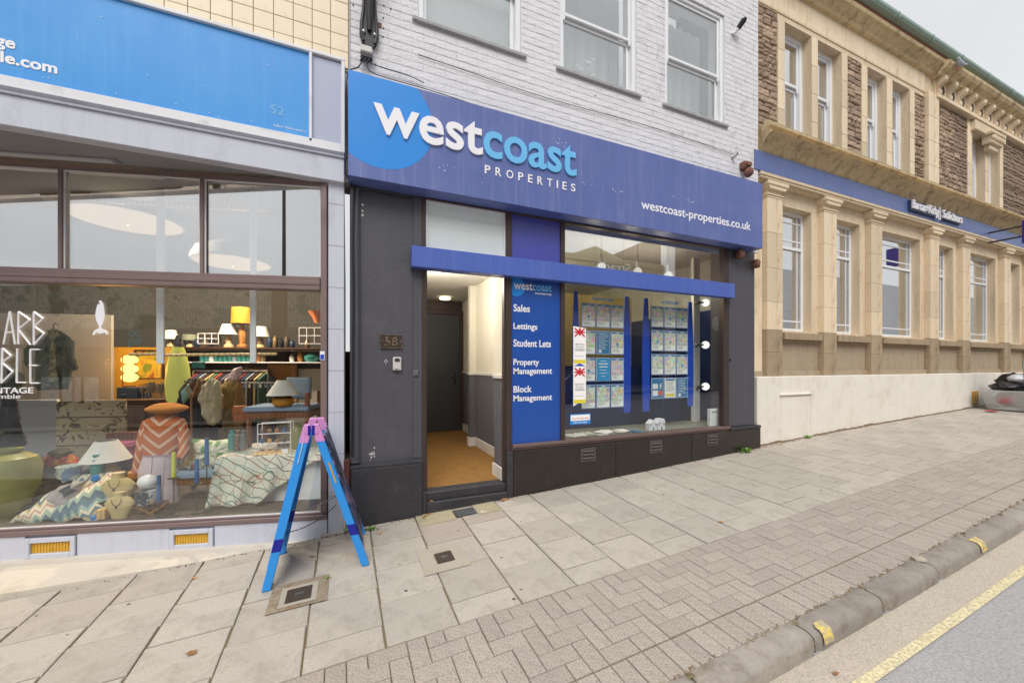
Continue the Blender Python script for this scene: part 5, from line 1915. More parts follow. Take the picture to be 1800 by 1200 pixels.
bag('blue_bottle', (TX - .14, TY - .27, zt0 + .70), (.11, .06, .07), SKYB, 'crumpled blue plastic bottle on the white carrier bag', 21, 'bottle')
m = MB(); m.box(TX - .80, TX - .62, TY + .0, TY + .16, gx(TX, TY) + .002, gx(TX, TY) + .01)
tag(m.build('red_litter', REDP), 'flat scrap of red litter on the pavement beside the tub', 'litter')

# person at the frame's right edge, walking by
def person(x, y, z, face):
    root = empty('person', (x, y, z), 'person in a pale green jacket and blue jeans beyond the plastic tub', 'person')
    J = {'pel': (0, 0, .92), 'sp1': (0, -.01, 1.12), 'ch': (0, 0, 1.34), 'nk': (0, .0, 1.50), 'hd': (0, -.02, 1.60), 'tp': (0, -.01, 1.76)}
    V_ = [J['pel'], J['sp1'], J['ch'], J['nk']]
    E_ = [(0, 1), (1, 2), (2, 3)]
    r_ = [.155, .14, .165, .065]
    def chain(start, pts, rs):
        p = start
        for q, r in zip(pts, rs):
            V_.append(q); r_.append(r); E_.append((p, len(V_) - 1)); p = len(V_) - 1
    chain(2, [(-.17, 0, 1.42), (-.24, .0, 1.16), (-.25, -.10, .93), (-.25, -.13, .86)], [.075, .055, .042, .032])
    chain(2, [(.17, 0, 1.42), (.24, .02, 1.16), (.25, .04, .92), (.25, .03, .85)], [.075, .055, .042, .032])
    chain(3, [(0, -.01, 1.56)], [.06])
    def skin(name, vs, es, rs, mat, root_i=0, sub=2):
        me = bpy.data.meshes.new(name)
        c_, s_ = math.cos(face), math.sin(face)
        me.from_pydata([(x + v[0] * c_ - v[1] * s_, y + v[0] * s_ + v[1] * c_, z + v[2]) for v in vs], es, [])
        o = bpy.data.objects.new(name, me)
        COL.objects.link(o)
        o.parent = root
        o.matrix_parent_inverse = Matrix.Translation(-root.location)
        mo = o.modifiers.new('skin', 'SKIN')
        mo.use_smooth_shade = True
        for i, r in enumerate(rs):
            me.skin_vertices[0].data[i].radius = (r, r * .8)
            me.skin_vertices[0].data[i].use_root = (i == root_i)
        q = o.modifiers.new('smooth', 'SUBSURF'); q.levels = q.render_levels = sub
        me.materials.append(mat)
        return o
    JK = pm('pale_green_jacket', '#a9b5a6', .85, var=.12, bump=.4)
    JN = pm('blue_denim', '#34486b', .9, var=.12, bump=.4)
    SK = pm('skin', '#c79a80', .55, var=.05, bump=0)
    skin('jacket', V_, E_, r_, JK)
    skin('trousers', [(0, 0, .96), (-.09, 0, .86), (-.10, -.10, .50), (-.10, -.02, .10), (.09, 0, .86), (.10, .10, .48), (.10, .22, .12)], [(0, 1), (1, 2), (2, 3), (0, 4), (4, 5), (5, 6)], [.15, .1, .075, .055, .1, .075, .055], JN)
    skin('head', [(0, 0, 1.5), (0, -.01, 1.58), (0, -.02, 1.66), (0, -.015, 1.74)], [(0, 1), (1, 2), (2, 3)], [.055, .07, .095, .06], SK)
    skin('hair', [(0, .02, 1.64), (0, .01, 1.72), (0, 0, 1.78)], [(0, 1), (1, 2)], [.085, .1, .05], BRONZE)
    for sx in (-1, 1):
        skin('hand', [(sx * .25, -.13 if sx < 0 else .03, .86), (sx * .25, (-.15 if sx < 0 else .02), .79), (sx * .25, (-.16 if sx < 0 else .01), .70)], [(0, 1), (1, 2)], [.028, .035, .02], SK)
        skin('shoe', [(sx * .1, (-.02 if sx < 0 else .24), .06), (sx * .1, (-.14 if sx < 0 else .12), .04), (sx * .1, (-.2 if sx < 0 else .06), .035)], [(0, 1), (1, 2)], [.05, .045, .03], BLACK)
    return root
def at_px(px, dist_y):
    return P(px, 600, dist_y)[0]
py_ = 3.05
pxx = at_px(1836, py_)
person(pxx, py_, G(pxx, py_), R(80))

# ================================================================ VINTAGE SHOP (left)
vs = empty('vintage_shop_building', (-2.5, 4.0, 0), 'single shopfront with cream tiled wall, lilac surrounds and a wide angled window', 'building')
VO = tuple(vs.location)
# tiled wall above the fascia
m = MB(); m.box(-6, .018, 3.985, 4.3, 4.28, 8); m.build('wall', TGROUT, vs)
tw, th = .152, .302
tb = vs.children[0]
tile_me = {}
cand = []
for i in range(22):
    for j in range(12):
        xb = .015 - i * tw
        cand.append((xb - tw, xb, 4.30 + j * tw, 4.30 + (j + 1) * tw))
cand.sort(key=lambda c: 0 if on_screen(c[0], 3.98, c[2]) else 1)
m = piece_mesh('tile', tw - .005, tw - .005, .012, .0015, TILE)
for n, c in enumerate(cand[:290]):
    if c[1] < -3.0: continue
    o = inst(m, 'tile', ((c[0] + c[1]) / 2, 3.975 + random.uniform(-.0008, .0008), (c[2] + c[3]) / 2), tb, (R(90) + random.uniform(-.004, .004), 0, random.uniform(-.004, .004)))
# blue fascia board with white trim
fb = empty('blue_sign', (-2, 3.9, 3.5), 'wide sky blue fascia board of the vintage shop with white lettering', 'shop sign')
m = MB(); m.box(-6, -.308, 3.905, 3.985, 3.535, 4.30); m.build('board', BLUES, fb)
m = MB(); m.box(-.283, -.045, 3.905, 3.985, 3.52, 4.285); m.build('end_board', LILAC2, fb)
m = MB()
for a, b, c, d in ((-6, -.015, 4.295, 4.325), (-.308, -.283, 3.50, 4.295), (-.045, -.015, 3.46, 4.295), (-6, -.045, 3.455, 3.53)):
    m.box(a, b, 3.88, 3.985, c, d, .004)
m.build('white_trim', WTRIM, fb)
# lettering; the words run off to the left as on the real board
m = MB()
text_mb(m, 'vintage', -2.47, 3.9045, 3.712, .315, .10, .003, .03)
text_mb(m, 'jumble.com', -2.46, 3.9045, 3.60, .52, .105, .003, .03)
def serif(m, x, z, w=.018):
    m.box(x, x + w, 3.9015, 3.9045, z, z + .007)
m.build('lettering', LETW, fb)
m = MB()
x, z = P(472, 207, 3.9)
text_mb(m, '52', x + .01, 3.9045, 3.68, .11, .085, .001, .03)
m.build('faded_number', pm('faded_blue', '#5fa6dc', .5, var=.1), fb)
m = MB(); text_mb(m, 'Zippor Opera ay for s', -.585, 3.9045, 3.575, .25, .022, .001, 0)
m.build('small_lettering', LETW, fb)
m = MB()
for i in range(14):
    x, z = random.uniform(-2.4, -.35), random.choice([3.56, 3.6, 3.58, 3.75, 4.1]) + random.uniform(-.01, .03)
    m.ball((x, 3.904, z), (.004, .003, .004), 6, 4)
m.build('paint_chips', LETW, fb)
# lilac beam with mouldings beneath
m = MB()
m.box(-6, -.02, 3.90, 4.0, 3.19, 3.41, .005)
m.prism([(4.0, 3.41), (3.885, 3.41), (3.88, 3.425), (3.895, 3.432), (3.87, 3.45), (3.87, 3.455), (4.0, 3.455)], 'x', -6, -.02)
m.build('beam', LILAC, vs)
# pilaster between the shops
m = MB(); m.box(-.155, -.02, 3.945, 4.25, -.15, 3.405, .006); m.build('pilaster', LILAC, vs)
m = MB()
for k in range(8):
    zz = .3 + k * .385
    m.box(-.156, -.019, 3.9435, 3.95, zz, zz + .0035)
m.build('pilaster_joints', SOFF, vs)
m = MB(); m.box(-.012, .028, 3.975, 4.1, -.12, .60, .006); m.build('sage_post', GREENP, vs)
pb = MB(); pb.tube([(.0, 3.955, .30), (.0, 3.955, .62)], .028, 12)
tag(pb.build('downpipe_stub', pm('maroon_pipe', '#5f3430', .55, var=.2, scale=12), smooth=True), 'short maroon pipe stub between the lilac pilaster and charcoal plinth', 'pipe')
m = MB(); m.box(-6, -.02, 3.985, 4.31, 3.41, 4.28); m.build('lintel', LILAC2, vs)
# soffit between the beam and the angled window, with a grille
DEF_T[0] = TW
def clip_soffit(z, th):
    m = MB(T=Matrix.Identity(4))
    a = TW @ Vector((0, 0, 0)); b = TW @ Vector((-5.5, 0, 0))
    m.add([(-.02, 3.96, z), (b.x, 3.96, z), (b.x, b.y + .15, z), (-.02, 4.10, z), (-.02, 3.96, z + th), (b.x, 3.96, z + th), (b.x, b.y + .15, z + th), (-.02, 4.10, z + th)],
          [(0, 1, 2, 3), (7, 6, 5, 4), (0, 4, 5, 1), (1, 5, 6, 2), (2, 6, 7, 3), (3, 7, 4, 0)])
    return m
clip_soffit(3.225, .03).build('soffit', SOFF, vs)
m = MB(); m.box(-2.9, -1.63, -.13, -.05, 3.212, 3.2245); m.build('vent_frame', SOFF, vs)
m = MB()
for i in range(60):
    x = -2.87 + i * .02
    m.box(x, x + .009, -.12, -.06, 3.207, 3.2118)
m.build('vent_slat', WTRIM, vs)
# window frame (all in the window's own angled frame)
m = MB().mat(BRWN)
m.box(-4.5, -.0, -.035, .05, .092, .135, .006)
m.box(-4.5, -.0, -.02, .05, .135, .155, .004)
m.box(-.055, -.0, -.035, .05, .155, 3.17, .006)
m.box(-4.5, -.055, -.045, .05, 2.19, 2.315, .008)
m.box(-4.5, -.055, -.052, .04, 2.235, 2.275, .006)
m.box(-4.5, -.055, -.02, .05, 3.15, 3.19)
for x in (-2.125, -1.055):
    m.box(x, x + .03, -.03, .045, 2.315, 3.15, .004)
m.build('window_frame', None, vs)
m = MB().mat(WTRIM)
for a, b in ((-2.095, -1.055), (-1.025, -.055), (-3.2, -2.125)):
    m = MB(); m.box(a, a + .012, -.012, .0, 2.315, 3.15); m.box(a + .012, b - .012, -.012, .0, 3.138, 3.15); m.box(b - .012, b, -.012, 0, 2.315, 3.15); m.build('glazing_bead', WTRIM, vs)
m = MB().mat(WTRIM)
m.box(-4.4, -.055, -.012, 0, .155, .163)
m.build('glazing_bead', None, vs)
for a, b in ((-3.2, -2.125), (-2.095, -1.055), (-1.025, -.055)):
    m = MB(); m.box(a, b, .008, .014, 2.315, 3.15); m.build('pane', GL_TRANS, vs)
m = MB(); m.box(-4.4, -.055, .008, .014, .155, 2.19); m.build('pane', GL_SHOP, vs)
# stall riser with yellow air grilles
m = MB()
for a, b in ((-4.5, -2.36), (-1.995, -1.293), (-.945, -.0)):
    m.box(a + .003, b - .003, -.02, .04, -.2, .09, .004)
for a, b in ((-2.36, -1.995), (-1.293, -.945)):
    m.box(a, b, .0, .04, -.2, .09)
m.build('stall_riser', LILAC, vs)
for i, (a, b) in enumerate(((-2.357, -1.998), (-1.29, -.948))):
    t = empty('air_grille', tuple(TW @ Vector((a, 0, -.1))), ['yellow air grille below the green pot', 'yellow air grille below the candlesticks'][i], 'vent', 'yellow grilles under the shop window')
    m = MB()
    zb0, zt0_ = -.10, .07
    for p, q, r_, s_ in ((a, a + .035, zb0, zt0_), (b - .035, b, zb0, zt0_), (a + .035, b - .035, zt0_ - .04, zt0_), (a + .035, b - .035, zb0, zb0 + .04)):
        m.box(p, q, -.035, -.001, r_, s_, .004)
    m.build('frame', LILAC, t)
    m = MB(); m.box(a + .035, b - .035, -.012, -.004, zb0 + .04, zt0_ - .04); m.build('backing', YGRIL, t)
    n = 12
    for k in range(n):
        xx = a + .045 + k * (b - a - .09) / n
        m = MB(); m.box(xx, xx + .008, -.017, -.012, zb0 + .042, zt0_ - .042); m.build('slat', YGRIL, t)
DEF_T[0] = None
# pale forecourt step in the angle between window and pavement
m = MB()
a = TW @ Vector((-.02, -.02, 0)); b = TW @ Vector((-4.5, -.02, 0))
zt = -.092
m.add([(-.03, 3.93, zt), (a.x, a.y + .03, zt), (b.x, b.y + .03, zt - .012), (b.x, 3.905, zt - .012), (-.6, 3.905, zt),
       (-.03, 3.93, -.6), (a.x, a.y + .03, -.6), (b.x, b.y + .03, -.6), (b.x, 3.905, -.6), (-.6, 3.905, -.6)],
      [(4, 3, 2, 1, 0), (0, 5, 9, 4), (4, 9, 8, 3), (0, 1, 6, 5), (2, 3, 8, 7), (1, 2, 7, 6), (5, 6, 7, 8, 9)])
fc = m.build('forecourt', FORE)
tag(fc, 'pale stone step in front of the angled shop window', kind='structure')
# room shell
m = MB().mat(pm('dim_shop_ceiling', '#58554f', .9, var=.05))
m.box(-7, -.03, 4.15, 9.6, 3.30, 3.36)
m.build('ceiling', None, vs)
DEF_T[0] = TW
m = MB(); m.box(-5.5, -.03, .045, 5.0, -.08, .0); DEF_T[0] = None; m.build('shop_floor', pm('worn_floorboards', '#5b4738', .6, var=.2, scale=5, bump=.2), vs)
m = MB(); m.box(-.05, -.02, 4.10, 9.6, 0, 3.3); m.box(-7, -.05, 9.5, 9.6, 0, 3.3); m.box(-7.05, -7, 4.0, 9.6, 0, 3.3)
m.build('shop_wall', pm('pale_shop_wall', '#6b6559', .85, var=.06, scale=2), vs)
DEF_T[0] = TW
m = MB(); m.box(-4.4, -.03, .05, 1.45, .0, .125); m.build('display_platform', pm('dark_board_platform', '#54473c', .7, var=.2, scale=6), vs)
x, _, z, k = L(205, 480, .08)
DEF_T[0] = None

# hand-cut window lettering on the glass
DEF_T[0] = TW
wlm = MB()
def stroke(pts, r=.007):
    q = []
    for (px, py) in pts:
        x, d, z, k = L(px, py, 0)
        q.append((x, -.002, z))
    for a, b in zip(q, q[1:]):
        wlm.tube([a, b], r, 6)
stroke([(7, 605), (18, 547), (27, 605)]); stroke([(9, 585), (24, 583)])
stroke([(33, 605), (33, 548), (53, 562), (33, 579), (54, 606)])
stroke([(60, 606), (60, 548), (76, 560), (61, 574), (78, 586), (60, 606)])
stroke([(3, 673), (5, 612), (20, 625), (4, 637), (23, 653), (3, 673)])
stroke([(31, 612), (30, 672), (47, 672)])
stroke([(70, 614), (54, 614), (54, 673), (70, 673)]); stroke([(52, 642), (67, 642)])
stroke([(-34, 552), (-12, 548)]); stroke([(-34, 552), (-38, 600), (-14, 602), (-14, 580)]); stroke([(-36, 614), (-38, 672), (-20, 672), (-18, 614)])
text_mb(wlm, 'VINTAGE', L(-30, 690)[0], 0, 1.272, L(59, 690)[0] - L(-30, 690)[0], .05, .003, .012)
text_mb(wlm, 'jumble', L(-18, 700)[0], 0, 1.218, L(36, 700)[0] - L(-18, 700)[0], .048, .003, 0)
wlm.build('window_lettering', LETW, vs)
m = MB()
pts = [(174, 529), (178, 528), (182, 534), (184, 545), (185, 558), (182, 568), (178, 575), (180, 578), (188, 581), (191, 587), (188, 588), (184, 584), (177, 587), (170, 584), (166, 589), (163, 588), (166, 581), (174, 577), (175, 574), (170, 564), (168, 553), (170, 542), (172, 535), (176, 534)]
q = []
for px, py in pts:
    x, d, z, k = L(px, py, 0)
    q.append((x, z))
m.prism(q[::-1], 'y', -.004, .001)
m.build('fish_decal', LETW, vs)
x, d, z, k = L(571, 625, 0)
m = MB().mat(LETW); m.box(x - .03, x + .01, -.04, -.036, z - .04, z + .04); m.mat(ROYAL); m.box(x - .026, x + .006, -.0415, -.04, z - .035, z + .01)
m.build('card_sticker', None, vs)
DEF_T[0] = None

# ================================================================ ACROSS THE ROAD (seen in the glass)
YO = -9.5
def t_opp(m, s, xc, z, w, h, bold=0):
    """lettering on a wall facing +y, readable from the street"""
    n = len(m.v)
    text_mb(m, s, xc - w / 2, 0, z, w, h, .03, bold, flip=True)
    m.v[n:] = [(v[0], YO + .05 - v[1], v[2]) for v in m.v[n:]]
co = empty('supermarket', (-19, YO, -1), 'single storey shop across the road with graffitied corrugated cladding', 'building')
t = NT('graffitied_cladding')
wv = t.n('TexWave'); wv.inputs['Scale'].default_value = 2.1; wv.inputs['Distortion'].default_value = 9; wv.inputs['Detail'].default_value = 2; wv.inputs['Detail Scale'].default_value = 1.3
t.l(t.tc, wv.inputs['Vector'])
n1 = t.noise(1.1, 3, .5, dist=2.5)
c = t.mix(t.noise(.5, 3), C('#e4e5e0'), C('#cfd0ce'))
c = t.mix(t.ramp(n1, [(.485, 0.0), (.493, 1.0), (.503, 1.0), (.511, 0.0)]), c, C('#2b2628'))
n2 = t.noise(.9, 3, .5, t.mapping((1, 1, 1), (0, 0, 0), (9, 4, 2)), dist=3)
c = t.mix(t.ramp(n2, [(.55, 0.0), (.557, 1.0), (.565, 1.0), (.572, 0.0)]), c, C('#6a4438'))
n3 = t.noise(.45, 2, .5, t.mapping((1, 1, 1.4), (0, 0, 0), (3, 1, 5)))
c = t.mix(t.ramp(n3, [(.62, 0.0), (.64, .85)]), c, C('#3b3036'))
n4 = t.noise(.8, 2, .5, t.mapping((1, 1, 1.4), (0, 0, 0), (13, 1, 5)))
c = t.mix(t.ramp(n4, [(.6, 0.0), (.64, .7)]), c, C('#4a8f93'))
t.bsdf(c, .5, spec=.3)
CORR = t.m
m = MB()
nx = 420
pts = []
v, f = [], []
for i in range(nx + 1):
    x = -26 + 18.3 * i / nx
    y = YO + (.09 if i % 4 in (0, 1) else 0)
    v += [(x, y, 3.28), (x, y, 5.5)]
for i in range(nx):
    f.append((2 * i, 2 * i + 1, 2 * i + 3, 2 * i + 2))
m.add(v, f)
m.box(-26, -7.7, YO - .4, YO - .01, 3.28, 5.49)
m.build('corrugated_cladding', CORR, co)
GREYF = pm('grey_fascia', '#6f7076', .5, var=.05)
m = MB(); m.box(-26, -7.7, YO - .1, YO + .1, 2.42, 3.27); m.build('fascia', GREYF, co)
m = MB()
t_opp(m, 'Welcome to Bishopston Co-op', -20.5, 2.66, 3.0, .2)
m.build('lettering', LETW, co)
def ring_logo(m, xc, zc_, r=.17):
    for k, (dx, dz) in enumerate(((-.19, .19), (.19, .19), (-.19, -.19), (.19, -.19))):
        pts = []
        for i in range(25):
            a = 2 * PI * i / 24
            if k == 1 - 0 and False: continue
            pts.append((xc + dx + r * .75 * math.cos(a), YO + .12, zc_ + dz + r * .75 * math.sin(a)))
        if k == 1: pts = pts[3:22]      # the open letter c (first letter, seen from the street)
        m.tube(pts, .045, 6)
    m.box(xc - .19 - .13 - .03, xc - .19 - .13 + .05, YO + .1, YO + .16, zc_ - .48, zc_ - .19)
m = MB(); ring_logo(m, -17.9, 2.86); m.build('ring_emblem', emis('cyan_emblem', '#3aa0ad', .5), co)
m = MB()
for i in range(8):
    m.box(-26 + i * 2.29, -25.9 + i * 2.29, YO - .1, YO + .06, -1.6, 2.42)
m.box(-26, -7.7, YO - .08, YO + .05, -1.6, -.55)
m.build('shopfront_frame', GREYF, co)
m = MB(); m.box(-25.9, -7.8, YO - .3, YO - .25, -1.0, 2.42); m.build('shop_interior', pm('dim_interior', '#4d4a48', .8, var=.4, scale=1.2), co)
t = NT('window_poster')
v_ = t.n('TexVoronoi'); v_.inputs['Scale'].default_value = 5; t.l(t.tc, v_.inputs['Vector'])
hs_ = t.n('HueSaturation'); hs_.inputs['Saturation'].default_value = .5; t.l(v_.outputs['Color'], hs_.inputs['Color'])
t.bsdf(t.mix(.5, hs_.outputs[0], C('#b9c6dc')), .6)
for i, (a, b) in enumerate(((-23.2, -22.2), (-22.0, -21.0), (-20.8, -20.0))):
    m = MB(); m.box(a, b, YO + .0, YO + .02, -.25, .95); m.build('poster', t.m, co)
m = MB(); m.box(-10.9, -10.2, YO - .2, YO + .1, -1.4, 5.6); m.build('black_post', BLACK, co)
m = MB(); m.box(-26, -7.7, YO - 7, YO - .4, -2, 5.3); m.build('shop_body', OFFW, co)
ht = empty('terrace_house', (1, YO, 0), 'two storey terrace across the road with sash windows', 'building')
m = MB()
wo_ = [(-6 + i * 2.2, -5 + i * 2.2, 3.6 - .0, 5.0) for i in range(7)]
holes(m, -7.6, 9.8, -1, 5.9, YO - .3, YO, wo_ + [(-6.2 + i * 4.4, -3.4 + i * 4.4, .5, 2.6) for i in range(4)])
m.build('wall', pm('cream_render', '#c9bfae', .85, var=.06), ht)
m = MB(); m.box(-7.6, 9.8, YO - .22, YO - .2, -.5, 5.8); m.build('window', GL_UP, ht)
m = MB(); m.box(-7.6, 9.8, YO - 6, YO - .31, -1, 5.85); m.build('interior_mass', DARKM, ht)
m = MB(); m.prism([(YO + .2, 5.9), (YO - 3, 7.4), (YO - 6.2, 5.9)], 'x', -7.7, 9.9); m.build('roof', SLATE, ht)
gb = empty('gabled_house', (13, YO, 0), 'low buff gabled building across the road', 'building')
m = MB(); m.prism([(9.9, -.5), (17.2, -.5), (17.2, 7.45), (14.2, 7.45), (12.4, 8.0), (11.0, 7.45), (9.9, 7.45)], 'y', YO - 6, YO)
m.build('wall', pm('buff_wall', '#a39478', .85, var=.12, scale=2), gb)
m = MB()
t_opp(m, 'Strada', 13.6, 6.75, 2.2, .45)
m.build('lettering', LETW, gb)
m = MB()
for x in (10.8, 12.9, 15.0):
    m.box(x, x + 1.2, YO - .02, YO + .03, 4.4, 6.2)
m.box(10.4, 16.8, YO - .02, YO + .03, .4, 3.2)
m.build('window', DARKM, gb)
m = MB(); m.box(10.1, 10.7, YO - 3, YO - 2.2, 7, 9); m.build('chimney', BRKRED, gb)
ln = empty('navy_shop', (20, YO, 0), 'brick building across the road with a navy shopfront and red sign letters', 'building')
m = MB(); m.box(17.6, 27, YO - 6, YO, 5.1, 9.5); m.build('wall', pm('purple_brick', '#5a3f3c', .9, var=.2, scale=6), ln)
m = MB(); m.box(17.6, 27, YO - 6, YO + .05, .2, 3.1); m.build('shopfront', pm('navy_shopfront', '#1f2a45', .4, var=.1), ln)
m = MB(); m.box(17.6, 27, YO - 6, YO + .12, 3.1, 5.1); m.build('fascia', pm('navy_fascia', '#141a33', .4, var=.05), ln)
m = MB(); m.box(17.2, 17.9, YO - .2, YO + .2, -.2, 9); m.box(18.6, 19.0, YO, YO + .15, 5.1, 6.5); m.build('pilaster', UPVC, ln)
m = MB()
n0_ = len(m.v); t_opp(m, 'LANA', 20.0, 3.75, 1.7, .75, .02); m.build('lettering', emis('red_letters', '#d2203a', .7), ln)
m = MB()
m.tube([(21.4 + .32 * math.cos(a * PI / 12), YO + .16, 4.15 + .38 * math.sin(a * PI / 12)) for a in range(25)], .07, 6)
m.ball((21.4, YO + .16, 4.15), (.2, .05, .28), 10, 6)
t_opp(m, '8', 18.6, 3.5, .3, .5, .01)
m.build('round_emblem', LETW, ln)
m = MB()
m.box(19.7, 21.3, YO - .02, YO + .06, 5.55, 6.6)
m.build('window', UPVC, ln)
m = MB(); m.box(19.82, 20.45, YO + .05, YO + .08, 5.65, 6.5); m.box(20.55, 21.18, YO + .05, YO + .08, 5.65, 6.5); m.build('window_pane', DARKM, ln)
fb2 = MB(); fb2.box(27, 60, YO - 6, YO, 0, 8.5); tag(fb2.build('far_terrace', pm('far_pale_wall', '#d0d2d6', .9)), 'row of buildings further up the opposite side', 'building')
# parked dark car by the opposite kerb
def parked_car(cx0, cy0, body, label):
    root = empty('parked_car', (cx0, cy0, G(cx0, cy0) - .1), label, 'car')
    zb0 = G(cx0, cy0) - .1
    sl = (G(cx0 + 2, cy0) - G(cx0 - 2, cy0)) / 4
    Lh = [(-2.1, .35), (-2.12, .62), (-1.95, .82), (-1.0, .95), (-.45, 1.38), (.9, 1.42), (1.6, 1.05), (2.05, .95), (2.1, .4), (1.75, .28), (-1.8, .28)]
    m = MB()
    for y0_, y1_, k in ((-.82, .82, 1.0),):
        m.prism([(cx0 + x, zb0 + z + x * sl) for x, z in Lh], 'y', cy0 + y0_, cy0 + y1_)
    m.build('body', body, root, bev=.07)
    m = MB()
    m.prism([(cx0 - .9 + .12, zb0 + .97), (cx0 - .42, zb0 + 1.33), (cx0 + .85, zb0 + 1.37), (cx0 + 1.4, zb0 + 1.05)], 'y', cy0 - .835, cy0 + .835)
    m.build('side_windows', BLACK, root)
    for x in (-1.35, 1.35):
        for y in (-.8, .8):
            m = MB()
            m.tube([(cx0 + x, cy0 + y - .1, zb0 + .31 + x * sl), (cx0 + x, cy0 + y + .1, zb0 + .31 + x * sl)], .31, 18)
            w = m.build('wheel', BLACK, root)
            m = MB()
            m.tube([(cx0 + x, cy0 + y - .105, zb0 + .31 + x * sl), (cx0 + x, cy0 + y + .105, zb0 + .31 + x * sl)], .19, 14)
            m.build('rim', MET, w)
    m = MB(); m.box(cx0 - 2.13, cx0 - 2.08, cy0 - .7, cy0 - .4, zb0 + .6, zb0 + .72); m.box(cx0 - 2.13, cx0 - 2.08, cy0 + .4, cy0 + .7, zb0 + .6, zb0 + .72); m.build('headlight', GREYP, root)
    return root
CARN = pm('dark_blue_car_paint', '#131c30', .2, .3, var=.05, bump=0)
parked_car(17.0, -6.2, CARN, 'dark blue car parked across the road opposite the office')
parked_car(9.0, -6.2, pm('grey_car_paint', '#4a4d52', .25, .4, bump=0), 'grey car parked across the road near the cream terrace')
lpz = empty('street_lamp', (-7.0, -7.6, -.4), 'grey street lamp post across the road', 'street lamp')
m = MB(); m.tube([(-9.0, -7.6, -.6), (-9.0, -7.6, 10.2), (-8.9, -7.3, 10.7), (-8.6, -6.6, 10.8)], [.09, .06, .05, .04], 10); m.build('post', DARKM, lpz)
m = MB(); m.box(-8.75, -8.5, -6.8, -6.1, 10.74, 10.86, .03); m.build('lamp_head', DARKM, lpz)

# ================================================================ INSIDE THE VINTAGE SHOP WINDOW
DEF_T[0] = TW
random.seed(41)
def O(v):
    return tuple(TW @ Vector(v))
def flatp(mb, pts, d, th, flip=True):
    """outline of photo pixels at depth d behind the glass, th thick"""
    q = [(L(px, py, d)[0], L(px, py, d)[2]) for px, py in pts]
    mb.prism(q[::-1] if flip else q, 'y', d - th / 2, d + th / 2)
    return mb
def wood(name, col='#7a4a2c', r=.45):
    t = NT(name)
    w = t.n('TexWave'); w.inputs['Scale'].default_value = 7; w.inputs['Distortion'].default_value = 5; w.inputs['Detail'].default_value = 3
    t.l(t.mapping((1, 1, .25)), w.inputs['Vector'])
    c = t.mix(w.outputs['Fac'], mul(C(col), .75), mul(C(col), 1.2))
    t.bsdf(c, r)
    return t.m
TEAK, PINE, OAKD = wood('teak', '#84502f'), wood('pine', '#d8b27a'), wood('dark_oak', '#4b3328')
WICK = wood('cane', '#a8743e')
# --- pattern cloths
def m_throw():
    t = NT('embroidered_cloth')
    v = t.n('TexVoronoi'); v.feature = 'DISTANCE_TO_EDGE'; v.inputs['Scale'].default_value = 8.5
    dn = t.noise(3, 2, .5, out='Color')
    mx = t.n('VectorMath', operation='ADD'); t.l(t.tc, mx.inputs[0])
    t.l(t.mix(.03, (0, 0, 0), dn), mx.inputs[1])
    t.l(mx.outputs[0], v.inputs['Vector'])
    w = t.n('TexWave'); w.wave_type = 'BANDS'; w.bands_direction = 'DIAGONAL'; w.inputs['Scale'].default_value = 5; w.inputs['Distortion'].default_value = 1.5
    t.l(mx.outputs[0], w.inputs['Vector'])
    col = t.ramp(t.noise(4, 1, .5), [(.42, C('#2f6f64')), (.5, C('#9a4a36')), (.58, C('#4a4a40'))], 'CONSTANT')
    line1 = t.ramp(v.outputs[0], [(.010, 1.0), (.024, 0.0)])
    line2 = t.ramp(w.outputs['Fac'], [(.93, 0.0), (.98, .8)])
    c = t.mix(t.math('MAXIMUM', line1, line2), C('#d8d3c4'), col)
    t.bsdf(c, .9, 0, t.bump(t.noise(30, 3), .4, .01))
    return t.m
def m_floral():
    t = NT('floral_print')
    v = t.n('TexVoronoi'); v.inputs['Scale'].default_value = 11; t.l(t.tc, v.inputs['Vector'])
    n = t.noise(14, 3, .6, dist=1.5)
    pc = t.ramp(v.outputs['Color'], [(.0, C('#2f6f86')), (.35, C('#6f9a5a')), (.55, C('#c9a24a')), (.72, C('#b5604a')), (.85, C('#3f7f96'))], 'CONSTANT')
    k = t.math('MULTIPLY', t.ramp(v.outputs['Distance'], [(.42, 1.0), (.5, 0.0)]), t.ramp(n, [(.36, 0.0), (.4, 1.0)]))
    c = t.mix(k, C('#ddd9bf'), pc)
    c = t.mix(t.ramp(t.noise(20, 2, .5, dist=3), [(.49, 0.0), (.5, .9), (.515, .9), (.53, 0.0)]), c, C('#5f7f4a'))
    t.bsdf(c, .85)
    return t.m
def m_kilim():
    t = NT('zigzag_woven_cloth')
    s = t.sep(t.mapping((1, 1, 1), (0, .5, 0)))
    zz = t.math('ABSOLUTE', t.math('SUBTRACT', t.math('FRACT', t.math('MULTIPLY', s[0], 16)), .5))
    h = t.math('FRACT', t.math('ADD', t.math('MULTIPLY', s[2], 3.4), t.math('MULTIPLY', zz, .32)))
    c = t.ramp(h, [(0, C('#dcd3bd')), (.12, C('#7fa09a')), (.22, C('#2f5f78')), (.36, C('#274a66')), (.46, C('#8fa894')), (.58, C('#e0d6bc')), (.68, C('#c98a7a')), (.74, C('#ded4bc')), (.84, C('#c9a860')), (.9, C('#3a6f80'))], 'CONSTANT')
    t.bsdf(t.mix(.15, c, t.noise(60, 2, out='Color')), .95)
    return t.m
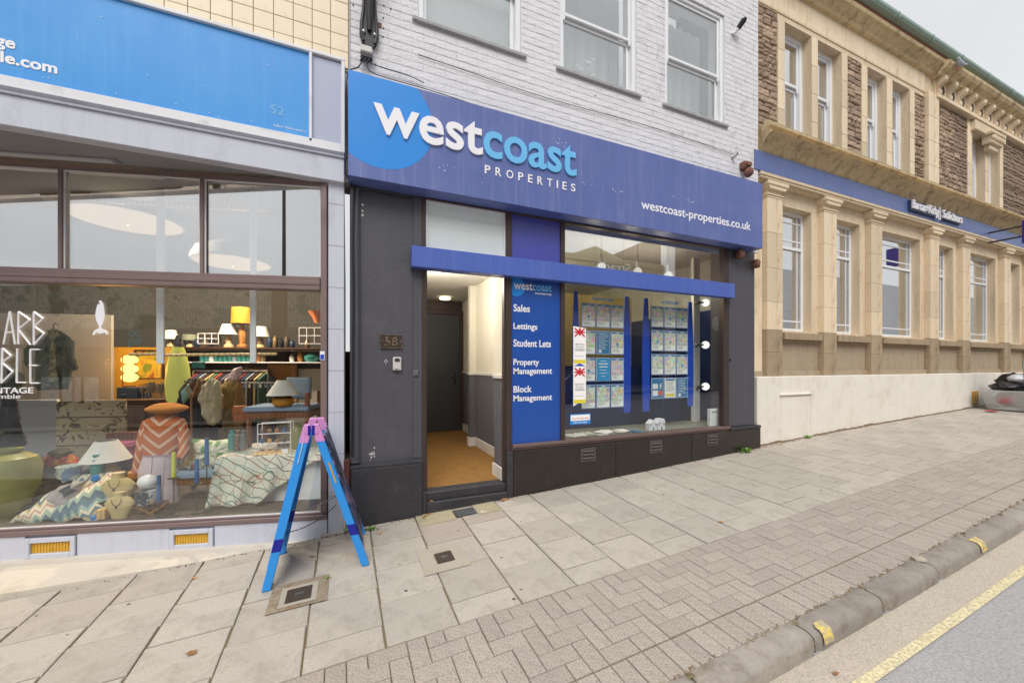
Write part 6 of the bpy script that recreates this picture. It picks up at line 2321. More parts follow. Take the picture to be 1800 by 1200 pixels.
def m_rug():
    t = NT('beige_figured_rug')
    s = t.sep()
    x8 = t.math('ABSOLUTE', t.math('SUBTRACT', t.math('FRACT', t.math('MULTIPLY', s[0], 4.2)), .5))
    n = t.noise(9, 2, .5, t.mapping((1, 1, 1.2)), dist=1.6)
    k = t.ramp(n, [(.575, 0.0), (.59, 1.0)])
    hz = t.math('FRACT', t.math('MULTIPLY', s[2], 3.1))
    bar = t.math('MULTIPLY', t.ramp(hz, [(.0, 1.0), (.05, 0.0)], 'CONSTANT'), 1.0)
    c = t.mix(t.math('MAXIMUM', k, bar), C('#cdbd98'), C('#6b5643'))
    t.bsdf(t.mix(.12, c, t.noise(120, 2, out='Color')), .95, 0, t.bump(t.noise(160, 2), .5, .004))
    return t.m
def m_jumper():
    t = NT('chevron_striped_knit')
    s = t.sep(t.n('TexCoord').outputs['Generated'])
    k = t.math('ADD', s[2], t.math('MULTIPLY', t.math('ABSOLUTE', t.math('SUBTRACT', s[0], .5)), -.85))
    h = t.math('FRACT', t.math('MULTIPLY_ADD', k, 3.6, 2.0))
    c = t.ramp(h, [(0, C('#c26a3a')), (.62, C('#ece2cc')), (.70, C('#c26a3a')), (.78, C('#ece2cc')), (.86, C('#c26a3a'))], 'CONSTANT')
    t.bsdf(c, .95, 0, t.bump(t.noise(90, 2), .4, .004))
    return t.m
def m_quilt():
    t = NT('grey_diamond_patchwork')
    s = t.sep()
    a = t.math('FRACT', t.math('MULTIPLY', t.math('ADD', s[0], t.math('MULTIPLY', s[2], 1.5)), 3.1))
    b = t.math('FRACT', t.math('MULTIPLY', t.math('SUBTRACT', s[0], t.math('MULTIPLY', s[2], 1.5)), 3.1))
    k = t.math('MULTIPLY', t.ramp(a, [(.0, 1.0), (.45, 0.0)], 'CONSTANT'), t.ramp(b, [(.0, 1.0), (.45, 0.0)], 'CONSTANT'))
    c = t.mix(k, C('#a39a9c'), C('#3a424f'))
    t.bsdf(t.mix(t.noise(12, 4), c, mul(C('#8f8688'), 1)), .8) if False else t.bsdf(c, .8)
    return t.m
THROW, FLORAL, KILIM, RUGM, JUMPER, QUILT = m_throw(), m_floral(), m_kilim(), m_rug(), m_jumper(), m_quilt()
SHADE = pm('white_lampshade', '#e3e2dc', .8, var=.03, bump=.1)
PALEB = pm('pale_blue_upholstery', '#8c9fb6', .9, var=.1, bump=.3, bscale=120)
BUSTM = pm('cream_linen', '#cfb988', .9, var=.08, bump=.3, bscale=120)
OCHRE = pm('ochre_felt', '#c07c36', .95, var=.12, bump=.4, bscale=120)
PINKT = pm('pale_pink_cloth', '#d8c4cc', .9, var=.06, bump=.3)
CREAMJ = pm('cream_quilted', '#c9c2a6', .9, var=.1, bump=.5, bscale=30)
BLACKC = pm('black_cloth', '#26262a', .95, var=.2, bump=.3)
KHAKI = pm('khaki_cloth', '#8a7440', .95, var=.15, bump=.3)
TANL = pm('tan_leather', '#b8703c', .5, var=.15, bump=.3)
CANB = pm('blue_candle', '#1f5c9a', .4, var=.05, bump=0)
CANY = pm('lime_candle', '#c9cf3a', .4, var=.05, bump=0)
OLIVG = pm('olive_glaze', '#8a8a4c', .35, var=.18, scale=6, bump=.1, dirt='#6f6a34', dscale=4)
TEALG = pm('teal_glass', '#3f8a84', .2, var=.1, bump=0)
MAHOG = wood('mahogany', '#4a2420')
NAVYC = pm('navy_lacquer', '#22344f', .4, var=.05, bump=0)
STEELG = pm('grey_iron_wire', '#4a4f52', .5, .5, bump=0)
MIXC = pm('red_orange_textile', '#a8402c', .95, var=.3, scale=14, bump=.4, dirt='#d08a3a', dscale=9, dlo=.48, dhi=.52)
MIXD = pm('multicolour_textile', '#4a5560', .95, var=.3, scale=14, bump=.4, dirt='#c9c2b8', dscale=11, dlo=.5, dhi=.52)
ROSE = pm('rose_textile', '#8a3f5c', .95, var=.2, scale=12, bump=.4)

def lathe_item(name, px, py_base, d, prof, mat, label, cat, parent=None, n=22, z0=None):
    """prof in pixels (half-width, height above the base row)"""
    x, _, z, k = L(px, py_base, d)
    if z0 is not None: z = z0
    m = MB()
    m.lathe((x, d, z), [(r * k, h * k) for r, h in prof], n)
    o = m.build(name, mat, parent, smooth=True)
    if parent is None:
        tag(o, label, cat)
    return o
# big green pot
lathe_item('green_pot', 12, 932, .36, [(22, -4), (34, 20), (40, 60), (42, 85), (36, 104), (24, 111), (17, 113), (20, 117), (20, 120), (16, 118), (14, 108)], OLIVG, 'large olive green glazed pot at the left of the shop window', 'pot', z0=.13)
# low box hidden beneath the folded cloths
m = MB(); a = L(30, 900, .4)[0]; b = L(232, 900, .4)[0]
m.box(a, b, .30, .75, .125, .24); tag(m.build('low_box', BLACKC), 'low dark box beneath the folded patterned cloths', 'box')
# kilim cloth draped over it
x0_, _, z0_, k0 = L(24, 930, .2)
x1_, _, z1_, k1 = L(228, 850, .5)
def kil(u, v):
    x = x0_ + (x1_ - x0_) * u
    d = .17 + .42 * v
    top = .16 + .30 * math.sin(PI * min(1, max(0, u * 1.08 - .02))) ** .7 * v ** .8 + .03 * math.sin(u * 11)
    z = .135 + (top - .135) * (1 if v > .05 else v * 20) + .02 * math.sin(u * 19) * math.sin(v * 7 + 2)
    return (x - (.10 * v if u < .5 else 0), d, z)
m = MB(); m.grid(kil, 46, 24); tag(m.build('woven_cloth', KILIM, smooth=2, solid=.008), 'blue and cream zigzag woven cloth spread in the window corner', 'cloth')
# cushions
def cushion(name, pts, d, th, mat, label, cat='cushion', tilt=.0):
    q = [(L(px, py, d)[0], L(px, py, d)[2]) for px, py in pts]
    cx_ = sum(p[0] for p in q) / len(q); cz_ = sum(p[1] for p in q) / len(q)
    n = 10
    m = MB()
    rings = []
    # resample the outline
    P_ = []
    for i in range(len(q)):
        a, b = q[i], q[(i + 1) % len(q)]
        for k in range(9):
            t = k / 9
            P_.append((a[0] + (b[0] - a[0]) * t, a[1] + (b[1] - a[1]) * t))
    N = len(P_)
    v = []
    for side in (-1, 1):
        for r in range(9):
            s_ = 1 - r / 9
            for p in P_:
                y = d + side * th * math.sqrt(max(0, 1 - s_ ** 3)) * .5 + tilt * (cz_ + (p[1] - cz_) * s_ - cz_)
                qx, qz = cx_ + (p[0] - cx_) * s_, cz_ + (p[1] - cz_) * s_
                y += th * (.28 * noise.noise(Vector((qx * 22, qz * 9, d * 7))) + .16 * noise.noise(Vector((qx * 45 + 5, qz * 30, 3)))) * (1 if s_ < 1 else .3)
                v.append((qx, y, qz))
        v.append((cx_, d + side * th * .5, cz_))
    f = []
    h = 9 * N + 1
    for sd in (0, 1):
        o_ = sd * h
        for r in range(8):
            for i in range(N):
                j = (i + 1) % N
                f.append((o_ + r * N + i, o_ + r * N + j, o_ + (r + 1) * N + j, o_ + (r + 1) * N + i))
        for i in range(N):
            f.append((o_ + 8 * N + i, o_ + 8 * N + (i + 1) % N, o_ + 9 * N))
    m.add(v, f)
    return tag(m.build(name, mat, smooth=2), label, cat)
cushion('dark_cushion', [(34, 872), (60, 850), (112, 838), (140, 852), (120, 880), (70, 884)], .48, .14, BLACKC, 'dark grey cushion lying behind the diamond patched cushion', tilt=.5)
cushion('diamond_cushion', [(64, 886), (98, 856), (142, 846), (134, 878), (118, 902), (92, 898)], .36, .12, QUILT, 'grey cushion with dark diamond patches beside the green pot', tilt=.3)
cushion('cloth_box', [(46, 872), (52, 822), (118, 812), (188, 815), (190, 868)], .95, .45, pm('grey_cloth_box', '#55565c', .95, bump=.3), 'grey cloth covered box behind the cushions', 'box')
# heap of folded textiles
for i, (pts, mat, lab) in enumerate((([(48, 822), (56, 806), (84, 798), (98, 808), (86, 822)], MIXD, 'black and white folded scarf at the left of the textile heap'),
                                ([(74, 812), (92, 790), (126, 800), (136, 814), (100, 824)], MIXC, 'red and orange folded textile on the grey box'),
                                ([(88, 796), (102, 786), (122, 794), (114, 804)], pm('black_yellow_cloth', '#3a3a2a', .95, dirt='#c9a82a', dscale=8), 'black and yellow cloth on top of the textile heap'))):
    cushion('folded_textile', pts, .90 - .03 * i, .16, mat, lab, 'textile')
# mug / jug with blue brush marks
jz = empty('painted_jug', O((L(122, 850, .55)[0], .55, .2)), 'cream jug painted with blue and green flowers behind the cushions', 'jug')
lathe_item('jug_body', 122, 850, .55, [(13, 0), (14, 12), (15, 28), (17, 32), (15.5, 32), (13, 26), (12, 4)], pm('painted_glaze', '#c9d2c4', .3, var=.1, dirt='#3f6aa8', dscale=7, dlo=.52, dhi=.56), None, None, jz)
x, _, z, k = L(107, 834, .55)
m = MB(); m.tube([(x + .008, .55, z + .035), (x - .03, .55, z + .04), (x - .045, .55, z + .01), (x - .025, .55, z - .04), (x + .01, .55, z - .045)], .009, 8); m.build('handle', pm('painted_glaze_handle', '#b5c4c8', .3), jz, smooth=True)
def table_lamp(px, py_base, d, base_prof, shade, bmat, label, dy=0):
    x, _, z, k = L(px, py_base, d)
    t = empty('table_lamp', O((x, d, z)), label, 'lamp')
    m = MB(); m.lathe((x, d, z), [(r * k, h * k) for r, h in base_prof], 22); m.build('base', bmat, t, smooth=True)
    rb, rt, zb1, zt1 = [q * k for q in shade]
    m = MB(); m.lathe((x, d, z), [(rb, zb1), (rt, zt1), (rt - .004, zt1), (rb - .004, zb1)], 28); m.build('lampshade', SHADE, t, smooth=True)
    m = MB(); m.tube([(x, d, z + base_prof[-1][1] * k), (x, d, z + zt1 - .01)], .006, 6)
    m.build('stem', GOLD, t)
    return t
table_lamp(187, 842, .75, [(14, 0), (19, 6), (19, 16), (12, 26), (6, 34), (5, 38)], (34, 15, 34, 68), BUSTM, 'stone coloured lamp with a wide white shade beside the hanging rug')
table_lamp(498, 713, .85, [(13, 0), (17, 4), (17, 13), (12, 17), (6, 19)], (26, 10, 19, 45), pm('amber_glaze', '#c98a2a', .25, dirt='#8f2f1a', dscale=2, dlo=.5, dhi=.7), 'amber lamp with a white shade on the upper chair seat')
# supports of lamp 1: brown bench with rose textiles
bn = empty('bench', O((L(205, 830, 1.0)[0], 1.0, .13)), 'brown wooden bench stacked with rose coloured textiles', 'bench')
a, _, zt, k = L(166, 766, 1.05); b = L(252, 766, 1.05)[0]; zl = L(200, 846, 1.05)[2]
m = MB(); m.box(a, b, 1.2, 1.24, zt - .1, zt + .01, .006); m.build('backrest', TEAK, bn)
m = MB(); m.box(a, b, .66, 1.24, zl - .05, zl, .004); m.build('seat', TEAK, bn)
for xx in (a, b - .05):
    for dd in (.70, 1.19):
        m = MB(); m.box(xx, xx + .05, dd, dd + .05, .12, zt if dd > 1 else zl - .05); m.build('leg', TEAK, bn)
for i, (py, mat, h) in enumerate(((838, FLORAL, 14), (822, ROSE, 16), (804, pm('magenta_textile', '#b0527c', .95, bump=.4), 17), (790, ROSE, 12))):
    xa, _, z, k = L(192, py, 1.0); xb = L(240, py, 1.0)[0]
    m = MB(); m.box(xa, xb, .9, 1.15, z - 0, z + h * k, .03)
    tag(m.build('folded_blanket', mat, bev=.012), ['pale floral blanket at the bottom of the bench stack', 'dark rose blanket low in the bench stack', 'bright pink blanket in the bench stack', 'rose blanket at the top of the bench stack'][i], 'blanket', 'folded blankets on the bench')
# jewellery busts
def bust(px, py, d, s, mat, label):
    x, _, z, k = L(px, py, d)
    t = empty('jewellery_bust', O((x, d, z)), label, 'display bust')
    m = MB()
    pr = [(11, 0, 5), (13, 12, 6), (20, 26, 8), (24, 35, 8), (16, 43, 8), (8, 46, 7), (7.5, 52, 7), (8.5, 54, 7)]
    v = []; n = 18
    for r, h, q in pr:
        for i in range(n):
            a = 2 * PI * i / n
            v.append((x + r * s * k * math.cos(a), d + q * s * k * math.sin(a), z + h * s * k))
    f = [(j * n + i, j * n + (i + 1) % n, (j + 1) * n + (i + 1) % n, (j + 1) * n + i) for j in range(len(pr) - 1) for i in range(n)]
    f.append(tuple(range((len(pr) - 1) * n, len(pr) * n)))
    m.add(v, f)
    m.build('bust', mat, t, smooth=True)
    m = MB()
    for i in range(13):
        a = PI * (i + .5) / 13
        m.ball((x - 7.6 * s * k * math.cos(a), d - 8.4 * s * k, z + (45 - 13 * math.sin(a)) * s * k), .0045, 6, 4)
    m.ball((x, d - 8.8 * s * k, z + 30 * s * k), (.008, .005, .013), 8, 6)
    m.build('necklace', IRON, t)
bust(211, 918, .20, 1.0, BUSTM, 'cream jewellery bust with a dark bead necklace in front')
bust(208, 892, .42, 1.15, BUSTM, 'taller cream jewellery bust with a chain behind the front one')
for i, (px, py, lab) in enumerate(((168, 840, 'crumpled blue paper flower below the white lampshade'), (168, 910, 'crumpled blue paper flower on the zigzag cloth'))):
    x, _, z, k = L(px, py, .2 + .3 * (i == 0))
    m = MB(); m.ball((x, .2 + .3 * (i == 0), z), .032, 9, 6, .25); tag(m.build('paper_flower', SKYB), lab, 'paper flower')
lathe_item('teal_jar', 171, 838, .62, [(7, 0), (9, 6), (9, 30), (6, 34), (6, 40)], TEALG, 'dark teal glass jar under the lampshade', 'jar')
x, _, z, k = L(184, 918, .2)
m = MB(); m.box(x - .04, x + .03, .16, .28, .13, .22, .006); tag(m.build('wooden_block', PINE), 'small wooden block with cut out holes beside the bust', 'block')
# folding slatted stand
fs_ = empty('folding_stand', O((L(262, 912, .25)[0], .25, .13)), 'low folding wooden stand with crossed legs holding a head form', 'stand')
def bar(m, p, q, d0, d1, r):
    a = L(*p, d0); b = L(*q, d1)
    m.tube([(a[0], d0, a[2]), (b[0], d1, b[2])], r, 6)
m = MB(); bar(m, (238, 886), (296, 880), .2, .2, .012); bar(m, (236, 893), (298, 885), .34, .34, .012); m.build('rail', WICK, fs_)
for p, q, d0, d1 in (((240, 890), (300, 922), .2, .3), ((296, 884), (232, 920), .2, .3), ((200, 912), (262, 896), .22, .34)):
    m = MB(); bar(m, p, q, d0, d1, .013); m.build('leg', WICK, fs_)
# head form with hat
hf = empty('head_form', O((L(262, 884, .26)[0], .26, .2)), 'white head form on a navy and white jar beside the trousers', 'head form')
x, _, z, k = L(261, 846, .26)
m = MB(); m.ball((x, .26, z), (15.5 * k, 15 * k, 12.5 * k), 18, 10); m.build('head', LETW, hf, smooth=True)
x, _, z, k = L(260, 886, .26)
m = MB(); m.lathe((x, .26, z), [(13, 0), (17, 4), (17.5, 14), (17, 26), (15, 27)] and [(q * k, h * k) for q, h in ((13, 0), (17, 4), (17.5, 14), (17, 26), (15, 27))], 20)
m.build('jar', pm('navy_white_glaze', '#28364a', .4, dirt='#cfd4d8', dscale=9, dlo=.5, dhi=.54), hf, smooth=True)
# mannequin: striped jumper, beret, trousers
mq = empty('mannequin', O((L(287, 910, .55)[0], .55, .13)), 'shop mannequin in an orange chevron jumper, ochre beret and pale pink trousers', 'mannequin')
dM = .60
x, _, z, k = L(288, 835, dM)
def ell_body(name, rows, mat, nn=26, sx=0):
    """rows: (centre px, py, half width px, depth half px)"""
    v = []
    for (cx_, cy_, hw, hd) in rows:
        X, _, Z, kk = L(cx_, cy_, dM)
        for i in range(nn):
            a = 2 * PI * i / nn
            fold = 1 + .035 * math.sin(a * 5 + Z * 20) + .06 * noise.noise(Vector((math.cos(a) * 2, math.sin(a) * 2, Z * 14)))
            v.append((X + hw * kk * math.cos(a) * fold, dM + hd * kk * math.sin(a) * fold, Z))
    f = [(j * nn + i, j * nn + (i + 1) % nn, (j + 1) * nn + (i + 1) % nn, (j + 1) * nn + i) for j in range(len(rows) - 1) for i in range(nn)]
    f.append(tuple(range(nn))[::-1]); f.append(tuple(range((len(rows) - 1) * nn, len(rows) * nn)))
    m = MB(); m.add(v, f)
    return m.build(name, mat, mq, smooth=True)
jo = ell_body('jumper', [(283, 797, 27, 16), (283, 790, 31, 17), (286, 770, 31, 18), (288, 752, 32, 17), (289, 742, 33, 16), (289, 736, 29, 14), (289, 732, 19, 10), (288, 728, 9, 8)], JUMPER)
def arm(pts, rs, mat, name='sleeve'):
    q = []
    for px, py, d in pts:
        a = L(px, py, d); q.append((a[0], d, a[2]))
    kk = L(290, 780, dM)[3]
    m = MB(); m.tube(q, [r * kk for r in rs], 14); return m.build(name, mat, mq, smooth=True)
arm([(262, 741, dM), (254, 762, dM - .02), (248, 795, dM - .04), (240, 832, dM - .02)], [9, 9, 8, 7], JUMPER)
arm([(315, 741, dM), (323, 762, dM), (325, 790, dM - .02), (316, 806, dM - .08)], [9, 9, 8, 6.5], JUMPER)
arm([(236, 829, dM - .02), (235, 838, dM - .02)], [8.4, 7.6], OCHRE, 'cuff')
ell_body('collar', [(289, 738, 15, 12), (289, 729, 13, 11), (289, 722, 9, 8)], OCHRE)
ell_body('neck', [(289, 724, 7, 7), (289, 714, 7, 7)], LETW)
ell_body('trousers', [(262, 930, 13, 11), (264, 880, 16, 13), (270, 850, 23, 15), (277, 822, 30, 16), (282, 797, 27, 15), (283, 791, 27, 15)], PINKT)
arm([(291, 830, dM), (299, 862, dM), (308, 930, dM)], [15, 13, 11], PINKT, 'trouser_leg')
for px_ in (268, 290):  # darker lines paint the shade of the trouser folds
    arm([(px_, 800, dM - .165), (px_ - 2, 830, dM - .175), (px_ - 5, 880, dM - .15)], [.7, .7, .7], pm('mauve_crease_shade', '#b09aa6', .9) if px_ == 268 else MATS['mauve_crease_shade'], 'crease_shade')
ell_body('belt', [(283, 799, 28, 16), (283, 795, 28, 16)], pm('mauve_belt', '#a88fa8', .6))
x, _, z, k = L(294, 718, dM)
m = MB(); m.ball((x, dM, z), (31 * k, 27 * k, 8.5 * k), 26, 10); m.ball((x - .01, dM, z + .012), (25 * k, 22 * k, 8.5 * k), 22, 8); m.tube([(x, dM, z + .05), (x, dM, z + .075)], .005, 6); m.build('beret', OCHRE, mq, smooth=True)
# lower chair with floral cushion
c1 = empty('lower_chair', O((L(340, 900, .6)[0], .6, .13)), 'wooden chair with a pale blue seat holding the floral cushion', 'chair')
dC = .62
a, _, zs_, k = L(289, 838, dC); b = L(388, 832, dC)[0]
m = MB(); m.box(a, b, dC - .05, dC + .42, zs_ - .02, zs_ + .045, .02); m.build('seat', PALEB, c1, bev=.015)
m = MB(); m.box(a + .02, b - .02, dC - .03, dC + .4, zs_ - .08, zs_ - .02, .006); m.build('seat_frame', TEAK, c1)
for xx in (a + .02, b - .06):
    for dd in (dC - .03, dC + .36):
        m = MB(); m.box(xx, xx + .04, dd, dd + .04, .125, zs_ - .08, .006); m.build('leg', TEAK, c1)
cushion('floral_cushion', [(312, 824), (318, 796), (330, 770), (380, 774), (420, 768), (432, 776), (430, 806), (400, 824), (350, 829)], dC + .12, .16, FLORAL, 'cream cushion with blue and green flowers on the lower chair')
cushion('rolled_bolster', [(408, 782), (416, 768), (432, 772), (432, 792), (416, 798)], dC + .2, .14, pm('sage_cloth', '#7f8f6a', .9, dirt='#5c6f4a', dscale=9), 'round sage green bolster beside the floral cushion')
# candlesticks
for i, (px, pt, pb_, pf, mt, lab) in enumerate(((279.5, 835, 880, 925, CANB, 'blue candle on a short iron stick beside the head form'), (305.5, 795, 838, 922, CANY, 'lime yellow candle on a thin iron stick'),
                                          (346, 806, 848, 922, CANB, 'shorter blue candle on an iron stick before the lower chair'), (363.5, 770, 816, 922, CANB, 'tallest blue candle on an iron stick before the throw'))):
    d = .12 + .05 * i
    x, _, zt, k = L(px, pt, d); zb1 = L(px, pb_, d)[2]
    t = empty('candlestick', O((x, d, .13)), lab, 'candlestick', 'iron candlesticks with coloured candles')
    m = MB(); m.tube([(x, d, zb1), (x, d, zt)], [3.6 * k, 3.0 * k], 12); m.build('candle', mt, t, smooth=True)
    m = MB(); m.lathe((x, d, zb1 - .012), [(9 * k, .006), (9 * k, .0), (2 * k, -.004), (1.2 * k, -.01)], 18); m.tube([(x, d, zb1 - .02), (x, d, .135)], .005, 6); m.lathe((x, d, .128), [(8 * k, 0), (8 * k, .008), (.006, .014)], 16)
    m.build('stick', STEELG, t, smooth=True)
# white plinth and embroidered throw
dP = .45
a, _, zp, k = L(380, 806, dP); b = L(566, 800, dP)[0]
zp = L(470, 800, dP)[2]
m = MB(); m.box(a + .15, b + .02, dP, 1.15, .125, zp - .012, .004); tag(m.build('white_plinth', LETW), 'tall white display plinth under the embroidered throw', 'plinth')
xa, xb = L(384, 800, dP)[0], b + .02
def thr(u, v):
    x = xa + (xb - xa) * u
    if v < .45:
        d = 1.1 - (1.1 - dP + .02) * (v / .45); z = zp + .004 + .01 * math.sin(u * 14)
        return (x, d, z)
    w = (v - .45) / .55
    ln = (zp - .15) * (1 if u < .42 else max(.12, 1 - (u - .42) * 1.75))
    fold = math.sin(u * 26 + w * 2) * .035 * w
    return (x - .02 * w * (1 - u) + fold * .4, dP - .03 - .12 * w * (1.2 - u) - fold, zp - ln * w)
m = MB(); m.grid(thr, 90, 46); tag(m.build('embroidered_throw', THROW, smooth=2, solid=.005), 'white throw embroidered with coloured line patterns draped over the plinth', 'throw')
# wire shelf with brass items
ws = empty('wire_shelf', O((L(482, 798, .6)[0], .6, zp)), 'small white wire shelf of trinkets standing on the embroidered throw', 'wire shelf')
def wl_(m, p, q, d, r=.005):
    a = L(*p, d); b = L(*q, d); m.tube([(a[0], d, a[2]), (b[0], d, b[2])], r, 6)
m = MB()
for p, q in (((453, 745), (453, 800)), ((511, 742), (511, 796)), ((453, 745), (511, 742)), ((453, 763), (511, 760)), ((453, 781), (511, 777)), ((453, 798), (511, 794))):
    wl_(m, p, q, .55)
for p, q in (((461, 743), (461, 792)), ((516, 740), (516, 788)), ((461, 743), (516, 740)), ((461, 779), (516, 775))):
    wl_(m, p, q, .66)
m.build('wire', LETW, ws)
for i in range(12):
    r_, c_ = divmod(i, 4)
    px, py = 461 + c_ * 13, 760 + r_ * 18
    x, _, z, k = L(px, py, .6)
    m = MB(); m.ball((x, .6, z + .02), (.022, .02, random.uniform(.018, .032)), 9, 6, .12)
    tag(m.build('trinket', random.choice([GOLD, CANB, WICK, IRON, BLACKC, YGRIL])), '%s trinket, %s shelf of the white wire rack' % (['first', 'second', 'third', 'fourth'][c_], ['top', 'middle', 'bottom'][r_]), 'trinket', 'trinkets on the wire shelf')
x, _, z, k = L(430, 800, .52)
m = MB(); a2 = L(448, 806, .5); b2 = L(506, 800, .5); m.box(a2[0], b2[0], .44, .66, zp + .0, zp + .02, .008); tag(m.build('cork_board', PINE), 'flat cork board under the white wire shelf', 'board')
a2 = L(495, 797, .45); m = MB(); m.box(a2[0], a2[0] + .06, .45, .455, zp + .015, zp + .06); tag(m.build('price_card', CARDW), 'small white price card before the wire shelf', 'card')
a2 = L(490, 790, .85)
m = MB(); m.box(a2[0], a2[0] + .16, .80, .95, zp + .0, zp + .2, .008); tag(m.build('brass_box', GOLD), 'golden wooden box behind the white wire shelf', 'box')
lathe_item('yellow_vase', 522, 790, .7, [(9, 0), (12, 10), (12, 30), (7, 40), (8, 44)], OLIVG, 'mottled yellow glass vase behind the wire shelf', 'vase')
for i, px in enumerate((408, 418, 428)):
    lathe_item('glass_jar', px, 790, .62, [(5, 0), (6, 3), (6, 26), (4, 28), (4, 34)], [TEALG, GOLD, MET][i], ['teal glass jar left of the wire shelf', 'brass jar left of the wire shelf', 'grey jar nearest the wire shelf'][i], 'jar')
# upper chair standing on the plinth
c2 = empty('upper_chair', O((L(500, 800, .8)[0], .8, zp)), 'teak chair with blue grey seat and back standing on the plinth', 'chair')
dU = .85
a, _, zs_, k = L(430, 722, dU); b = L(546, 722, dU)[0]
m = MB(); m.box(a, b, dU - .06, dU + .42, zs_ - .01, zs_ + .045, .02); m.build('seat', PALEB, c2, bev=.018)
m = MB(); m.box(a + .03, b, dU - .04, dU + .4, zs_ - .085, zs_ - .012, .008); m.build('seat_frame', TEAK, c2)
for xx, dd in ((a + .03, dU - .04), (a + .03, dU + .35), (b - .05, dU - .04), (b - .05, dU + .35)):
    m = MB(); m.box(xx, xx + .045, dd, dd + .045, zp + .002, (zs_ + .2 if xx > a + .1 else zs_ - .08), .008); m.build('leg', TEAK, c2)
x0q, _, z0q, k = L(506, 700, dU + .3); x1q = L(552, 700, dU + .3)[0]; ztq = L(520, 663, dU + .3)[2]
m = MB(); m.grid(lambda u, v: (x0q + (x1q - x0q) * u, dU + .30 - .12 * u, z0q + (ztq - z0q) * v + .0 * u), 12, 8); m.build('backrest', PALEB, c2, smooth=2, solid=.035)
# wooden poles and white straps, as in the photo: one pole in two lengths hung from the straps
wp = empty('hanging_pole', O((L(357, 622, .3)[0], .3, 1.6)), 'pale wooden pole hanging on white straps in the window', 'pole')
m = MB()
for p, q in (((228, 623), (288, 622)), ((283, 624), (487, 622))):
    a = L(*p, .30); b = L(*q, .30); m.tube([(a[0], .3, a[2]), (b[0], .3, b[2])], .014, 12)
m.build('pole', PINE, wp, smooth=True)
for i, (pa, pb2, py) in enumerate(((275, 288, 639), (439.5, 450, 638))):
    x, _, z, k = L(pa, py, .22); x2 = L(pb2, py, .22)[0]
    m = MB(); m.box(x, x2, .215, .235, z, 3.28, .002); m.build('strap', LETW, wp)
cp_ = MB(); a = L(75, 319, .5); b = L(470, 330, .5); cp_.tube([(a[0], .5, 3.10), (b[0], .5, 3.10)], .022, 12)
for q in (.2, .5, .8):
    xx = a[0] + (b[0] - a[0]) * q; cp_.tube([(xx, .5, 3.1), (xx, .5, 3.3)], .003, 5)
tag(cp_.build('ceiling_pole', PINE, smooth=True), 'long wooden pole hung below the shop ceiling', 'pole')
# disc pendants, lit
LITD = emis('lit_parchment', '#ffd9b0', .55)
for i, (pa, pb2, py, lab) in enumerate(((147, 301, 388, 'larger lit paper pendant disc high in the shop'), (350, 467, 462, 'lower lit paper pendant disc deeper in the shop'))):
    d = 1.6 + i * .6
    x, _, z, k = L((pa + pb2) / 2, py, d); w = (pb2 - pa) / 2 * k
    t = empty('pendant_lamp', O((x, d, z)), lab, 'pendant lamp')
    m = MB(); m.lathe((x, d, z), [(0.001, .0), (w, 0), (w * 1.02, .03), (w * .9, w * .35), (w * .4, w * .6), (.03, w * .7)], 36); m.mat; m.build('shade', pm('grey_pendant_shade', '#8f8d8a', .7) if i == 0 else MATS['grey_pendant_shade'], t, smooth=True)
    m = MB(); m.lathe((x, d, z - .004), [(0.001, 0), (w * .97, 0), (w * .97, -.002)], 36); m.build('lit_diffuser', LITD, t)
    m = MB(); m.tube([(x, d, z + w * .7), (x, d, 3.3)], .004, 6); m.build('flex', BLACK, t)
    lo = point('pendant_downlight', O((x, d, z - .05)), 120, '#ffe8cc', .01)
# hanging garments at the left
def garment(name, pts, d, th, mat, label, cat='garment'):
    return cushion(name, pts, d, th, mat, label, cat)
DARKCK = pm('dark_check_wool', '#55564c', .95, var=.3, scale=18, bump=.4, dirt='#5c4a34', dscale=10)
jk = empty('tweed_jacket', O((L(90, 600, .5)[0], .5, 1.5)), 'dark checked jacket with a striped tie on a hanger in the window', 'jacket')
def sub_g(name, pts, d, th, mat, parent):
    o = cushion(name, pts, d, th, mat, None, None)
    loc = o.location.copy()
    o.parent = parent
    o.matrix_parent_inverse = Matrix.Translation(-parent.location)
    return o
sub_g('body', [(62, 592), (84, 580), (104, 580), (122, 592), (124, 640), (120, 684), (66, 686), (60, 640)], .52, .14, DARKCK, jk)
sub_g('sleeve', [(50, 612), (62, 590), (70, 600), (66, 650), (56, 664), (48, 640)], .5, .1, DARKCK, jk)
sub_g('sleeve', [(118, 594), (124, 592), (131, 640), (130, 652), (118, 650)], .5, .1, DARKCK, jk)
sub_g('scarf', [(84, 584), (90, 578), (100, 578), (104, 586), (98, 600), (102, 670), (86, 670), (90, 600)], .45, .03, pm('striped_tie', '#8a7f5c', .8, var=.3, scale=14, dirt='#3a3a34', dscale=22, dlo=.48, dhi=.52), jk)
m = MB(); a = L(94, 580, .5); m.tube([(a[0], .5, a[2]), (a[0], .5, a[2] + .05), (a[0] + .02, .5, a[2] + .07), (a[0] + .035, .5, a[2] + .05)], .004, 6); m.build('hanger_hook', BLACK, jk)
garment('black_skirt', [(-10, 700), (28, 702), (36, 740), (46, 782), (20, 800), (-20, 796)], .5, .1, BLACKC, 'flared black skirt hanging at the far left of the window', 'skirt')
garment('printed_blouse', [(-10, 640), (20, 640), (38, 655), (40, 690), (20, 700), (-15, 700)], .5, .12, pm('dark_print_top', '#2d3330', .95, dirt='#8a8a30', dscale=8), 'dark printed top hanging above the black skirt', 'top')
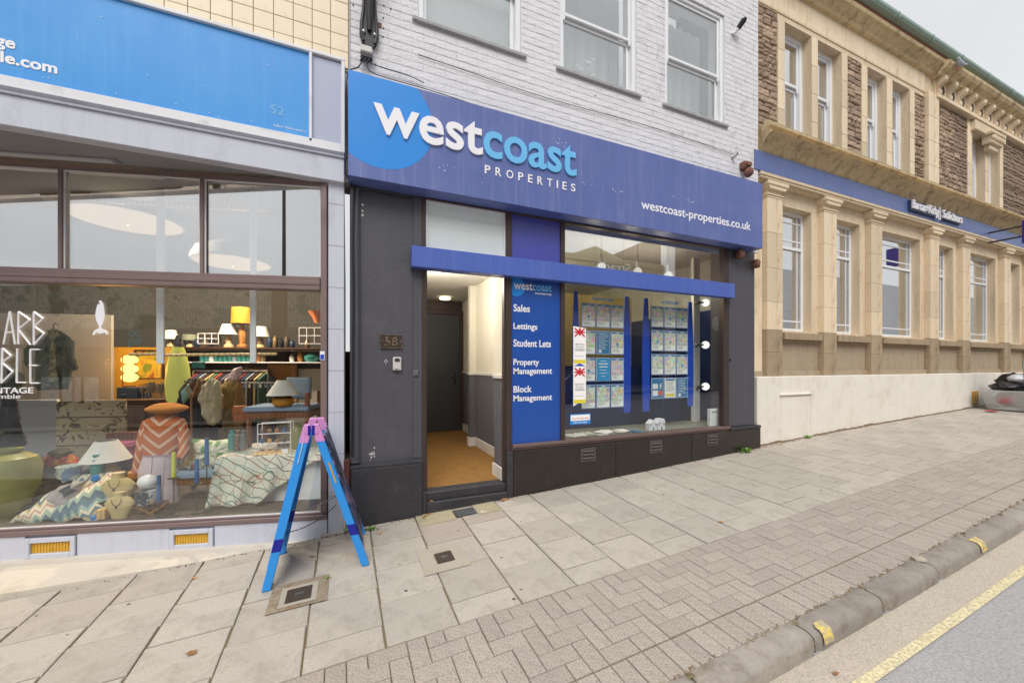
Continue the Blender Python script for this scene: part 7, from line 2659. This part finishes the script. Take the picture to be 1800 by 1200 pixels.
# hanging rug
rg = MB(); flatp(rg, [(100, 706), (150, 703), (222, 702), (223, 780), (215, 826), (112, 834), (100, 790)], 1.35, .02)
tag(rg.build('hanging_rug', RUGM), 'beige rug with dark brown figures hanging at the back of the window', 'rug')
# pale screen wall at the left behind the rug
m = MB(); m.box(-5.4, L(100, 700, 1.7)[0], 1.7, 1.74, .0, L(100, 702, 1.7)[2], .004)
tag(m.build('pale_screen', pm('pale_grey_screen', '#b4b9c2', .7, var=.05)), 'pale grey screen panel behind the skirt and beside the hanging rug', 'screen')
m = MB(); m.box(-5.4, L(196, 640, 2.3)[0], 2.3, 2.34, .0, 2.2, .004)
tag(m.build('beige_partition', pm('beige_partition_paint', '#99938a', .8, var=.08, scale=2)), 'beige partition wall behind the tweed jacket', 'partition')
# sideboard
sd = empty('sideboard', O((L(260, 760, 2.0)[0], 2.0, .0)), 'dark wooden sideboard behind the mannequin', 'sideboard')
a, _, zt, k = L(215, 706, 1.9); b = L(345, 706, 1.9)[0]
m = MB(); m.box(a, b, 1.9, 2.4, .12, zt, .006); m.build('carcass', OAKD, sd)
m = MB(); m.box(a - .02, b + .02, 1.88, 2.42, zt, zt + .03, .005); m.build('top', OAKD, sd)
for q in range(3):
    m = MB(); w = (b - a) / 3; m.box(a + w * q + .02, a + w * (q + 1) - .02, 1.885, 1.9, .2, zt - .05, .004); m.build('door', pm('grey_stained_door', '#5c504c', .6) if q == 0 else MATS['grey_stained_door'], sd)
    m = MB(); m.tube([(a + w * (q + .5), 1.87, zt - .12), (a + w * (q + .5), 1.87, zt - .28)], .006, 6); m.build('handle', GOLD, sd)
ZS = zt + .03
# blue box, globe lamp, painting, glassware
bx = empty('blue_drawer_box', O((L(228, 700, 2.05)[0], 2.05, ZS)), 'navy blue drawer box on the sideboard below the globe lamp', 'box')
a = L(210, 700, 2.05)[0]; b = L(247, 700, 2.05)[0]; k = L(230, 700, 2.05)[3]
m = MB(); m.box(a, b, 2.0, 2.25, ZS, ZS + 20 * k, .005); m.build('box', NAVYC, bx)
m = MB(); m.box((a + b) / 2 - .03 - .04, (a + b) / 2 + .0, 1.992, 2.0, ZS + .05, ZS + .065, .003); m.build('label_holder', CHROME, bx)
zb9 = ZS + 20 * k
gl_ = empty('globe_lamp', O((L(228, 670, 2.1)[0], 2.1, zb9)), 'lamp of three stacked glowing globes on the blue box', 'lamp')
GLOW = emis('warm_globe', '#ffc46a', 2.1)
for i, py in enumerate((632, 648, 663)):
    x, _, z, kk = L(228, py, 2.1)
    m = MB(); m.ball((x, 2.1, z), (11.5 * kk, 11 * kk, 8.2 * kk), 18, 10); m.build('globe', GLOW, gl_, smooth=True)
m = MB(); m.tube([(x - .01, 2.0, zb9), (x - .01, 2.0, L(228, 624, 2.1)[2])], .006, 6); m.lathe((x, 2.1, zb9), [(.06, 0), (.06, .015), (.02, .02)], 14); m.build('stand', OAKD, gl_)
point('globe_lamp_light', O((x - .02, 1.85, L(228, 640, 2.1)[2])), 9, '#ffb454', .08)
pa_ = MB()
def m_paint():
    t = NT('flower_painting')
    n = t.noise(5, 3, .5, dist=1.2)
    c = t.ramp(n, [(.3, C('#6f7f2a')), (.42, C('#8a9a30')), (.48, C('#e0b02a')), (.56, C('#e8c23a')), (.62, C('#c9762a')), (.7, C('#3a3a1a'))])
    t.bsdf(c, .5); return t.m
a, _, z0, k = L(241, 664, 2.35); b = L(285, 664, 2.35)[0]; z1 = L(241, 617, 2.35)[2]
pt = empty('flower_painting', O(((a + b) / 2, 2.35, z0)), 'framed painting of yellow flowers above the sideboard', 'painting')
m = MB(); m.box(a, b, 2.34, 2.36, z0, z1); m.build('canvas', m_paint(), pt)
m = MB()
for p, q, r_, s_ in ((a - .02, a, z0 - .02, z1 + .02), (b, b + .02, z0 - .02, z1 + .02), (a, b, z0 - .02, z0), (a, b, z1, z1 + .02)):
    m.box(p, q, 2.32, 2.37, r_, s_)
m.build('frame', OAKD, pt)
CLG = glass('clear_glassware', 1.0, .25, (.85, .86, .85))
for i in range(9):
    px = 250 + i * 5.5
    lathe_item('wine_glass', px, 705, 2.0 + .04 * (i % 3), [(4, 0), (1, 1), (1, 8), (4, 14), (4.2, 20 + (i % 4) * 3), (3.6, 20 + (i % 4) * 3)], CLG if i % 3 else MET, '%s glass from the navy box along the sideboard' % ['first', 'second', 'third', 'fourth', 'fifth', 'sixth', 'seventh', 'eighth', 'last'][i], 'glass', z0=ZS).__setitem__('group', 'glassware on the sideboard')
# tall tapering yellow lamp
x, _, z, k = L(313, 706, 1.7)
cl_ = empty('tall_cone_lamp', O((x, 1.7, ZS)), 'tall tapering yellow glass lamp glowing beside the clothes', 'lamp')
t = NT('glowing_cone'); s = t.sep()
cc = t.ramp(t.math('MULTIPLY_ADD', s[2], 1.0, 0.0), [(0, C('#ffb64a')), (.4, C('#e0b84a')), (1, C('#a8a854'))])
bs = t.bsdf(cc, .4); bs.inputs['Emission Strength'].default_value = .45; t.l(cc, bs.inputs['Emission Color'])
m = MB(T=None)
m.lathe((x, 1.7, z), [(15 * k, 0), (17 * k, 14 * k), (18 * k, 30 * k), (16 * k, 60 * k), (12 * k, 82 * k), (8 * k, 96 * k)], 24); m.build('shade', t.m, cl_, smooth=True)
# clothes on a stand
garment('cream_jacket', [(352, 700), (360, 674), (372, 664), (384, 668), (390, 700), (388, 738), (376, 748), (366, 746), (356, 724)], 1.2, .16, CREAMJ, 'cream quilted jacket hanging in the middle of the shop window', 'jacket')
garment('black_coat', [(312, 712), (318, 680), (332, 664), (350, 668), (356, 700), (360, 750), (352, 768), (320, 768)], 1.4, .2, BLACKC, 'black coat hanging behind the cream jacket', 'coat')
garment('khaki_trousers', [(388, 676), (404, 668), (424, 672), (430, 700), (428, 770), (392, 772)], 1.45, .12, KHAKI, 'long khaki trousers hanging beside the cream jacket', 'trousers')
garment('floral_scarf', [(330, 676), (346, 662), (362, 668), (360, 690), (340, 700)], 1.3, .1, pm('brown_print_scarf', '#6a5238', .9, dirt='#3f8090', dscale=8), 'brown printed scarf at the neck of the black coat', 'scarf')
garment('pink_scarf', [(398, 668), (410, 648), (424, 644), (424, 662), (410, 676)], 1.5, .08, PINKT, 'pale pink scarf hanging above the tan bag', 'scarf')
garment('rust_garment', [(340, 690), (330, 674), (320, 690), (322, 710)], 1.25, .08, pm('aqua_lining', '#8fc0bc', .8), 'pale aqua lining edge of the coat beside the cone lamp', 'garment')
bgb = empty('tan_bag', O((L(422, 742, 1.2)[0], 1.2, 1.0)), 'tan leather satchel hanging by the khaki trousers', 'bag')
sub_g('body', [(410, 714), (434, 713), (436, 738), (430, 742), (412, 742), (409, 734)], 1.2, .1, TANL, bgb)
sub_g('flap', [(409, 713), (435, 712), (434, 727), (411, 728)], 1.15, .03, TANL, bgb)
m = MB(); a = L(412, 714, 1.2); b = L(418, 660, 1.2); c = L(432, 714, 1.2); m.tube([(a[0], 1.2, a[2]), (b[0], 1.22, b[2]), (c[0], 1.2, c[2])], .006, 6); m.build('strap', TANL, bgb)
# twig stand
tw = MB(); a = L(338, 770, 1.1); b = L(336, 700, 1.1); c = L(324, 668, 1.1); d_ = L(348, 672, 1.1)
tw.tube([(a[0], 1.1, a[2] - .6), (b[0], 1.1, b[2]), (c[0], 1.1, c[2])], [.012, .01, .006], 7); tw.tube([(b[0], 1.1, b[2]), (d_[0], 1.1, d_[2])], [.009, .005], 7)
tag(tw.build('branch_stand', WICK, smooth=True), 'forked branch used as a clothes stand before the black coat', 'branch stand')
# garment rail with many clothes at the back
rl = empty('clothes_rail', O((L(375, 640, 2.4)[0], 2.4, 0)), 'chrome clothes rail packed with garments at the back', 'clothes rail')
a = L(340, 652, 2.4); b = L(470, 650, 2.4)
m = MB(); m.tube([(a[0], 2.4, a[2]), (b[0], 2.4, a[2])], .014, 8); m.tube([(a[0], 2.4, a[2]), (a[0], 2.4, 0)], .014, 8); m.tube([(b[0], 2.4, a[2]), (b[0], 2.4, 0)], .014, 8); m.build('rail', CHROME, rl)
cols_ = ['#7a2f34', '#27405c', '#8a8f94', '#3c2a2c', '#b5a06a', '#4a6a60', '#a34a38', '#2b2b30', '#6a5f7a', '#c9bfae', '#5a3038', '#30505c']
cm_ = [pm('garment_cloth', q, .95, var=.2, bump=.4) for q in cols_]
nG = 18
for i in range(nG):
    x = a[0] + .04 + (b[0] - a[0] - .08) * i / (nG - 1)
    w = .22
    m = MB(); h = random.uniform(.6, .95)
    m.prism([(2.4 - w, a[2] - .12), (2.4, a[2] - .03), (2.4 + w, a[2] - .12), (2.4 + w * 1.05, a[2] - h), (2.4 - w * 1.05, a[2] - h)], 'x', x, x + .03)
    o = m.build('hanging_garment', cm_[i % 12]); tag(o, '%s garment, number %s from the sideboard end of the chrome rail' % (['burgundy', 'navy', 'grey', 'dark brown', 'mustard', 'sage', 'rust', 'black', 'lilac', 'cream', 'wine', 'petrol blue'][i % 12], ['one', 'two', 'three', 'four', 'five', 'six', 'seven', 'eight', 'nine', 'ten', 'eleven', 'twelve', 'thirteen', 'fourteen', 'fifteen', 'sixteen', 'seventeen', 'eighteen'][i]), 'garment', 'garments on the chrome rail')
garment('blue_sign_card', [(337, 636), (361, 636), (361, 647), (337, 647)], 1.6, .01, TEALG, 'small blue notice hanging above the clothes', 'notice')
# mahogany dresser and cardboard
ds = empty('mahogany_dresser', O((L(440, 740, 3.0)[0], 3.0, 0)), 'dark red mahogany dresser at the back of the shop', 'dresser')
a, _, zt, k = L(410, 668, 3.0); b = L(474, 668, 3.0)[0]
m = MB(); m.box(a, b, 3.0, 3.5, .0, zt); m.build('carcass', MAHOG, ds)
m = MB(); m.box(a - .04, b + .04, 2.96, 3.5, zt, zt + .05, .01); m.prism([(a, zt + .05), (b, zt + .05), ((a + b) / 2 + .2, zt + .2), ((a + b) / 2 - .2, zt + .2)], 'y', 3.05, 3.1); m.build('cornice', MAHOG, ds)
for q in range(2):
    w = (b - a) / 2; m = MB(); m.box(a + w * q + .02, a + w * (q + 1) - .02, 2.985, 3.0, .3, zt - .05, .005); m.build('door', MAHOG, ds)
a = L(470, 730, 3.1); b = L(522, 640, 3.1)
m = MB(); m.box(a[0], b[0], 3.1, 3.12, .9, b[2], .004); tag(m.build('cardboard_sheet', pm('cardboard', '#a8804a', .9, var=.1)), 'large brown cardboard sheet leaning behind the upper chair', 'cardboard')
m = MB(); m.box(L(524, 700, 3.2)[0], L(570, 700, 3.2)[0], 3.2, 3.3, .0, L(530, 648, 3.2)[2], .004)
m.box(L(500, 730, 3.0)[0], L(575, 700, 3.0)[0], 2.7, 3.2, .0, L(530, 725, 2.8)[2], .006)
tag(m.build('white_cupboard', OFFW), 'cream cupboard at the back right of the shop', 'cupboard')
# two long shelves with goods
sh = empty('wall_shelves', O((L(430, 610, 3.0)[0], 3.0, 1.6)), 'long wooden upper shelf and thin white lower shelf across the shop', 'shelf')
dS = 3.0
a = L(293, 612, dS)[0]; b = L(572, 612, dS)[0]; z1s = L(430, 611, dS)[2]; z2s = L(430, 636, dS)[2]
m = MB(); m.box(L(190, 612, dS)[0], b + .1, dS - .15, dS + .3, z1s - .03, z1s, .004); m.build('upper_shelf', OAKD, sh)
m = MB(); m.box(a + .3, b + .1, dS - .15, dS + .3, z2s - .02, z2s, .003); m.build('lower_shelf', LETW, sh)
m = MB(); m.box(-6, b + .4, dS + .32, dS + .4, 0, z1s - .04)
m.build('back_panel', pm('dim_brown_backing', '#54463a', .9, var=.15, scale=2), sh)
ywp = MB(); ywp.box(L(196, 650, 2.6)[0], L(300, 650, 2.6)[0], 2.62, 2.66, .8, L(250, 610, 2.6)[2])  # the wall's mustard colour is warm lamplight painted in
tag(ywp.build('lamplit_partition', pm('painted_lamplight_wall', '#d09a2c', .8, var=.08)), 'partition wall behind the globe lamp with yellow lamplight painted in', 'partition')
YSH = pm('mustard_shade', '#c48a22', .8, var=.1)
def shelf_lamp(px, py, half, h, mat, lab, dd=dS):
    x, _, z, k = L(px, py, dd)
    t = empty('shelf_lamp', O((x, dd, z1s)), lab, 'lamp', 'shaded lamps along the upper shelf')
    m = MB(); zt = z; m.lathe((x, dd, zt - h * k), [(half * k, 0), (half * .62 * k, h * k), (half * .6 * k, h * k), (half * .96 * k, 0)] if mat is SHADE else [(half * k, 0), (half * .93 * k, h * k), (half * .9 * k, h * k), (half * .96 * k, 0)], 22)
    m.build('lampshade', mat, t, smooth=True)
    m = MB(); m.lathe((x, dd, z1s), [(half * .5 * k, 0), (half * .5 * k, .03), (half * .28 * k, .06), (half * .34 * k, (zt - h * k - z1s) * .6), (.02, zt - h * k - z1s + .02)], 16)
    m.build('base', WICK if mat is YSH else BUSTM, t, smooth=True)
shelf_lamp(426, 541, 17, 28, YSH, 'lamp with a mustard drum shade on the upper shelf')
shelf_lamp(402, 570, 15, 18, SHADE, 'lamp with a cream shade left of the mustard shade')
shelf_lamp(458, 574, 15, 18, SHADE, 'lamp with a cream shade right of the mustard shade')
shelf_lamp(300, 580, 12, 16, SHADE, 'small cream lamp near the left end of the upper shelf')
shelf_lamp(334, 588, 11, 10, pm('sage_shade', '#8a8f7a', .8), 'grey green lamp on the left half of the upper shelf')
ot = L(562, 549, 2.0)
lathe_item('orange_glass_bowl', 560, 568, 2.6, [(6, 0), (10, 10), (17, 20), (15, 20)], pm('orange_glass', '#e07a3a', .3), 'orange glass bowl hanging near the right window frame', 'bowl')
bk = MB()
for (pa2, pb3, p1, p2) in ((348, 384, 586, 604), (526, 566, 576, 604)):
    for q in range(4):
        px = pa2 + (pb3 - pa2) * q / 3
        A_, B_ = L(px, p1, dS - .1), L(px, p2, dS - .1); bk.tube([(A_[0], dS - .1, A_[2]), (B_[0], dS - .1, B_[2])], .006, 5)
    for q in range(3):
        py = p1 + (p2 - p1) * q / 2
        A_, B_ = L(pa2, py, dS - .1), L(pb3, py, dS - .1); bk.tube([(A_[0], dS - .1, A_[2]), (B_[0], dS - .1, B_[2])], .006, 5)
    if pa2 == 348:
        tag(bk.build('wire_basket', LETW), 'white wire basket left of the mustard shaded lamp', 'basket'); bk = MB()
tag(bk.build('wire_basket', LETW), 'white wire basket at the right end of the upper shelf', 'basket')
random.seed(9)
gmats = [TEALG, OLIVG, LETW, NAVYC, WICK, GOLD, BLACKC, PALEB]
def small_goods(px, zbase, n0, name, lab, grp, mat, r, h, dd=dS - .02):
    x, _, _, k = L(px, 600, dd)
    m = MB()
    m.lathe((x, dd, zbase), [(r * .7 * k, 0), (r * k, h * .3 * k), (r * k, h * .7 * k), (r * .5 * k, h * .9 * k), (r * .55 * k, h * k)], 12)
    tag(m.build(name, mat, smooth=True), lab, 'jar', grp)
ordn = ['first', 'second', 'third', 'fourth', 'fifth', 'sixth', 'seventh', 'eighth', 'ninth', 'tenth', 'eleventh', 'twelfth', 'thirteenth', 'fourteenth']
for i in range(14):
    px = 356 + i * 8.2
    mat = TEALG if i in (0, 1, 3, 4, 5, 6, 9, 10) else gmats[i % 8]
    small_goods(px, z2s, i, 'shelf_jar', '%s vessel along the thin white lower shelf, %s' % (ordn[i], 'teal glass' if mat is TEALG else 'not teal'), 'vessels on the lower shelf', mat, 4.2, random.uniform(11, 18))
small_goods(548, z2s, 0, 'teal_bowl', 'wide teal glass bowl at the right end of the lower shelf', None, TEALG, 12, 15)
small_goods(528, z2s, 0, 'figurine', 'brown figurine beside the teal bowl on the lower shelf', None, WICK, 5, 20)
small_goods(513, z2s, 0, 'white_figurine', 'white figurine on the lower shelf near the cardboard', None, LETW, 4, 12)
for i in range(12):
    px = (312, 322, 346, 360, 372, 384, 474, 484, 494, 504, 514, 540)[i]
    small_goods(px, z1s, i, 'dark_vessel', '%s dark vessel from the left along the upper shelf' % ordn[i], 'dark vessels on the upper shelf', [BLACKC, IRON, NAVYC, GOLD][i % 4], 4.5, random.uniform(12, 24))
# a few price tags / notices along the bottom of the rail
for i in range(9):
    px = 398 + i * 9.5
    A_ = L(px, 676, 1.9)
    m = MB(); m.box(A_[0], A_[0] + .032, 1.9, 1.903, A_[2] - .04, A_[2] + .01)
    tag(m.build('price_tag', random.choice([CARDW, PALEB, BUSTM])), '%s small card in the row of tags above the tan bag' % ordn[i], 'card', 'row of small cards')
m = MB(); A_, B_ = L(398, 674, 1.9), L(486, 674, 1.9); m.tube([(A_[0], 1.9, A_[2] + .014), (B_[0] + .02, 1.9, B_[2] + .014)], .003, 5)
tag(m.build('card_string', LETW), 'string holding the row of small cards', 'string')
# chain across the window foot
DEF_T[0] = None

# ================================================================ ON THE PAVEMENT
DEF_T[0] = None
# blue A-frame board seen edge on
af = empty('a_frame_board', (-.2, 3.5, G(-.2, 3.5)), 'bright blue wooden A-frame board with pink top standing edge on', 'a-frame sign')
feet = {'lf': (-.52, 3.20), 'rf': (.135, 3.235), 'lb': (-.50, 3.74), 'rb': (.13, 3.80)}
apx, apz = P(548, 745, 3.24)
apz_b = apz
AX, AYF, AYB, AZ = apx, 3.235, 3.78, apz
def leg(foot, side, back, name='leg'):
    fx, fy = feet[foot]
    fz = G(fx, fy)
    y = AYB if back else AYF
    w = .05
    dx = -.012 if side < 0 else .012
    top = Vector((AX + dx * 2.2, y, AZ - .02))
    bot = Vector((fx, fy, fz + .004))
    def sec(t0, t1, mat, grow=0, nm='leg'):
        m = MB()
        th = .030 + grow
        v = []
        for t in (t0, t1):
            c = bot.lerp(top, t)
            hx = .028 + grow
            v += [(c.x - hx, c.y - th, c.z), (c.x + hx, c.y - th, c.z), (c.x + hx, c.y + th, c.z), (c.x - hx, c.y + th, c.z)]
        m.add(v, [(3, 2, 1, 0), (4, 5, 6, 7), (0, 1, 5, 4), (1, 2, 6, 5), (2, 3, 7, 6), (3, 0, 4, 7)])
        return m.build(nm, mat, af, bev=.004)
    sec(0, .94, AFB)
    sec(.23, .31, AFD, .0015, 'painted_band')
    sec(.90, 1.0, AFP, .002, 'painted_top')
    sec(.015, .89, AFC, -.0) if False else None
leg('lf', -1, False); leg('rf', 1, False); leg('lb', -1, True); leg('rb', 1, True)
# boards between the legs on both slopes
def panel(side):
    fx = feet['lf'][0] if side < 0 else feet['rf'][0]
    fx2 = feet['lb'][0] if side < 0 else feet['rb'][0]
    m = MB()
    o_ = side * .022
    v = []
    for t in (.12, .93):
        for (x_, y_, ya) in ((fx, feet['lf' if side < 0 else 'rf'][1], AYF), (fx2, feet['lb' if side < 0 else 'rb'][1], AYB)):
            z_ = G(x_, y_)
            b = Vector((x_, y_, z_)).lerp(Vector((AX + side * .03, ya, AZ - .02)), t)
            for q in (0, .012):
                v.append((b.x + o_ + side * q, b.y + (.03 if ya == AYF else -.03), b.z))
    m.add(v, [(0, 1, 3, 2), (4, 6, 7, 5), (0, 4, 5, 1), (2, 3, 7, 6), (0, 2, 6, 4), (1, 5, 7, 3)])
    return m
t = NT('painted_notice_board')
n = t.noise(7, 4, .6, dist=1)
t.bsdf(t.ramp(n, [(.35, C('#2a2a34')), (.48, C('#3d5a86')), (.55, C('#b58aa8')), (.6, C('#2e2e38')), (.7, C('#8a8f98'))], 'CONSTANT'), .5)
panel(1).build('board', t.m, af)
panel(-1).build('board', AFB, af)
m = MB()
for s_ in (-1, 1):
    m.box(AX + s_ * .006, AX + s_ * .05, AYF - .036, AYF + .04, AZ - .07, AZ - .0, .004)
m.build('hinge_cap', AFP, af)
m = MB()
m.box(AX - .022, AX - .004, AYF - .040, AYF - .036, AZ - .075, AZ - .004); m.box(AX + .004, AX + .022, AYF - .040, AYF - .036, AZ - .075, AZ - .004)
m.build('hinge_leaf', AFD, af)
# worn scrapes
m = MB()
b0, t0 = Vector((feet['rf'][0], feet['rf'][1] - .032, G(*feet['rf']))), Vector((AX + .026, AYF - .032, AZ))
a_, b_ = b0.lerp(t0, .60), b0.lerp(t0, .74)
m.tube([tuple(a_), tuple(b_)], .006, 6); m.build('scrape', YGRIL, af)
b0, t0 = Vector((feet['lf'][0], feet['lf'][1] - .032, G(*feet['lf']))), Vector((AX - .026, AYF - .032, AZ))
a_, b_ = b0.lerp(t0, .76), b0.lerp(t0, .91)
m = MB(); m.tube([tuple(a_), tuple(b_)], .004, 6); m.build('scrape', AFC, af)
def chainobj(p, q, sag, Y0, label):
    m = MB()
    n = 34
    prev = None
    for i in range(n + 1):
        t_ = i / n
        x = p[0] + (q[0] - p[0]) * t_; y = p[1] + (q[1] - p[1]) * t_; z = p[2] + (q[2] - p[2]) * t_ - sag * 4 * t_ * (1 - t_)
        if prev: m.tube([prev, (x, y, z)], .0042 if i % 2 else .0026, 5)
        prev = (x, y, z)
    return tag(m.build('chain', DARKM), label, 'chain')
lfv = lambda t_: Vector((feet['lf'][0], feet['lf'][1], G(*feet['lf']))).lerp(Vector((AX - .026, AYF, AZ)), t_)
rfv = lambda t_: Vector((feet['rf'][0], feet['rf'][1], G(*feet['rf']))).lerp(Vector((AX + .026, AYF, AZ)), t_)
chainobj(tuple(lfv(.47)), tuple(rfv(.52)), .04, 0, 'thin dark chain tying the two sides of the blue board')
chainobj(tuple(lfv(.33)), (-.09, 3.93, .22), .05, 0, 'thin dark chain running low from the blue board to the pilaster')

# weeds, leaves and litter
def weed(x, y, n, r, label, mat=WEED):
    m = MB()
    z = G(x, y) + .002
    for i in range(n):
        a = random.uniform(0, 2 * PI); l = r * random.uniform(.5, 1.1); h = r * random.uniform(.2, .9)
        w = l * .3
        c_, s_ = math.cos(a), math.sin(a)
        p = [(0, 0, 0), (l * .5, w, h * .8), (l, 0, h), (l * .5, -w, h * .75)]
        bx_, by_ = x + random.gauss(0, r * .5), y + random.gauss(0, r * .2)
        m.add([(bx_ + q[0] * c_ - q[1] * s_, by_ + q[0] * s_ + q[1] * c_, z + q[2]) for q in p], [(0, 1, 2, 3)])
    return tag(m.build('weed', mat), label, 'weed', 'small weeds in the pavement edge')
weed(5.40, 3.90, 34, .075, 'bright green weed at the foot of the black plinth')
weed(7.0, 3.97, 20, .05, 'low pale weed by the white rendered plinth')
weed(.05, 3.88, 26, .05, 'straggly weed between pilaster and charcoal plinth')
weed(.21, 3.84, 22, .045, 'green weed under the right leg of the blue board')
weed(-.14, 3.15, 14, .02, 'tiny green tuft in the mortar of the hydrant cover')
random.seed(77)
spots = [(.76, 3.93), (.74, 3.90), (.70, 3.86), (.72, 3.90), (1.58, 3.93), (1.62, 3.92), (1.55, 3.9), (-.26, 3.55), (-1.05, 3.6), (.28, 3.72), (3.15, 2.52), (.05, 3.85), (.12, 3.8), (5.6, 3.9), (5.75, 3.93), (5.9, 3.95), (6.2, 3.9), (6.35, 3.97), (6.6, 3.95), (6.9, 3.93), (7.3, 3.98), (-.8, 2.7), (2.35, 1.2), (.79, 3.96), (4.7, 3.9)]
lb = ['leaf by the left foot of the doorstep', 'leaf below the doorstep corner', 'leaf in front of the charcoal plinth', 'leaf touching the doorstep edge', 'leaf at the right end of the doorstep', 'pair of leaves beside the doorstep', 'curled leaf below the blue services panel', 'leaf between the legs of the blue board', 'leaf lying on a flag left of the blue board', 'leaf right of the blue board', 'small leaf on the block pavers', 'leaf among weeds by the pilaster', 'leaf near the pilaster weeds', 'leaf at the end of the black plinth', 'leaf where black and white plinths meet', 'leaf at the start of the white plinth', 'leaf in the litter by the white plinth', 'brown leaf by the blocked hatch', 'leaf below the blocked hatch', 'leaf beyond the blocked hatch', 'leaf beside the pale weed', 'leaf stain on a flag near the pavement front', 'leaf in the gutter below the kerb', 'leaf on the doorstep ledge', 'leaf below the last plinth vent']
for (x, y), l_ in zip(spots, lb):
    r = random.uniform(.02, .035)
    a0_ = random.uniform(0, 6.28)
    m = MB()
    v = []
    n = 10
    zz = G(x, y) + (.003 if y > 1.3 else -.095)
    if y == 3.96: zz = .12
    for k in range(n):
        a = 2 * PI * k / n
        q = r * (1 if k % 2 else .62) * random.uniform(.8, 1.15)
        v.append((x + q * math.cos(a + a0_), y + q * .7 * math.sin(a + a0_), zz + .008 * abs(math.sin(a)) + .002))
    v.append((x, y, zz + .001))
    m.add(v, [(k, (k + 1) % n, n) for k in range(n)])
    m.tube([(x, y, zz + .002), (x + r * 1.5 * math.cos(a0_), y + r * math.sin(a0_), zz + .006)], .0012, 4)
    tag(m.build('fallen_leaf', LEAF), 'dry brown ' + l_, 'leaf', 'dry leaves on the pavement')
m = MB()
for i in range(900):
    c = random.choice([(0.0, 3.9, .12), (.5, 3.92, .3), (1.6, 3.93, .3), (5.9, 3.96, .5), (6.6, 3.97, .5), (-.5, 3.88, .6), (8.5, 3.98, 1.2), (3.5, 3.94, 1.5)])
    x = c[0] + random.gauss(0, c[2]); y = c[1] - abs(random.gauss(0, .02))
    r = random.uniform(.002, .008)
    m.ball((x, y, G(x, y) + .003), (r, r, r * .5), 4, 2)
tag(m.build('litter_crumbs', DUST), 'crumbs of dirt and leaf litter along the foot of the buildings', kind='stuff')
# chewing gum spots
m = MB()
random.seed(3)
for i in range(46):
    x, y = random.uniform(-2, 8), random.uniform(2.3, 3.8)
    r = random.uniform(.006, .013)
    z = G(x, y) + .0015
    m.add([(x + r * math.cos(k * PI / 4), y + r * .8 * math.sin(k * PI / 4), z + .0015) for k in range(8)], [tuple(range(8))])
tag(m.build('gum_spots', pm('old_gum', '#57534e', .8, bump=0)), 'dark spots of old chewing gum on the flags', kind='stuff')
